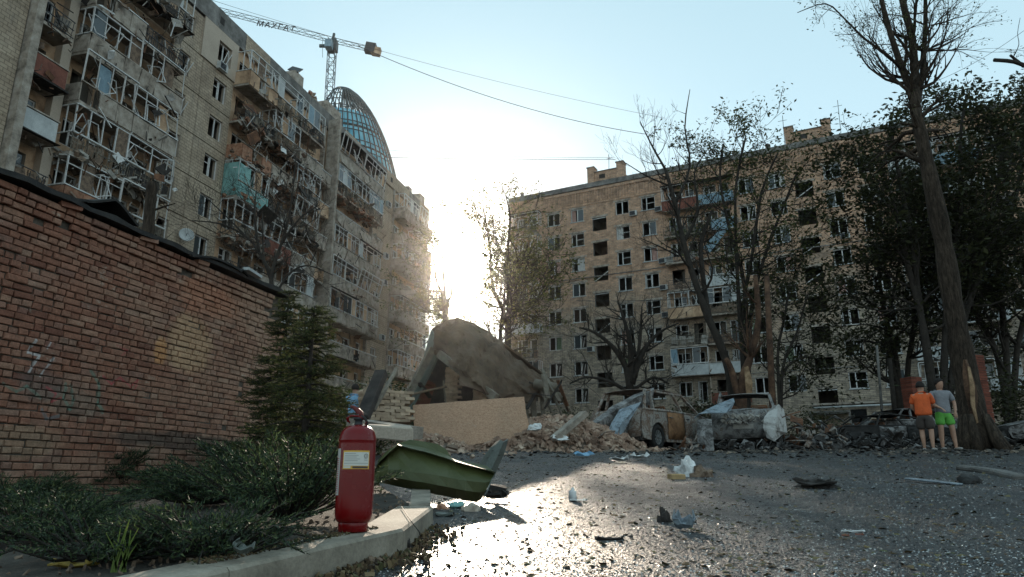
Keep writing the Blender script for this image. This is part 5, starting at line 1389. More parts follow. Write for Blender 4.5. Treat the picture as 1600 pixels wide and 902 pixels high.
# spruces
def spruce(seed, px, y, H, Rm, label, z0=None, dens=1.0, lean=0):
    r = random.Random(seed); b = gpt(px, y); 
    if z0 is not None: b.z = z0
    root = thing('spruce_tree', label, 'spruce tree', tuple(b)); m = MB(); nd = MB()
    m.tube([(0, 0, -.1), (lean * .5, 0, H * .5), (lean, 0, H)], [.05, .03, .006], 6)
    def needles(p, q, L, s):
        d = (q - p); n = int(d.length / s) + 1; dn = d.normalized(); x = dn.orthogonal().normalized(); yv = dn.cross(x)
        for i in range(n):
            c = p + d * (i / n)
            for _ in range(2):
                a = r.uniform(0, 2 * PI); o = (x * math.cos(a) + yv * math.sin(a)) * .8 + dn * .8; o.z += .1; o = o.normalized() * L * r.uniform(.7, 1.2); w = dn.cross(o).normalized() * .0055
                k = len(nd.v); nd.v += [tuple(c - w), tuple(c + w), tuple(c + o)]; nd.f.append((k, k + 1, k + 2)); nd.sm.append(False)
    z = H * .08
    while z < H * .97:
        f = 1 - z / H; nb = max(4, int(9 * dens)); L = Rm * (f ** .8) * r.uniform(.8, 1.15) + .08
        for k in range(nb):
            a = r.uniform(0, 2 * PI); l = L * r.uniform(.6, 1.1); dv = Vector((math.cos(a), math.sin(a), r.uniform(-.28, .22)))
            p0 = Vector((lean * z / H, 0, z + r.uniform(-.09, .09))); pts = [p0, p0 + dv * l * .4 + Vector((0, 0, l * .02)), p0 + dv * l * .75 + Vector((0, 0, -l * .04)), p0 + dv * l + Vector((0, 0, l * .06))]
            m.tube(pts, [.012, .009, .006, .003], 3, False)
            for i in range(3): needles(pts[i], pts[i + 1], .035, .012)
            nt = int(l / .085) + 2
            for j in range(nt):
                t = .15 + .85 * (j + r.random() * .5) / nt; q = pts[0] + dv * l * t + Vector((0, 0, -l * .03)); side = 1 if j % 2 else -1
                tl = l * .50 * (1.2 - t) + .07
                e = q + (dv * .75 + Vector((-dv.y, dv.x, 0)) * side * .8 + Vector((0, 0, r.uniform(-.25, .1)))).normalized() * tl
                m.tube([q, e], [.004, .002], 3, False); needles(q, e, .032, .014)
                if tl > .2:
                    e2 = lerp(q, e, .5); e3 = e2 + (dv + Vector((0, 0, -.2))).normalized() * tl * .5; needles(e2, e3, .03, .014)
        z += .115 * (1.25 - .5 * z / H)
    m.build('trunk', M['bark_d'], root); nd.build('needles', M['needle'], root)
    return root
zt = at(487, 478, 6.6).z
spruce(61, 470, 6.6, zt - .35, .64, 'young green spruce standing right behind the fire extinguisher', z0=.35, dens=1.15)
zt = at(437, 455, 8.6).z
spruce(62, 428, 8.6, zt - .4, .60, 'taller darker spruce tucked against the end of the garage wall', z0=.4, dens=1.0)
# spreading junipers
def juniper(seed, x, y, w, h, label, n=70, dirb=None, fine=1.0):
    r = random.Random(seed); z = soil_z(x, y); root = thing('juniper_shrub', label, 'juniper', (x, y, z)); m = MB(); nd = MB()
    for _ in range(n):
        a = r.uniform(0, 2 * PI); el = r.uniform(.08, .85); l = w * r.uniform(.55, 1.05) * (1 - .25 * el)
        dv = Vector((math.cos(a) * math.cos(el), math.sin(a) * math.cos(el), math.sin(el) * h / w * 1.2))
        if dirb: dv = (dv + Vector(dirb)).normalized() * dv.length
        pts = [Vector((0, 0, .02)), dv * l * .4, dv * l * .75 + Vector((0, 0, .03)), dv * l * 1.0 + Vector((0, 0, -.02 + .06 * r.random()))]
        m.tube(pts, [.008, .006, .004, .002], 3, False)
        nt = int(l / .035)
        for j in range(nt):
            t = .2 + .8 * j / nt; i = 1 if t < .6 else 2
            q = pts[1].lerp(pts[2], (t - .2) / .4) if t < .6 else pts[2].lerp(pts[3], min(1, (t - .6) / .4))
            d = (pts[i + 1] - pts[i]).normalized(); sd_ = d.cross(Vector((0, 0, 1))).normalized() * (1 if j % 2 else -1)
            tl = .17 * (1.2 - t) * r.uniform(.7, 1.3) * (w / .8)
            e = q + (d * 1.0 + sd_ * .55 + Vector((0, 0, r.uniform(-.1, .45)))).normalized() * tl
            ns = int(tl / .011) + 1
            for k in range(ns):
                c = q.lerp(e, k / ns); dn = (e - q).normalized()
                o = (dn + Vector((r.gauss(0, .55), r.gauss(0, .55), r.gauss(0, .55)))).normalized() * .026 * fine; wv = dn.cross(o)
                if wv.length < 1e-6: continue
                wv = wv.normalized() * .0035 * fine; kk = len(nd.v)
                nd.v += [tuple(c - wv), tuple(c + wv), tuple(c + o)]; nd.f.append((kk, kk + 1, kk + 2)); nd.sm.append(False)
    m.build('stem', M['bark_d'], root, kind='stuff'); nd.build('needles', M['juniper'], root); return root
def sp(px, py, off=0.0):
    """point on the bed surface seen at the pixel"""
    r = ray(px, py); k = .8
    for _ in range(400):
        p = Vector((r.x * k, r.y * k, CAM_Z + r.z * k))
        if p.z <= soil_z(p.x, p.y) + off: break
        k += .03
    return p
JU = [(452, 822, 1, .66, .58, 'dense bushy juniper directly left of the fire extinguisher', (0, 0, .25), 120, 1.0),
      (330, 872, 2, .52, .26, 'low juniper spreading behind the kerb below the bushy one', (-.1, 0, 0), 90, .9),
      (330, 792, 3, .8, .40, 'broad feathery juniper in the middle of the bed', (-.3, 0, .1), 120, 1.1),
      (160, 772, 4, 1.1, .5, 'long feathered juniper fanning out against the garage wall', (-.35, 0, .1), 110, 1.2),
      (60, 850, 5, .7, .36, 'bright green low juniper in the near left corner', (.1, 0, .05), 100, .9),
      (20, 800, 6, .8, .4, 'juniper at the left edge under the brick wall', (.1, 0, .1), 90, 1.0),
      (400, 742, 7, 1.0, .6, 'dark juniper thicket at the foot of the spruce', (0, 0, .2), 110, 1.2),
      (150, 880, 8, .5, .26, 'small sprawling juniper beside the yellow scrap in the corner', (.1, 0, 0), 60, .8),
      (270, 752, 9, .9, .5, 'dark juniper lying along the foot of the wall', (-.2, 0, .1), 80, 1.2)]
for px, py, s, w, h, lb, db, n, fi in JU:
    p = sp(px, py); juniper(100 + s, p.x, p.y, w, h, lb, n, db, fi)
# blade of grass and scraps in the bed
m = MB(); p = sp(172, 895); r = random.Random(5)
for k in range(9):
    a = r.uniform(-.4, .5); l = r.uniform(.08, .17); m.sheet([[p + Vector((k * .006, 0, 0)), p + Vector((k * .006 + .006, 0, 0))], [p + Vector((k * .006 + a * .05, 0, l * .6)), p + Vector((k * .006 + .007 + a * .05, 0, l * .6))], [p + Vector((k * .006 + a * .12, -.01, l)), p + Vector((k * .006 + .002 + a * .12, -.01, l))]])
o = m.build('grass_tuft', leafmat('grass_blade', [(.10, .15, .03), (.16, .21, .05)])); tag(o, 'tuft of light green grass blades in the near left corner of the bed', 'grass tuft')
yel = vary('scrap_yellow', [(.20, .13, .02), (.34, .24, .05)], 12, .6, .3, 60)
def scrap(name, p, sx, sy, h, mt, label, cat, rz=0, tilt=(0, 0), seed=1, n=5, curl=.3, th=.006):
    r = random.Random(seed); rows_ = []
    for i in range(n):
        u = i / (n - 1) - .5; rw_ = []
        for j in range(n):
            v = j / (n - 1) - .5; e = 1 - .35 * (abs(u) > .4) * r.random() - .35 * (abs(v) > .4) * r.random()
            rw_.append(((v * sx * e), (u * sy * e), h * (curl * 4 * (u * u + v * v) * r.uniform(.5, 1.5) + r.uniform(0, .35))))
        rows_.append(rw_)
    m = MB(); m.sheet(rows_, -th); o = m.build(name, mt); o.location = Vector(p) + Vector((0, 0, th * 1.2)); o.rotation_euler = (tilt[0] + .068, tilt[1], rz); return tag(o, label, cat)
scrap('yellow_scrap', sp(115, 888), .17, .06, .02, yel, 'torn yellow brown scrap lying in the near left corner', 'scrap', .25, seed=4)
scrap('paper_scrap', sp(187, 818, .02), .13, .09, .03, M['white_panel'], 'pale grey paper scrap on the soil between the junipers', 'scrap', .2, seed=5)
scrap('glass_shard', sp(376, 868, .03), .07, .05, .05, M['grey_sheet'], 'small glassy shard on the inner edge of the kerb', 'shard', .2, (.3, .2), seed=6)
lr = random.Random(66); m = MB()
for _ in range(2600):
    y = lr.uniform(1.6, 8); x = bed_edge(y) - .02 - lr.random() ** 1.3 * 4.5; s = lr.uniform(.006, .02)
    m.obox((x, y, soil_z(x, y) + s * .3), (s * 1.4, s * .8, s * .35), (lr.random() * 3, lr.random() * 3, lr.random() * 3), s * .2, lr)
m.build('soil_litter', M['debris_m'], kind='stuff')
# ------------------------------------------------------------------ burnt cars
def burnt(name, cols, rand=0):
    t = NT(name)
    n = t.noise(3.2, 6, .75, None, .8); n2 = t.noise(7, 6, .8); f = t.noise(50, 4, .8)
    col = t.ramp(n, [(.32, cols[0]), (.45, cols[1]), (.55, cols[2]), (.68, cols[3])])
    col = t.mix(t.ramp(n2, [(.55, 0.0), (.68, .8)]), col, (.018, .014, .012))
    return t.done(col, .8, .1, t.bump(t.math('ADD', n2, f), .4, .01), .3)
M['burnt_a'] = burnt('burnt_paint_rusty', [(.05, .035, .03), (.33, .30, .27), (.15, .085, .055), (.40, .37, .34)])
M['burnt_rust'] = burnt('burnt_paint_orange', [(.07, .035, .02), (.22, .11, .055), (.30, .16, .08), (.20, .13, .10)])
M['burnt_b'] = burnt('burnt_paint_dark', [(.02, .018, .017), (.08, .072, .068), (.22, .21, .205), (.32, .31, .30)])
M['burnt_w'] = burnt('burnt_paint_white', [(.12, .10, .09), (.40, .38, .36), (.50, .48, .46), (.22, .20, .19)])
M['burnt_s'] = burnt('burnt_paint_ash', [(.02, .018, .016), (.11, .10, .095), (.25, .24, .23), (.10, .06, .04)])
M['ash_blue'] = burnt('burnt_sheet_blue', [(.06, .065, .07), (.18, .21, .24), (.28, .33, .37), (.10, .11, .12)])
M['rim'] = vary('rim_alloy', [(.12, .12, .12), (.30, .30, .29)], 8, .5, .2, 40, metal=.5)
M['tyre'] = vary('tyre_burnt', [(.012, .011, .011), (.03, .028, .026)], 8, .95, .4, 40)
def wheel(parent, x, y, z, r=.30, side=-1, flat=.0):
    w = thing('wheel', None, None, (x, y, z)); w.parent = parent
    m = MB(); m.lathe([(r * .62, -.09), (r * .9, -.10), (r, -.06), (r, .06), (r * .9, .10), (r * .62, .09), (r * .62, -.09)], 24)
    t = m.build('tyre', M['tyre'], w); t.rotation_euler = (PI / 2, 0, 0)
    m = MB(); m.lathe([(r * .62, -.08), (r * .60, .06), (r * .52, .07), (r * .5, -.02), (0, -.02)], 24)
    for k in range(9):
        a = 2 * PI * k / 9; m.bar((.03 * math.cos(a), .03 * math.sin(a), .05), (r * .58 * math.cos(a), r * .58 * math.sin(a), .065), .035, .02)
    m.lathe([(0, .07), (.05, .065), (.055, .0)], 12)
    t = m.build('rim', M['rim'], w); t.rotation_euler = (PI / 2 if side < 0 else -PI / 2, 0, 0)
    return w
def car(label, loc, rz, mats, kind='hatch', tilt=(0, 0), dents=1.0, seed=1, wheels=(1, 1, 1, 1), name='burnt_car', hood=True, plate=False, zs=1.0):
    r = random.Random(seed); root = thing(name, label, 'burnt car', tuple(loc), rz); root.rotation_euler = (tilt[0], tilt[1], rz); root.scale = (1, 1, zs)
    body, door, dark = mats; J = lambda s=.02: r.gauss(0, s) * dents
    W2 = .84; L = 4.1
    # side profile; x 0 = rear bumper, forward +x
    belt = .92
    def side(sy):
        y = sy * W2
        def arch(cx, rad=.36): return [(cx + rad * math.cos(PI - PI * k / 8), .30 + rad * math.sin(PI * k / 8)) for k in range(9)]
        lower = [(.02, .42), (.10, .26)] + [(.44, .22)] + arch(.80) + [(1.18, .20), (2.86, .20)] + arch(3.24) + [(3.62, .24), (4.02, .30), (4.10, .52)]
        if kind == 'hatch': up = [(4.05, .70), (3.6, .86), (3.0, .94), (1.2, .96), (.16, .98), (.05, .8)]
        else: up = [(4.05, .68), (3.6, .80), (3.0, .90), (1.2, .92), (.10, .93), (.02, .75)]
        P = [(x, y, z) for x, z in lower + up]
        m = MB(); m.poly(P if sy < 0 else P[::-1], .05, (0, sy, 0)); o = m.build('side_panel', body, root); o.modifiers.new('tri', 'TRIANGULATE')
        # door skins stand a little proud of the side
        for k, (a, b) in enumerate(((1.24, 2.06), (2.10, 2.98))):
            m = MB(); m.sheet([[(a + (b - a) * i / 4, y + sy * (.018 + .025 * math.sin(PI * j / 3)) + J(.006), .27 + (belt - .27) * j / 3) for i in range(5)] for j in range(4)] if sy > 0 else [[(b + (a - b) * i / 4, y + sy * (.018 + .025 * math.sin(PI * j / 3)) + J(.006), .27 + (belt - .27) * j / 3) for i in range(5)] for j in range(4)], .012, True)
            d = m.build('door', door if (k + (sy > 0)) % 2 == 0 else body, root)
            m = MB(); m.box(a + .06, a + .20, y + sy * .05 - .012, y + sy * .05 + .012, .78, .805); m.build('handle', dark, d)
        # greenhouse pillars and rails
        rr = 1.44 if kind == 'hatch' else 1.38; yi = sy * (W2 - .17)
        rf = (1.0 if kind == 'sedan' else .42, 2.42)
        m = MB()
        A = [((.20 if kind == 'hatch' else .55), belt, rf[0], rr), ((.62 if kind == 'hatch' else 1.15), belt, rf[0] + .25, rr), (2.05, belt, 1.86, rr + .02), (3.02, belt - .02, rf[1] - .1, rr - .02)]
        for x0_, z0_, x1_, z1_ in A: m.bar((x0_, y - sy * .02, z0_), (x1_ + J(), yi + J(), z1_ + J()), .07, .05, (1, 0, 0))
        m.tube([(rf[0], yi, rr - .01), (1.4, yi + J(), rr + .04 + J()), (rf[1] - .1, yi, rr - .03)], .035, 6)
        m.build('pillars', body, root)
        m = MB(); m.tube([(.15, y, belt + .02), (1.4, y + J(), belt + .03), (3.0, y, belt)], .03, 5); m.build('waist_rail', body, root)
        return rf, rr
    rf, rr = side(-1); side(1)
    n = 6; roof = [[(rf[0] + (rf[1] - .1 - rf[0]) * i / n, (-1 + 2 * j / n) * (W2 - .17), rr + .05 * math.sin(PI * i / n) + .04 * math.sin(PI * j / n) - .05 * dents * abs(mnoise.noise(Vector((i, j, seed))))) for i in range(n + 1)] for j in range(n + 1)]
    m = MB(); m.sheet(roof, -.015, True); m.build('roof', body, root)
    x0, x1 = 3.02, 4.06
    if hood:
        hd = [[(x0 + (x1 - x0) * i / n, (-1 + 2 * j / n) * (W2 - .04), .93 - .22 * (i / n) ** 1.5 + .05 * math.sin(PI * j / n) + .06 * dents * mnoise.noise(Vector((i * .8, j * .8, seed)))) for i in range(n + 1)] for j in range(n + 1)]
        m = MB(); m.sheet(hd, -.015, True); m.build('bonnet', body, root)
    if kind == 'sedan':
        hd = [[(.06 + .95 * i / n, (-1 + 2 * j / n) * (W2 - .05), .94 + .03 * math.sin(PI * j / n) + .05 * dents * mnoise.noise(Vector((i * .8, j * .8, seed + 4)))) for i in range(n + 1)] for j in range(n + 1)]
        m = MB(); m.sheet(hd, -.015, True); m.build('boot_lid', body, root)
    m = MB(); m.sheet([[(-.02 - .05 * math.sin(PI * j / n) + (.1 if i == 3 else 0), (-1 + 2 * j / n) * (W2 - .02), .28 + .22 * i + J(.008)) for j in range(n + 1)] for i in range(4)], -.03, True); b_ = m.build('rear_panel', body, root)
    if plate:
        m = MB(); m.box(-.10, -.085, -.26, .26, .50, .61); m.build('number_plate', M['debris_l'], b_)
    m = MB(); m.sheet([[(4.08 + .07 * math.sin(PI * j / n) + J(.02), (-1 + 2 * j / n) * (W2 - .02), .28 + .14 * i) for j in range(n + 1)] for i in range(4)], .03, True); m.build('front_bumper', dark, root)
    m = MB(); m.box(.1, 3.95, -.75, .75, .22, .30); m.box(.62, 1.1, -.72, .72, .55, .75); m.box(2.92, 3.06, -.78, .78, .25, .9); m.box(3.1, 3.8, -.5, .5, .3, .66); m.build('floor_and_engine', dark, root, kind='stuff')
    for sx, sy in ((1.9, -.4), (1.9, .4), (1.15, -.4), (1.15, .4)):
        m = MB(); m.box(sx - .25, sx + .25, sy - .24, sy + .24, .42, .50)
        for k in range(5): m.bar((sx - .24, sy - .22 + .11 * k, .5), (sx - .42, sy - .20 + .1 * k, 1.05), .025)
        m.bar((sx - .24, sy - .22, .5), (sx - .42, sy - .2, 1.08), .04); m.bar((sx - .24, sy + .22, .5), (sx - .42, sy + .2, 1.08), .04); m.bar((sx - .42, sy - .2, 1.08), (sx - .42, sy + .2, 1.08), .04); m.build('seat_frame', M['rust'], root)
    m = MB(); m.lathe([(.17, -.012), (.18, 0), (.17, .012), (.16, 0), (.17, -.012)], 14, (0, 0, 0)); sw = m.build('steering_wheel', dark, root); sw.location = (2.55, .4, .95); sw.rotation_euler = (0, -1.0, 0)
    for k, (wx, sy) in enumerate(((.80, -1), (3.24, -1), (.80, 1), (3.24, 1))):
        if wheels[k]: wheel(root, wx, sy * (W2 - .10), .30, side=sy)
    return root
def place_car(px, y, rz, anchor, **kw):
    """put the car so that the anchor (local x,y) stands at the photo column px at distance y"""
    p = gpt(px, y); c, s_ = math.cos(rz), math.sin(rz)
    return (p.x - anchor[0] * c + anchor[1] * s_, p.y - anchor[0] * s_ - anchor[1] * c, g(0, p.y) - .02)
rz = math.radians(45)
car('burnt out small hatchback with a rust orange door and a grey alloy wheel', place_car(1026, 19.7, rz, (.80, -.74)), rz, (M['burnt_a'], M['burnt_rust'], M['burnt_b']), 'hatch', (0.0, 0.0), 1.1, 3, zs=1.12)
rz = math.radians(68)
car('burnt ash grey saloon seen from behind with a pale number plate and sprung boot', place_car(1165, 19.5, rz, (.0, 0)), rz, (M['burnt_s'], M['burnt_s'], M['bitumen']), 'sedan', (.0, -.02), 1.5, 5, plate=True, zs=1.12)
rz = math.radians(12)
car('dark wrecked car with a bluish windscreen frame behind the man in the orange shirt', place_car(1396, 24.5, rz, (.4, -.7)), rz, (M['burnt_b'], M['burnt_b'], M['bitumen']), 'sedan', (0, 0), 1.2, 12, zs=.9)
rz = math.radians(170)
car('dark car partly cut off by the right edge of the yard', place_car(1582, 23, rz, (4.0, .7)), rz, (M['burnt_b'], M['ash_blue'], M['bitumen']), 'sedan', (0, 0), .3, 14, name='parked_car', zs=.9)
rz = math.radians(-5)
car('crushed black car body between the saloon and the dark wreck', place_car(1322, 23.5, rz, (.2, -.7)), rz, (M['bitumen'], M['burnt_b'], M['bitumen']), 'sedan', (.04, 0), 2.5, 17, zs=.72, hood=False)
# torn panels and sheets about the wrecks
def tsheet(name, rows_, mt, label, cat='metal sheet', th=.02, sub=True):
    m = MB(); m.sheet([[at(*p) for p in r] for r in rows_], th, False); o = m.build(name, mt); tag(o, label, cat)
    return o
tsheet('roof_panel', [[(902, 678, 18.3), (930, 655, 18.6), (960, 633, 19.0), (990, 617, 19.4), (1021, 606, 19.8)], [(905, 682, 18.1), (935, 660, 18.4), (966, 638, 18.8), (996, 620, 19.2), (1022, 609, 19.7)], [(916, 694, 18.3), (944, 676, 18.6), (976, 654, 19.0), (1004, 634, 19.4), (1020, 622, 19.8)], [(925, 704, 18.7), (952, 700, 19.0), (980, 690, 19.4), (1002, 670, 19.8), (1014, 650, 20.1)]], M['burnt_b'], 'long torn roof panel leaning on the hatchback from the rubble heap', th=.05)
tsheet('crumpled_sheet', [[(968, 640, 18.7), (984, 634, 18.8), (1002, 628, 19)], [(955, 662, 18.4), (972, 660, 18.2), (986, 654, 18.6)], [(946, 682, 18.2), (962, 680, 17.9), (974, 676, 18.3)], [(934, 697, 18.0), (958, 692, 17.7), (972, 690, 18.1)]], M['ash_blue'], 'crumpled blue grey metal sheet hanging down in front of the hatchback rear')
tsheet('bonnet_panel', [[(1084, 654, 18.6), (1100, 642, 19.0), (1122, 631, 19.3), (1146, 622, 19.6)], [(1092, 646, 18.4), (1112, 640, 18.6), (1130, 636, 19.0), (1148, 628, 19.4)], [(1104, 645, 18.4), (1120, 645, 18.5), (1134, 645, 18.7), (1142, 642, 19.2)]], M['ash_blue'], 'bluish bonnet panel bent upwards over the left of the dark saloon', 'bonnet', .02)
tsheet('door_panel', [[(1090, 656, 18.4), (1100, 655, 18.3), (1112, 655, 18.3)], [(1088, 680, 18.2), (1100, 682, 18.0), (1114, 680, 18.1)], [(1092, 702, 18.1), (1104, 705, 18.0), (1116, 704, 18.0)]], M['burnt_b'], 'burnt inner door frame standing on edge left of the saloon', 'car door')
tsheet('white_quarter_panel', [[(1208, 634, 19.0), (1217, 632, 18.8), (1225, 640, 19.0)], [(1194, 652, 18.7), (1214, 652, 18.5), (1228, 658, 18.8)], [(1192, 668, 18.6), (1210, 672, 18.4), (1230, 676, 18.7)], [(1198, 684, 18.6), (1210, 690, 18.4), (1222, 680, 18.7)]], M['burnt_w'], 'white blistered quarter panel hanging at the right rear corner of the saloon', 'car panel')
rj = random.Random(15)
m = MB()
for _ in range(46):
    p = at(rj.uniform(1130, 1196), rj.uniform(648, 662), 19.3); s_ = rj.uniform(.03, .11); m.obox(p, (s_ * 1.4, s_, s_ * .8), (rj.random(), rj.random(), rj.random()), s_ * .2, rj)
ash_ = m.build('ash_lumps', M['debris_l'], kind='stuff')
def junk(label, px, y, w, d, h, n, seed, name='wreckage', mats=('burnt_b', 'rust', 'debris_d', 'burnt_a')):
    r = random.Random(seed); b = gpt(px, y); root = thing(name, label, 'wreckage', tuple(b)); out = {k: MB() for k in mats}
    for _ in range(n):
        m = out[r.choice(mats)]; t = r.random(); p = Vector((r.gauss(0, w * .4), r.gauss(0, d * .4), h * r.random() ** 1.7 + .03))
        if t < .45:
            s = r.uniform(.10, .38); R = Euler((r.gauss(0, .9), r.gauss(0, .9), r.uniform(0, 3))).to_matrix()
            m.sheet([[p + R @ Vector((s * (i - 1) * .5, s * .7 * (j - 1) * .5, s * .3 * r.uniform(-.5, .5))) for i in range(3)] for j in range(3)], .012)
        elif t < .8:
            dv = Vector((r.gauss(0, 1), r.gauss(0, .7), r.gauss(0, .35))).normalized() * r.uniform(.25, .8); m.tube([p - dv * .5, p + Vector((0, 0, r.uniform(-.05, .1))), p + dv * .5], r.uniform(.01, .028), 5)
        else: m.obox(p, (r.uniform(.06, .2), r.uniform(.05, .15), r.uniform(.03, .12)), (r.gauss(0, .4), r.gauss(0, .4), r.random() * 3), .03, r)
    for k, m in out.items():
        if m.v: m.build('scrap_piece', M[k], root, kind='stuff')
    return root
junk('tangle of crushed metal right of the saloon', 1268, 19.2, 1.2, .7, .8, 70, 1)
junk('low heap of burnt scrap right of the crushed metal tangle', 1318, 20.5, 1.8, .9, .35, 60, 2, mats=('burnt_b', 'debris_d', 'burnt_b', 'bitumen'))
junk('burnt parts lying between the hatchback and the saloon', 1092, 18.2, .7, .4, .22, 36, 3)
junk('scatter of charred laths and scrap behind the kerb right of centre', 1370, 19.5, 2.0, .8, .15, 70, 4, mats=('burnt_b', 'debris_d', 'bitumen'))
junk('dark debris pile behind the two people', 1420, 23, 2.4, 1.0, .4, 60, 5, mats=('burnt_b', 'debris_d', 'bitumen'))
junk('burnt scrap under the blue grey sheet beside the rubble', 925, 18.2, .8, .5, .4, 40, 6)
junk('soot black litter along the foot of the saloon', 1165, 18.6, 2.6, .4, .12, 80, 7, mats=('burnt_b', 'debris_d', 'bitumen'))
junk('dark debris beyond the trunk at the right', 1560, 21.5, 2.2, 1.0, .35, 60, 8, mats=('burnt_b', 'debris_d', 'bitumen'))

# ------------------------------------------------------------------ people
M['skin'] = vary('skin', [(.34, .19, .13), (.46, .27, .19)], 8, .6, .05, 60, fine=.06)
def cloth(name, c, c2=None): return vary(name, [tuple(v * .72 for v in c), c2 or c], 6, .85, .35, 22, fine=.12, dist=.02)
M['orange'] = cloth('cloth_orange', (.72, .13, .035)); M['greyshirt'] = cloth('cloth_grey', (.25, .25, .27)); M['green_sh'] = cloth('cloth_green', (.14, .46, .08)); M['brown_sh'] = cloth('cloth_brown', (.07, .055, .048)); M['blue_sh'] = cloth('cloth_blue', (.22, .42, .62)); M['hair'] = cloth('hair_dark', (.02, .014, .012)); M['shoe'] = cloth('shoe_pale', (.35, .33, .31)); M['phone'] = plain('phone_black', (.01, .01, .012), .3)
def skin_obj(name, chains, mat, parent, sub=2, root_i=0):
    """chains: lists of (pos, radius[, radius2]); first point of a chain may be an int index to join"""
    vs, es, rad = [], [], []
    for ch in chains:
        prev = None
        for e in ch:
            if isinstance(e, int): prev = e; continue
            vs.append(e[0]); rad.append((e[1], e[2] if len(e) > 2 else e[1])); i = len(vs) - 1
            if prev is not None: es.append((prev, i))
            prev = i
    me = bpy.data.meshes.new(name); me.from_pydata([tuple(v) for v in vs], es, []); me.materials.append(mat); o = bpy.data.objects.new(name, me); link(o, parent)
    sk_ = o.modifiers.new('skin', 'SKIN'); sk_.use_smooth_shade = True
    if not me.skin_vertices: me.attributes.new('skin', 'FLOAT', 'POINT')
    return o, sk_, rad, root_i, sub
def apply_skin(lst):
    for o, sk_, rad, root_i, sub in lst:
        me = o.data
        sv = me.skin_vertices[0].data
        for i, r in enumerate(rad): sv[i].radius = r; sv[i].use_root = (i == root_i)
        s = o.modifiers.new('sub', 'SUBSURF'); s.levels = s.render_levels = sub
def skinned(name, chains, mat, parent, sub=2, root_i=0):
    vs, es, rad = [], [], []
    for ch in chains:
        prev = None
        for e in ch:
            if isinstance(e, int): prev = e; continue
            vs.append(Vector(e[0])); rad.append((e[1], e[2] if len(e) > 2 else e[1])); i = len(vs) - 1
            if prev is not None: es.append((prev, i))
            prev = i
    bmx = bmesh.new(); lay = bmx.verts.layers.skin.verify(); bv = []
    for i, v in enumerate(vs):
        q = bmx.verts.new(v); q[lay].radius = rad[i]; q[lay].use_root = (i == root_i); bv.append(q)
    for a, b in es: bmx.edges.new((bv[a], bv[b]))
    me = bpy.data.meshes.new(name); bmx.to_mesh(me); bmx.free(); me.materials.append(mat)
    o = bpy.data.objects.new(name, me); link(o, parent)
    k = o.modifiers.new('skin', 'SKIN'); k.use_smooth_shade = True; k.branch_smoothing = .3
    s = o.modifiers.new('sub', 'SUBSURF'); s.levels = s.render_levels = sub
    return o
import bmesh
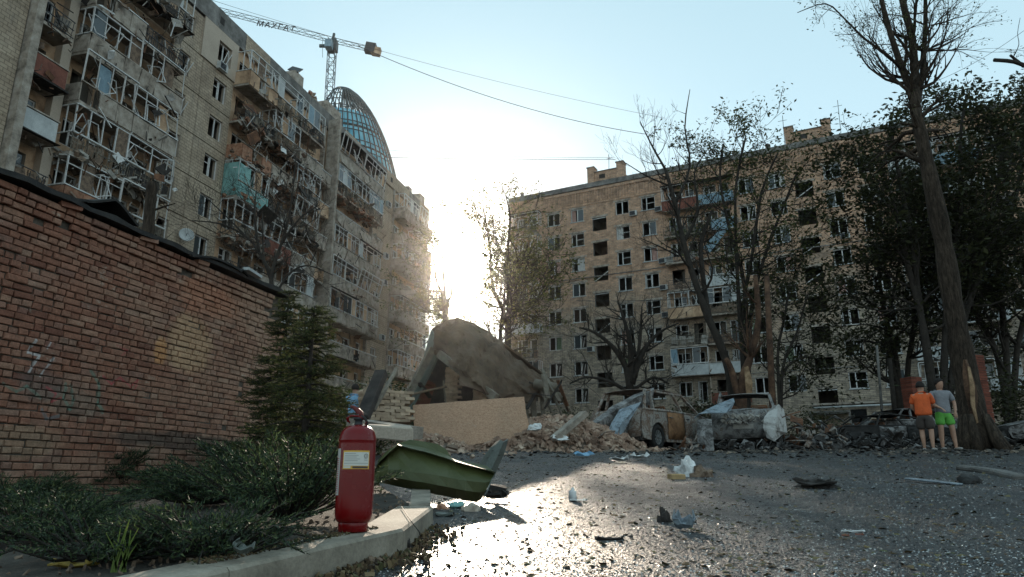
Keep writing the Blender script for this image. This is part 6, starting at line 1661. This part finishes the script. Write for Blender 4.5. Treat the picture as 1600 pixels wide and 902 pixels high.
def person(label, loc, rz, H, shirt, shorts, armL, armR, legs, sleeve=True, head_rot=(0, 0), phone=None, hair='hair', build=1.0):
    """local frame: +Y is where the body faces, X to its right; arms: (elbow, wrist) points"""
    s = H / 1.78; root = thing('person', label, 'person', tuple(loc), rz); V = lambda x, y, z: Vector((x * s, y * s, z * s)); b = build
    hipz = .93
    fL, fR = legs   # foot positions (x,y) left/right
    def leg(sx, f):
        hip = V(sx * .095, 0, hipz - .04); ank = V(f[0], f[1], .085); knee = (hip + ank) / 2 + V(sx * .01, .03, .02)
        return hip, knee, ank
    HL, KL, AL = leg(-1, fL); HR, KR, AR = leg(1, fR)
    ch = [[(V(0, 0, hipz), .14 * s * b, .10 * s * b), (V(0, .0, 1.08), .125 * s * b, .095 * s * b), (V(0, 0, 1.24), .14 * s * b, .10 * s), (V(0, -.01, 1.40), .15 * s, .095 * s), (V(0, 0, 1.485), .075 * s), (V(0, .01, 1.53), .066 * s), (V(head_rot[0] * .02, .02, 1.585), .086 * s, .100 * s), (V(head_rot[0] * .03, .02, 1.68), .100 * s, .122 * s), (V(head_rot[0] * .03, .015, 1.765), .078 * s, .094 * s)]]
    n0 = 9
    for H_, K_, A_2, f in ((HL, KL, AL, fL), (HR, KR, AR, fR)):
        toe = A_2 + V(.0 + .02 * (1 if f[0] > 0 else -1), .15, -.055)
        ch.append([0, (H_, .088 * s * b), ((H_ + K_) / 2, .078 * s * b), (K_, .066 * s), ((K_ * .6 + A_2 * .4) + V(0, -.02, 0), .066 * s), (A_2 + V(0, 0, .06), .044 * s), (A_2 + V(0, .0, -.04), .034 * s), (toe, .03 * s)])
    for sx, (el, wr) in ((-1, armL), (1, armR)):
        sh = V(sx * .19, -.01, 1.42); el = V(*el); wr = V(*wr); hd = wr + (wr - el).normalized() * .05 * s
        i0 = sum(sum(1 for e in c if not isinstance(e, int)) for c in ch)
        fw = (wr - el).normalized(); px_ = fw.cross(Vector((0, 0, 1))); px_ = px_.normalized() if px_.length > .1 else Vector((1, 0, 0)); nrm_ = px_.cross(fw)
        ch.append([3, (sh, .062 * s), ((sh + el) / 2, .054 * s), (el, .045 * s), ((el + wr) / 2, .043 * s), (wr, .029 * s), (hd, .030 * s, .018 * s)])
        palm = i0 + 5
        for k, (off, ln) in enumerate(((-.028, .065), (-.010, .075), (.009, .070), (.026, .055))):
            p1 = hd + fw * .045 * s + px_ * off * s; p2 = p1 + fw * ln * .55 * s - nrm_ * .012 * s; p3 = p2 + fw * ln * .4 * s - nrm_ * .022 * s
            ch.append([palm, (p1, .0095 * s), (p2, .0085 * s), (p3, .007 * s)])
        t1 = hd + px_ * (-.035 * sx * s) - fw * .005 * s; ch.append([palm, (t1, .010 * s), (t1 + fw * .035 * s + px_ * (-.015 * sx) * s, .008 * s)])
    body = skinned('body', ch, M['skin'], root)
    # face: nose, ears, brow, mouth
    hc = V(head_rot[0] * .03, .02, 1.66)
    m = MB(); a = head_rot[1]; ca, sa = math.cos(a), math.sin(a)
    def F(x, y, z): return hc + V(x * ca - y * sa, x * sa + y * ca, z)
    m.tube([F(0, .082, .03), F(0, .105, -.005), F(0, .09, -.012)], [.008 * s, .014 * s, .010 * s], 6)
    for sx in (-1, 1): m.tube([F(sx * .074, -.002, .03), F(sx * .084, -.008, .01), F(sx * .075, 0, -.025)], .011 * s, 6)
    m.build('nose_and_ears', M['skin'], root, kind='stuff')
    m = MB()
    for sx in (-1, 1): m.tube([F(sx * .018, .086, .028), F(sx * .042, .078, .028)], .006 * s, 5); m.tube([F(sx * .014, .09, .044), F(sx * .045, .08, .046)], .0045 * s, 5)
    m.tube([F(-.024, .082, -.045), F(0, .09, -.047), F(.024, .082, -.045)], .005 * s, 5); m.build('eyes_and_mouth', M['hair'], root, kind='stuff')
    rows_ = []
    for i in range(8):
        th_ = PI * .5 * i / 7 * 1.25; row_ = []
        for j in range(17):
            ph = 2 * PI * j / 16; lim = th_ * (1.0 if math.sin(ph - PI * 1.5 + PI) < .35 else 1.0)
            yy = math.sin(ph); cut = 1.0 - .38 * max(0, yy); t_ = th_ * cut
            row_.append(F(.104 * math.sin(t_) * math.cos(ph), .122 * math.sin(t_) * math.sin(ph) - .008, .018 + .128 * math.cos(t_)))
        rows_.append(row_)
    m = MB(); m.sheet(rows_, .004, True); m.build('hair', M[hair], root)
    # shirt
    ch = [[(V(0, 0, .86), .185 * s * b, .155 * s * b), (V(0, 0, .97), .19 * s * b, .155 * s * b), (V(0, 0, 1.12), .18 * s * b, .145 * s * b), (V(0, 0, 1.27), .195 * s * b, .145 * s), (V(0, -.01, 1.41), .21 * s, .135 * s), (V(0, 0, 1.49), .12 * s), (V(0, 0, 1.53), .085 * s)]]
    for sx, (el, wr) in ((-1, armL), (1, armR)):
        sh = V(sx * .195, -.01, 1.42); el = V(*el); ch.append([4, (sh, .085 * s), (sh.lerp(el, .45), .082 * s), (sh.lerp(el, .85), .078 * s)])
    skinned('shirt', ch, M[shirt], root)
    ch = [[(V(0, 0, 1.03), .165 * s * b, .135 * s * b), (V(0, 0, .90), .185 * s * b, .15 * s * b)]]
    for H_, K_ in ((HL, KL), (HR, KR)): ch.append([1, (H_ + V(0, 0, -.06), .125 * s * b), (H_.lerp(K_, .5), .118 * s * b), (H_.lerp(K_, 1.0 if shorts == 'brown_sh' else .8), .112 * s * b)])
    skinned('shorts', ch, M[shorts], root)
    for A_2, f in ((AL, fL), (AR, fR)):
        m = MB(); d = Vector((.02 * (1 if f[0] > 0 else -1), .15, 0)).normalized(); ps = []
        c0 = A_2 + V(0, -.05, -.035)
        m.tube([c0, c0 + d * .10 * s, c0 + d * .20 * s, c0 + d * .27 * s], [.045 * s, .05 * s, .048 * s, .03 * s], 10)
        for k in range(len(m.v)): x, y, z = m.v[k]; m.v[k] = (x, y, max(0.0, .02 + (z - .05 * s) * .75))
        m.build('shoe', M['shoe'], root)
    if phone:
        m = MB(); m.obox(V(*phone), (.075 * s, .15 * s, .01), (.5, 0, .3)); o = m.build('mobile_phone', M['phone']); o.matrix_world = Matrix.Translation(Vector(loc)) @ Matrix.Rotation(rz, 4, 'Z'); tag(o, 'black mobile phone held between the man in orange and the man in grey', 'mobile phone')
    return root
pA = gpt(1452, 18.2); hA = 1.70
person('man in an orange t-shirt and dark shorts standing with his back to the camera', (pA.x, pA.y, g(0, pA.y) + .02), math.radians(-38), hA, 'orange', 'brown_sh',
       ((-.26, .05, 1.15), (-.20, .20, .98)), ((.26, .10, 1.14), (.16, .34, 1.12)), ((-.10, .03), (.11, -.03)), head_rot=(.3, -.3), phone=(.12, .44, 1.13), build=1.18)
pB = gpt(1483, 18.5)
person('man in a grey t-shirt and bright green shorts facing the camera', (pB.x, pB.y, g(0, pB.y) + .02), math.radians(172), 1.80, 'greyshirt', 'green_sh',
       ((-.30, .0, 1.16), (-.24, .12, .93)), ((.28, .05, 1.15), (.16, .24, 1.02)), ((-.17, .02), (.13, .0)), head_rot=(.0, .5), build=1.05)
pC = at(553, 640, 19.5)
person('person in a light blue t-shirt walking away beyond the spruce', (pC.x, pC.y, at(553, 601, 19.5).z - 1.76), math.radians(-20), 1.76, 'blue_sh', 'brown_sh', ((-.24, .04, 1.15), (-.22, .15, .95)), ((.25, -.04, 1.15), (.24, .05, .92)), ((-.09, .15), (.10, -.15)))

# ------------------------------------------------------------------ posts, pillars, crane, dome, wires
def post(name, px, y, pt, r0, r1, mt, label, cat, lean=0, arm=None):
    b = gpt(px, y); tp = at(px + lean, pt, y); root = thing(name, label, cat, tuple(b)); m = MB(); m.tube([(0, 0, -.2), tuple((tp - b) * .5), tuple(tp - b)], [r0, (r0 + r1) / 2, r1], 10); m.build('pole', mt, root)
    if arm:
        m = MB(); e = tp - b; m.tube([tuple(e), (e.x, e.y, e.z + .3), (e.x + arm, e.y, e.z + .45)], .03, 6); m.build('arm', M['dark_metal'], root)
    return root
lp = post('lamp_post', 1210, 24, 432, .12, .09, M['bark_scorched'], 'rusty brown lamp post between the slender tree and the young tree', 'lamp post', -12)
post('utility_pole', 1382, 27, 540, .055, .045, M['concrete_d'], 'pale thin pole standing in front of the brick block, left of the two men', 'pole', -12)
post('dark_pole', 1402, 28, 560, .09, .08, M['bark_d'], 'dark slanting pole just right of the pale thin one', 'pole', -12)
M['pillar_red'] = vary('pillar_red', [(.12, .035, .022), (.22, .065, .04)], 3, .9, .3, 30, rand=.25)
def pillar(px, y, top_py, w, label):
    b = gpt(px, y); b.z -= .1; h = at(px, top_py, y).z - b.z; root = thing('brick_pillar', label, 'brick pillar', tuple(b), .3); r = random.Random(int(px)); n = int(h / .08)
    m = MB(); m.box(-w / 2 + .02, w / 2 - .02, -w / 2 + .02, w / 2 - .02, 0, h); m.build('core', M['mortar'], root)
    bw = w / 2 - .006; me = MB(); me.obox((0, 0, 0), (bw, w, .066), (0, 0, 0), .004, r); me = me.mesh('pillar_brick', M['pillar_red'])
    for k in range(n):
        for i in (-1, 1): inst('brick', me, root, ((i * w / 4) if k % 2 == 0 else 0, 0 if k % 2 == 0 else i * w / 4, k * .08 + .04), (0, 0, 0 if k % 2 == 0 else PI / 2))
pillar(1540, 22, 555, .5, 'red brick pillar rising behind the splintered tree'); pillar(1438, 26, 590, .5, 'red brick pillar half hidden behind the man in orange')
# tower crane
CY = 150.0; M['crane'] = vary('crane_paint', [(.02, .035, .04), (.045, .065, .07)], 3, .6, .1, 20)
cb = at(519, 200, CY); ctop = at(520, 62, CY); TC = thing('tower_crane', 'dark tower crane with a long lattice jib above the left block roof', 'tower crane', (cb.x, CY, 6))
def L_(p): return p - Vector(TC.location)
def lattice(m, a, b, w, step, rad, tri=False):
    a, b = Vector(a), Vector(b); d = (b - a); n = int(d.length / step); dn = d.normalized()
    x = dn.cross(Vector((0, 0, 1))) if abs(dn.z) < .9 else Vector((1, 0, 0)); x.normalize(); yv = x.cross(dn)
    cs = [x * w / 2 - yv * w / 2, -x * w / 2 - yv * w / 2, yv * w / 2] if tri else [x * w / 2 + yv * w / 2, -x * w / 2 + yv * w / 2, -x * w / 2 - yv * w / 2, x * w / 2 - yv * w / 2]
    for c in cs: m.bar(a + c, b + c, rad * 1.5)
    for i in range(n):
        p, q = a + d * i / n, a + d * (i + 1) / n
        for k in range(len(cs)): 
            u, v = cs[k], cs[(k + 1) % len(cs)]
            if i % 2: u, v = v, u
            m.bar(p + u, q + v, rad); 
            if not tri: m.bar(p + cs[k], p + cs[(k + 1) % len(cs)], rad)
mast_top = Vector((cb.x + .0, CY, ctop.z)); jl = at(340, 16, CY + 6); jr = at(590, 78, CY - 3); jroot = at(520, 62, CY)
m = MB(); lattice(m, L_(Vector((cb.x, CY, 8))), L_(jroot), 1.7, 2.2, .09); m.build('mast', M['crane'], TC, kind='stuff')
m = MB(); lattice(m, L_(jroot), L_(at(330, 12, CY)), 1.2, 1.9, .065, True); m.build('jib', M['crane'], TC, kind='stuff')
m = MB(); lattice(m, L_(jroot), L_(at(594, 80, CY)), 1.1, 1.9, .065, True); m.build('counter_jib', M['crane'], TC, kind='stuff')
m = MB(); c_ = L_(at(519, 72, CY)); m.obox(c_, (2.4, 2.2, 2.6)); m.build('slewing_unit', M['crane'], TC); m = MB(); c_ = L_(at(514, 70, CY - 2)); m.obox(c_, (1.6, 1.8, 2.0)); m.build('cabin', M['blue_panel'], TC)
m = MB(); m.bar(L_(jroot), L_(at(522, 56, CY)) + Vector((0, 0, .6)), .5); m.build('tower_head', M['crane'], TC)
m = MB(); c_ = L_(at(588, 81, CY)); m.obox(c_, (2.0, 1.5, 1.8), (0, .2, 0)); m.build('counterweight', M['plaster_tan'], TC)
m = MB(); m.obox(L_(at(579, 76, CY)), (2.4, 1.7, 2.4), (0, .2, 0)); m.build('winch_box', M['dark_metal'], TC)
m = MB(); a_ = L_(at(504, 60, CY)); m.bar(a_, L_(at(504, 90, CY)), .08); m.obox(L_(at(504, 72, CY)), (1.5, .5, .7)); m.build('hook_block', M['crane'], TC, kind='stuff')
fc = bpy.data.curves.new('sign_letters', 'FONT'); fc.body = 'МАХГАТ'; fc.size = 2.0; fc.extrude = .08; fc.space_character = 1.25
bpy.context.view_layer.update()
tmp = bpy.data.objects.new('sign_letters_src', fc); C.objects.link(tmp); dg = bpy.context.evaluated_depsgraph_get(); me = bpy.data.meshes.new_from_object(tmp.evaluated_get(dg)); bpy.data.objects.remove(tmp)
me.materials.clear(); me.materials.append(M['dark_metal']); sl = bpy.data.objects.new('sign_letters', me); link(sl, TC); a_ = L_(at(400, 40, CY - 1)); b__ = L_(at(437, 46, CY - 1)); sl.location = a_
sl.rotation_euler = (PI / 2, math.atan2(-(b__.z - a_.z), b__.x - a_.x), 0); sl['kind'] = 'stuff'
# domed tower under construction
DY = 170.0; dc = at(541, 230, DY); D0 = Vector((dc.x, DY, 6)); DT = thing('domed_tower', 'glass tower under construction with an open steel dome, behind the left block', 'tower', tuple(D0))
zt_ = at(550, 138, DY).z - 6; xr = (at(606, 262, DY).x - dc.x) * 1.42
def drad(z):
    t = max(0.0, min(1.0, (z - 30) / (zt_ - 30))); return xr * (1 - t ** 2.9) ** .60 * (1.0 + .10 * (1 - t))
def dsh(z):
    t = max(0.0, min(1.0, (z - 30) / (zt_ - 30))); return -.12 * xr * t ** 2.2
m = MB(); NR = 56; zs_ = [30 + (zt_ - 30) * (1 - (1 - k / 22) ** 1.3) for k in range(23)]
for k in range(NR):
    a = 2 * PI * k / NR; zlim = 23 if True else 20
    pts = [(dsh(z) + drad(z) * math.cos(a), drad(z) * math.sin(a), z) for z in zs_[: (23 if math.cos(a) > -.35 else 15)]]
    m.tube(pts, .16, 4, False)
for i in range(3, 22):
    z = zs_[i]; rr_ = drad(z); arc = [(dsh(z) + rr_ * math.cos(2 * PI * j / 56), rr_ * math.sin(2 * PI * j / 56), z) for j in range(57)]
    if z > zt_ * .84: arc = [p for p in arc if p[0] - dsh(z) > -.4 * rr_]
    if len(arc) > 2: m.tube(arc, .13, 4, False)
m.build('dome_frame', M['crane'], DT, kind='stuff')
m = MB()
for z in [20 + 4.0 * k for k in range(int((zt_ - 30) / 4.0) + 1)]:
    rr_ = drad(z) * .93; m.lathe([(0, z), (rr_, z), (rr_, z + .5), (0, z + .5)], 32, (dsh(z), 0, 0), smooth=False)
m.build('floor_slab', M['crane'], DT, kind='stuff')
m = MB(); 
for k in range(26):
    a = 2 * PI * k / 26
    zz = 20
    while zz < zt_ - 12: rr_ = drad(zz + 4) * .8; m.bar((dsh(zz) + rr_ * math.cos(a), rr_ * math.sin(a), zz), (dsh(zz) + rr_ * math.cos(a), rr_ * math.sin(a), zz + 4.1), .5); zz += 4.0
m.build('columns', M['crane'], DT, kind='stuff')
gl = NT('glass_blue'); n_ = gl.noise(.25, 2, .5); M['glass_blue'] = gl.done(gl.ramp(n_, [(.4, (.10, .36, .48)), (.6, (.16, .46, .58))]), .25, .0, None, .5)
pm = MB(); zg = [at(560, 255, DY).z - 6, at(560, 222, DY).z - 6, at(560, 196, DY).z - 6]
for (z0_, z1_, a0_, a1_) in ((zg[0] - 9, zg[0] - .6, -1.9, .3), (zg[0], zg[1] - .8, -1.75, .3), (zg[1], zg[2], -1.75, .25)):
    n = 22
    for i in range(n):
        a, b_ = a0_ + (a1_ - a0_) * i / n, a0_ + (a1_ - a0_) * (i + .93) / n; R1_, R2_ = drad(z0_) * .985, drad(z1_) * .985
        u0, u1 = dsh(z0_), dsh(z1_); p = MB(); p.quad((u0 + R1_ * math.cos(a), R1_ * math.sin(a), z0_), (u0 + R1_ * math.cos(b_), R1_ * math.sin(b_), z0_), (u1 + R2_ * math.cos(b_), R2_ * math.sin(b_), z1_), (u1 + R2_ * math.cos(a), R2_ * math.sin(a), z1_)); p.build('pane', M['glass_blue'], DT)
m = MB(); m.box(-3, 3, -3, 3, 10, at(520, 205, DY).z - 6); m.build('service_core', M['concrete'], DT)
# overhead wires
def wire(label, a, b, sag, r=.012, n=24):
    a, b = Vector(a), Vector(b); pts = [a.lerp(b, i / n) - Vector((0, 0, sag * 4 * (i / n) * (1 - i / n))) for i in range(n + 1)]; m = MB(); m.tube(pts, r, 4, True); o = m.build('overhead_wire', M['dark_metal']); return tag(o, label, 'wire')
wire('thick dark cable drooping from behind the crane to the roof of the brick block', at(560, 72, 60), at(1010, 210, 68), 1.2, .035)
wire('thin wire crossing the sky above the crane jib', at(330, 0, 55), at(1040, 185, 66), .8, .018)
wire('upper of two level wires across the gap between the blocks', at(598, 234, 70), at(960, 246, 72), .3, .02); wire('lower of two level wires across the gap between the blocks', at(600, 246, 68), at(962, 249, 72), .1, .03)
wire('thin wire at the upper right of the sky', at(1440, 135, 40), at(1600, 48, 30), .3, .012)
wire('wire strung across the front of the brick block at mid height', at(900, 470, 50), at(1420, 430, 40), .5, .02)

# ------------------------------------------------------------------ small things on the asphalt
M['plastic_w'] = vary('plastic_white', [(.5, .5, .5), (.75, .74, .72)], 9, .4, .3, 20)
M['plastic_b'] = vary('plastic_blue', [(.12, .26, .40), (.22, .40, .56)], 5, .35, .2, 30)
def lump(name, px, py, sx, sz, mt, label, cat, seed=1, sy=None, rough=.35, sub=3):
    r = random.Random(seed); bm_ = bmesh.new(); bmesh.ops.create_icosphere(bm_, subdivisions=sub, radius=1); 
    for v in bm_.verts:
        n = 1 + rough * mnoise.noise(v.co * 1.7 + Vector((seed, 0, 0))) + rough * .5 * mnoise.noise(v.co * 4 + Vector((0, seed, 0))); v.co *= n; v.co.x *= sx / 2; v.co.y *= (sy or sx * .7) / 2; v.co.z = max(-.15, v.co.z) * sz
    me_ = bpy.data.meshes.new(name); bm_.to_mesh(me_); bm_.free(); me_.materials.append(mt); o = bpy.data.objects.new(name, me_); link(o); p = ongr(px, py); o.location = (p.x, p.y, g(0, p.y) + .1 * sz); return tag(o, label, cat)
lump('plastic_bag', 1073, 745, .26, .17, M['plastic_w'], 'crumpled white plastic bag on the asphalt in front of the hatchback', 'plastic bag', 3, rough=.7)
p = ongr(1057, 750); m = MB(); m.obox((p.x, p.y, g(0, p.y) + .03), (.16, .12, .065), (.07, 0, .2), .006, rj); o = m.build('yellow_brick', vary('brick_yellow', [(.34, .22, .10), (.46, .32, .17)], 6, .9, .3, 50)); tag(o, 'yellow brick piece beside the white plastic bag', 'brick'); bevel(o, .006)
lump('dirt_clod', 1096, 746, .22, .09, M['debris_m'], 'brown clod of roots right of the white plastic bag', 'clod', 4, rough=.9)
p = ongr(1275, 766); o = scrap('charred_cloth', p + Vector((0, 0, .02)), .62, .22, .12, M['debris_d'], 'charred black flap lying on the asphalt right of centre', 'cloth', -.05, (.05, 0), 7, 7, .25, .02); o.scale = (.62, .6, .55)
lump('charred_lump', 1275, 764, .36, .075, M['debris_d'], 'black burnt lump under the charred flap', 'lump', 8, rough=.6)
plank('grey_plank', ongr(1418, 748, .03), ongr(1500, 757, .02), .09, .02, 'ash_blue', 'grey painted board lying flat at the right of the yard', 'plank')
lump('burnt_roll', 1515, 757, .26, .09, M['bitumen'], 'black burnt roll at the end of the grey board', 'roll', 9, rough=.5)
p = ongr(895, 783); m = MB(); R = .03
m.lathe([(0, 0), (R, .002), (R, .06), (R * .9, .075), (R * .4, .085), (R * .4, .10), (0, .10)], 14, (p.x, p.y, g(0, p.y))); o = m.build('plastic_bottle', M['plastic_w']); tag(o, 'small white plastic bottle standing upright in the sunlit patch', 'bottle')
scrap('white_card', ongr(905, 784) + Vector((0, 0, .004)), .16, .05, .01, M['plastic_w'], 'white card lying flat right of the small white bottle', 'card', .1, seed=11)
o = scrap('grey_casing', ongr(1069, 836) + Vector((0, 0, .02)), .13, .085, .05, M['ash_blue'], 'grey blue curved plastic casing with a pointed end, in the near foreground', 'plastic casing', -.5, (.15, .1), 12, 7, .9)
lump('brown_clump', 1040, 822, .075, .07, M['debris_d'], 'dark brown bark clump left of the grey blue casing', 'bark clump', 13, rough=1.0)
scrap('bark_strip', ongr(953, 850) + Vector((0, 0, .012)), .17, .038, .02, M['debris_d'], 'long dark bark strip with a mossy edge in the near foreground', 'bark strip', .05, seed=14)
scrap('blue_pack', ongr(912, 716) + Vector((0, 0, .03)), .42, .3, .1, M['plastic_b'], 'flat light blue bottle at the foot of the rubble', 'plastic pack', .1, (.2, 0), seed=15)
scrap('white_wrap', ongr(968, 724) + Vector((0, 0, .03)), .36, .25, .10, M['plastic_w'], 'white wrapping lying before the rubble foot', 'wrapping', .4, seed=16); scrap('white_wrap', ongr(1000, 720) + Vector((0, 0, .03)), .34, .25, .10, M['plastic_w'], 'cream wrapping lying just left of the hatchback wheel', 'wrapping', -.3, seed=17)
lump('plaster_bag', 834, 672, .3, .14, M['plastic_w'], 'white crumpled packet lying on the rubble below the hut post', 'packet', 18, rough=.6).location = at(836, 671, 17.3)
o = scrap('printed_wrapper', at(876, 687, 17.1), .42, .2, .08, M['plastic_w'], 'pale printed wrapper at the lower end of the lintel', 'wrapper', .2, (.5, 0), seed=19)
scrap('broken_tile', ongr(713, 798) + Vector((0, 0, .015)), .11, .09, .03, M['teal_panel'], 'greenish broken slab under the olive sheet', 'slab fragment', .4, (.2, -.2), seed=20, th=.012)
scrap('broken_slab', ongr(694, 811) + Vector((0, 0, .01)), .12, .08, .015, M['grey_sheet'], 'grey slab fragment with a black edge beside the kerb corner', 'slab fragment', -.1, seed=21, th=.014)
lump('concrete_chunk', 736, 803, .11, .055, M['plaster_pink'], 'pinkish concrete chunk below the olive sheet', 'concrete chunk', 22, rough=.5); lump('brick_chunk', 690, 800, .10, .04, M['brick_red'], 'reddish brick chunk between two slab fragments', 'brick chunk', 23, rough=.5)
scrap('tyre_strip', ongr(775, 784) + Vector((0, 0, .02)), .26, .08, .04, M['bitumen'], 'black rubber strip right of the hanging metal strip', 'rubber strip', -.5, seed=24, th=.02); p = ongr(777, 773); m = MB(); m.obox((p.x, p.y, g(0, p.y) + .035), (.14, .08, .07), (.07, .1, .1), .01, rj); o = m.build('dark_block', M['bitumen']); tag(o, 'small black block behind the rubber strip', 'block')
m = MB(); m.tube([ongr(776, 796, .01), ongr(800, 812, .012), ongr(824, 828, .006)], [.010, .008, .006], 5); o = m.build('stick', M['wood_grey']); tag(o, 'straight grey stick lying across the sunlit asphalt', 'stick')
m = MB(); m.tube([kp(627, 795) + Vector((0, 0, .012)), kp(640, 815) + Vector((0, 0, .01)), kp(652, 832) + Vector((.01, -.02, .004)), ongr(660, 846, .03)], .0022, 5); o = m.build('loose_wire', M['bitumen']); tag(o, 'thin black wire hanging over the kerb corner', 'wire')
m = MB(); m.tube([ongr(1303, 846, .01), ongr(1320, 843, .014), ongr(1345, 844, .01)], [.008, .007, .004], 5); o = m.build('twig', M['debris_m']); tag(o, 'brown twig in the right foreground beside red scraps', 'twig')
scrap('white_strip', ongr(1333, 836) + Vector((0, 0, .008)), .13, .022, .012, M['plastic_w'], 'narrow white strip lying by the twig in the right foreground', 'strip', -.1, seed=26)
scrap('red_scrap', ongr(1322, 843) + Vector((0, 0, .008)), .03, .03, .012, M['rust_panel'], 'small red scrap left of the other, below the white strip', 'scrap', .4, seed=27); scrap('red_scrap', ongr(1344, 841) + Vector((0, 0, .008)), .045, .025, .012, M['rust_panel'], 'larger red scrap at the right end of the white strip', 'scrap', -.4, seed=28)
lump('mossy_clod', 583, 885, .06, .03, M['debris_m'], 'brown clod at the foot of the kerb face', 'clod', 30, rough=.8); lump('bark_clump', 630, 862, .08, .045, M['debris_d'], 'dark clump in the angle below the kerb corner', 'clump', 31, rough=.9)
# far kerb at the right
KR_ = thing('kerb', None, None, tuple(gpt(1520, 15.5))); KR_['kind'] = 'structure'; k0 = Vector(KR_.location)
ks = [(1500, 731, 0), (1530, 734, 0), (1562, 739, 0), (1595, 747, 0)]
for i in range(len(ks) - 1):
    a, b_ = ongr(ks[i][0] + 1, ks[i][1], .02), ongr(ks[i + 1][0] - 1, ks[i + 1][1], .02); m = MB(); m.bar(a - k0, b_ - k0, .15, .07); o = m.build('kerb_stone', M['concrete_d'], KR_); bevel(o, .02)
# grit, glass chips, leaves: nobody could count them
def chips(name, n, ymin, ymax, smin, smax, mt, seed, flat=.35, xr=1.0, dens=1.6, x_off=0):
    r = random.Random(seed); m = MB()
    for _ in range(n):
        y = ymin + (ymax - ymin) * r.random() ** dens; px = r.uniform(560 if y < 5 else 520, 1640); p = gpt(px, y)
        if p.x < bed_edge(y) + (.26 if y < 5.2 else .3): continue
        s = r.uniform(smin, smax) * (1 + y * .05); z = g(p.x, y) + .035 * mnoise.noise(Vector((p.x * .35, y * .35, 0))) + .012 * mnoise.noise(Vector((p.x * 1.7, y * 1.7, 3)))
        if y > 14: z += .05 * mnoise.noise(Vector((p.x * 1.1, y * 1.1, 7)))
        a = r.uniform(0, 2 * PI); tl = r.gauss(0, .5); c = Vector((p.x, y, z + s * flat * .3))
        ax = Vector((math.cos(a), math.sin(a), math.sin(tl) * .6)) * s; ay = Vector((-math.sin(a), math.cos(a), r.gauss(0, .3))) * s * r.uniform(.4, .9)
        k = len(m.v); m.v += [tuple(c - ax), tuple(c - ay), tuple(c + ax), tuple(c + ay), tuple(c + Vector((r.gauss(0, .3) * s, r.gauss(0, .3) * s, s * flat)))]
        m.f += [(k, k + 1, k + 4), (k + 1, k + 2, k + 4), (k + 2, k + 3, k + 4), (k + 3, k, k + 4)]; m.sm += [False] * 4
    return m.build(name, mt, kind='stuff')
def islmat(name, cols, rough, spec=.5):
    t = NT(name); isl = t.n.new('ShaderNodeNewGeometry').outputs['Random Per Island']; return t.done(t.ramp(isl, [(i / (len(cols) - 1), c) for i, c in enumerate(cols)]), rough, 0, None, spec)
chips('gravel', 42000, 2.7, 24, .002, .006, islmat('grit', [(.012, .012, .013), (.028, .027, .027), (.06, .055, .05), (.03, .027, .025), (.20, .18, .16), (.34, .31, .28)], .25), 71, .3, dens=1.8)
chips('charred_bits', 450, 3, 16, .004, .014, islmat('charred', [(.012, .010, .009), (.05, .032, .02), (.03, .025, .02)], .8), 76, .4, dens=1.1)
chips('glass_chips', 12000, 2.7, 19, .0025, .0065, islmat('glass_chip', [(.30, .33, .34), (.5, .52, .52), (.42, .38, .33)], .12, .8), 72, .5, dens=1.9)
chips('leaf_litter', 2600, 2.8, 19, .008, .020, islmat('dead_leaf', [(.05, .03, .018), (.12, .07, .035), (.16, .12, .05), (.06, .07, .025)], .8), 73, .25, dens=1.5)
chips('burnt_ground_litter', 1500, 13.5, 19.5, .015, .055, islmat('burnt_litter', [(.010, .009, .008), (.035, .028, .022), (.02, .018, .018), (.07, .05, .035)], .8), 77, .45, dens=.6)
chips('leaf_and_twig_bits', 380, 3.2, 14, .006, .024, islmat('twig_bit', [(.03, .02, .012), (.09, .055, .03), (.05, .055, .02), (.14, .11, .07)], .8), 78, .35, dens=.9)
chips('rubble_bits', 650, 15.5, 24, .015, .06, islmat('burnt_bit', [(.02, .018, .016), (.08, .06, .05), (.20, .15, .11), (.05, .045, .04)], .85), 74, .6, dens=1.0)
r_ = random.Random(75); m = MB()
for _ in range(650):   # leaves and dirt swept against the kerb
    t = r_.random(); a = lerp(front[1], front[2], t) if r_.random() < .6 else lerp(front[2], front[3], t); d = abs(r_.gauss(0, .09)); p = a + Vector((.9, -.5, 0)).normalized() * d; s = r_.uniform(.004, .016)
    m.obox((p.x, p.y, g(0, p.y) + s * .5 + .01), (s * 2, s, s * .4), (r_.random() * 2, r_.random() * 2, r_.random() * 3), s * .3, r_)
m.build('kerb_litter', islmat('litter', [(.03, .02, .012), (.10, .06, .03), (.18, .12, .06), (.05, .06, .02)], .85), kind='stuff')
m = MB()
for _ in range(500):
    t = r_.random(); a = lerp(front[1], front[2], t).lerp(lerp(backl[1], backl[2], t), r_.random() * .5 + .5) ; s = r_.uniform(.003, .009)
    m.obox((a.x, a.y, g(0, a.y) + KT + s * .3), (s * 2, s, s * .4), (r_.random(), r_.random(), r_.random() * 3), s * .3, r_)
m.build('kerb_crumbs', bpy.data.materials['litter'], kind='stuff')
# ------------------------------------------------------------------ thin dusty air, added mostly for a glare-like glow round the sun
m = MB(); m.box(-320, 320, -70, 330, -6, 165); hz_ = m.build('haze', None)
hm = bpy.data.materials.new('glow_haze'); hm.use_nodes = True; hn = hm.node_tree.nodes; hn.clear(); ho = hn.new('ShaderNodeOutputMaterial'); hv = hn.new('ShaderNodeVolumePrincipled')
hv.inputs['Color'].default_value = (.95, .93, .90, 1); hv.inputs['Density'].default_value = .00011; hv.inputs['Anisotropy'].default_value = .94
hm.node_tree.links.new(hv.outputs[0], ho.inputs['Volume']); hz_.data.materials.clear(); hz_.data.materials.append(hm); hz_['kind'] = 'stuff'
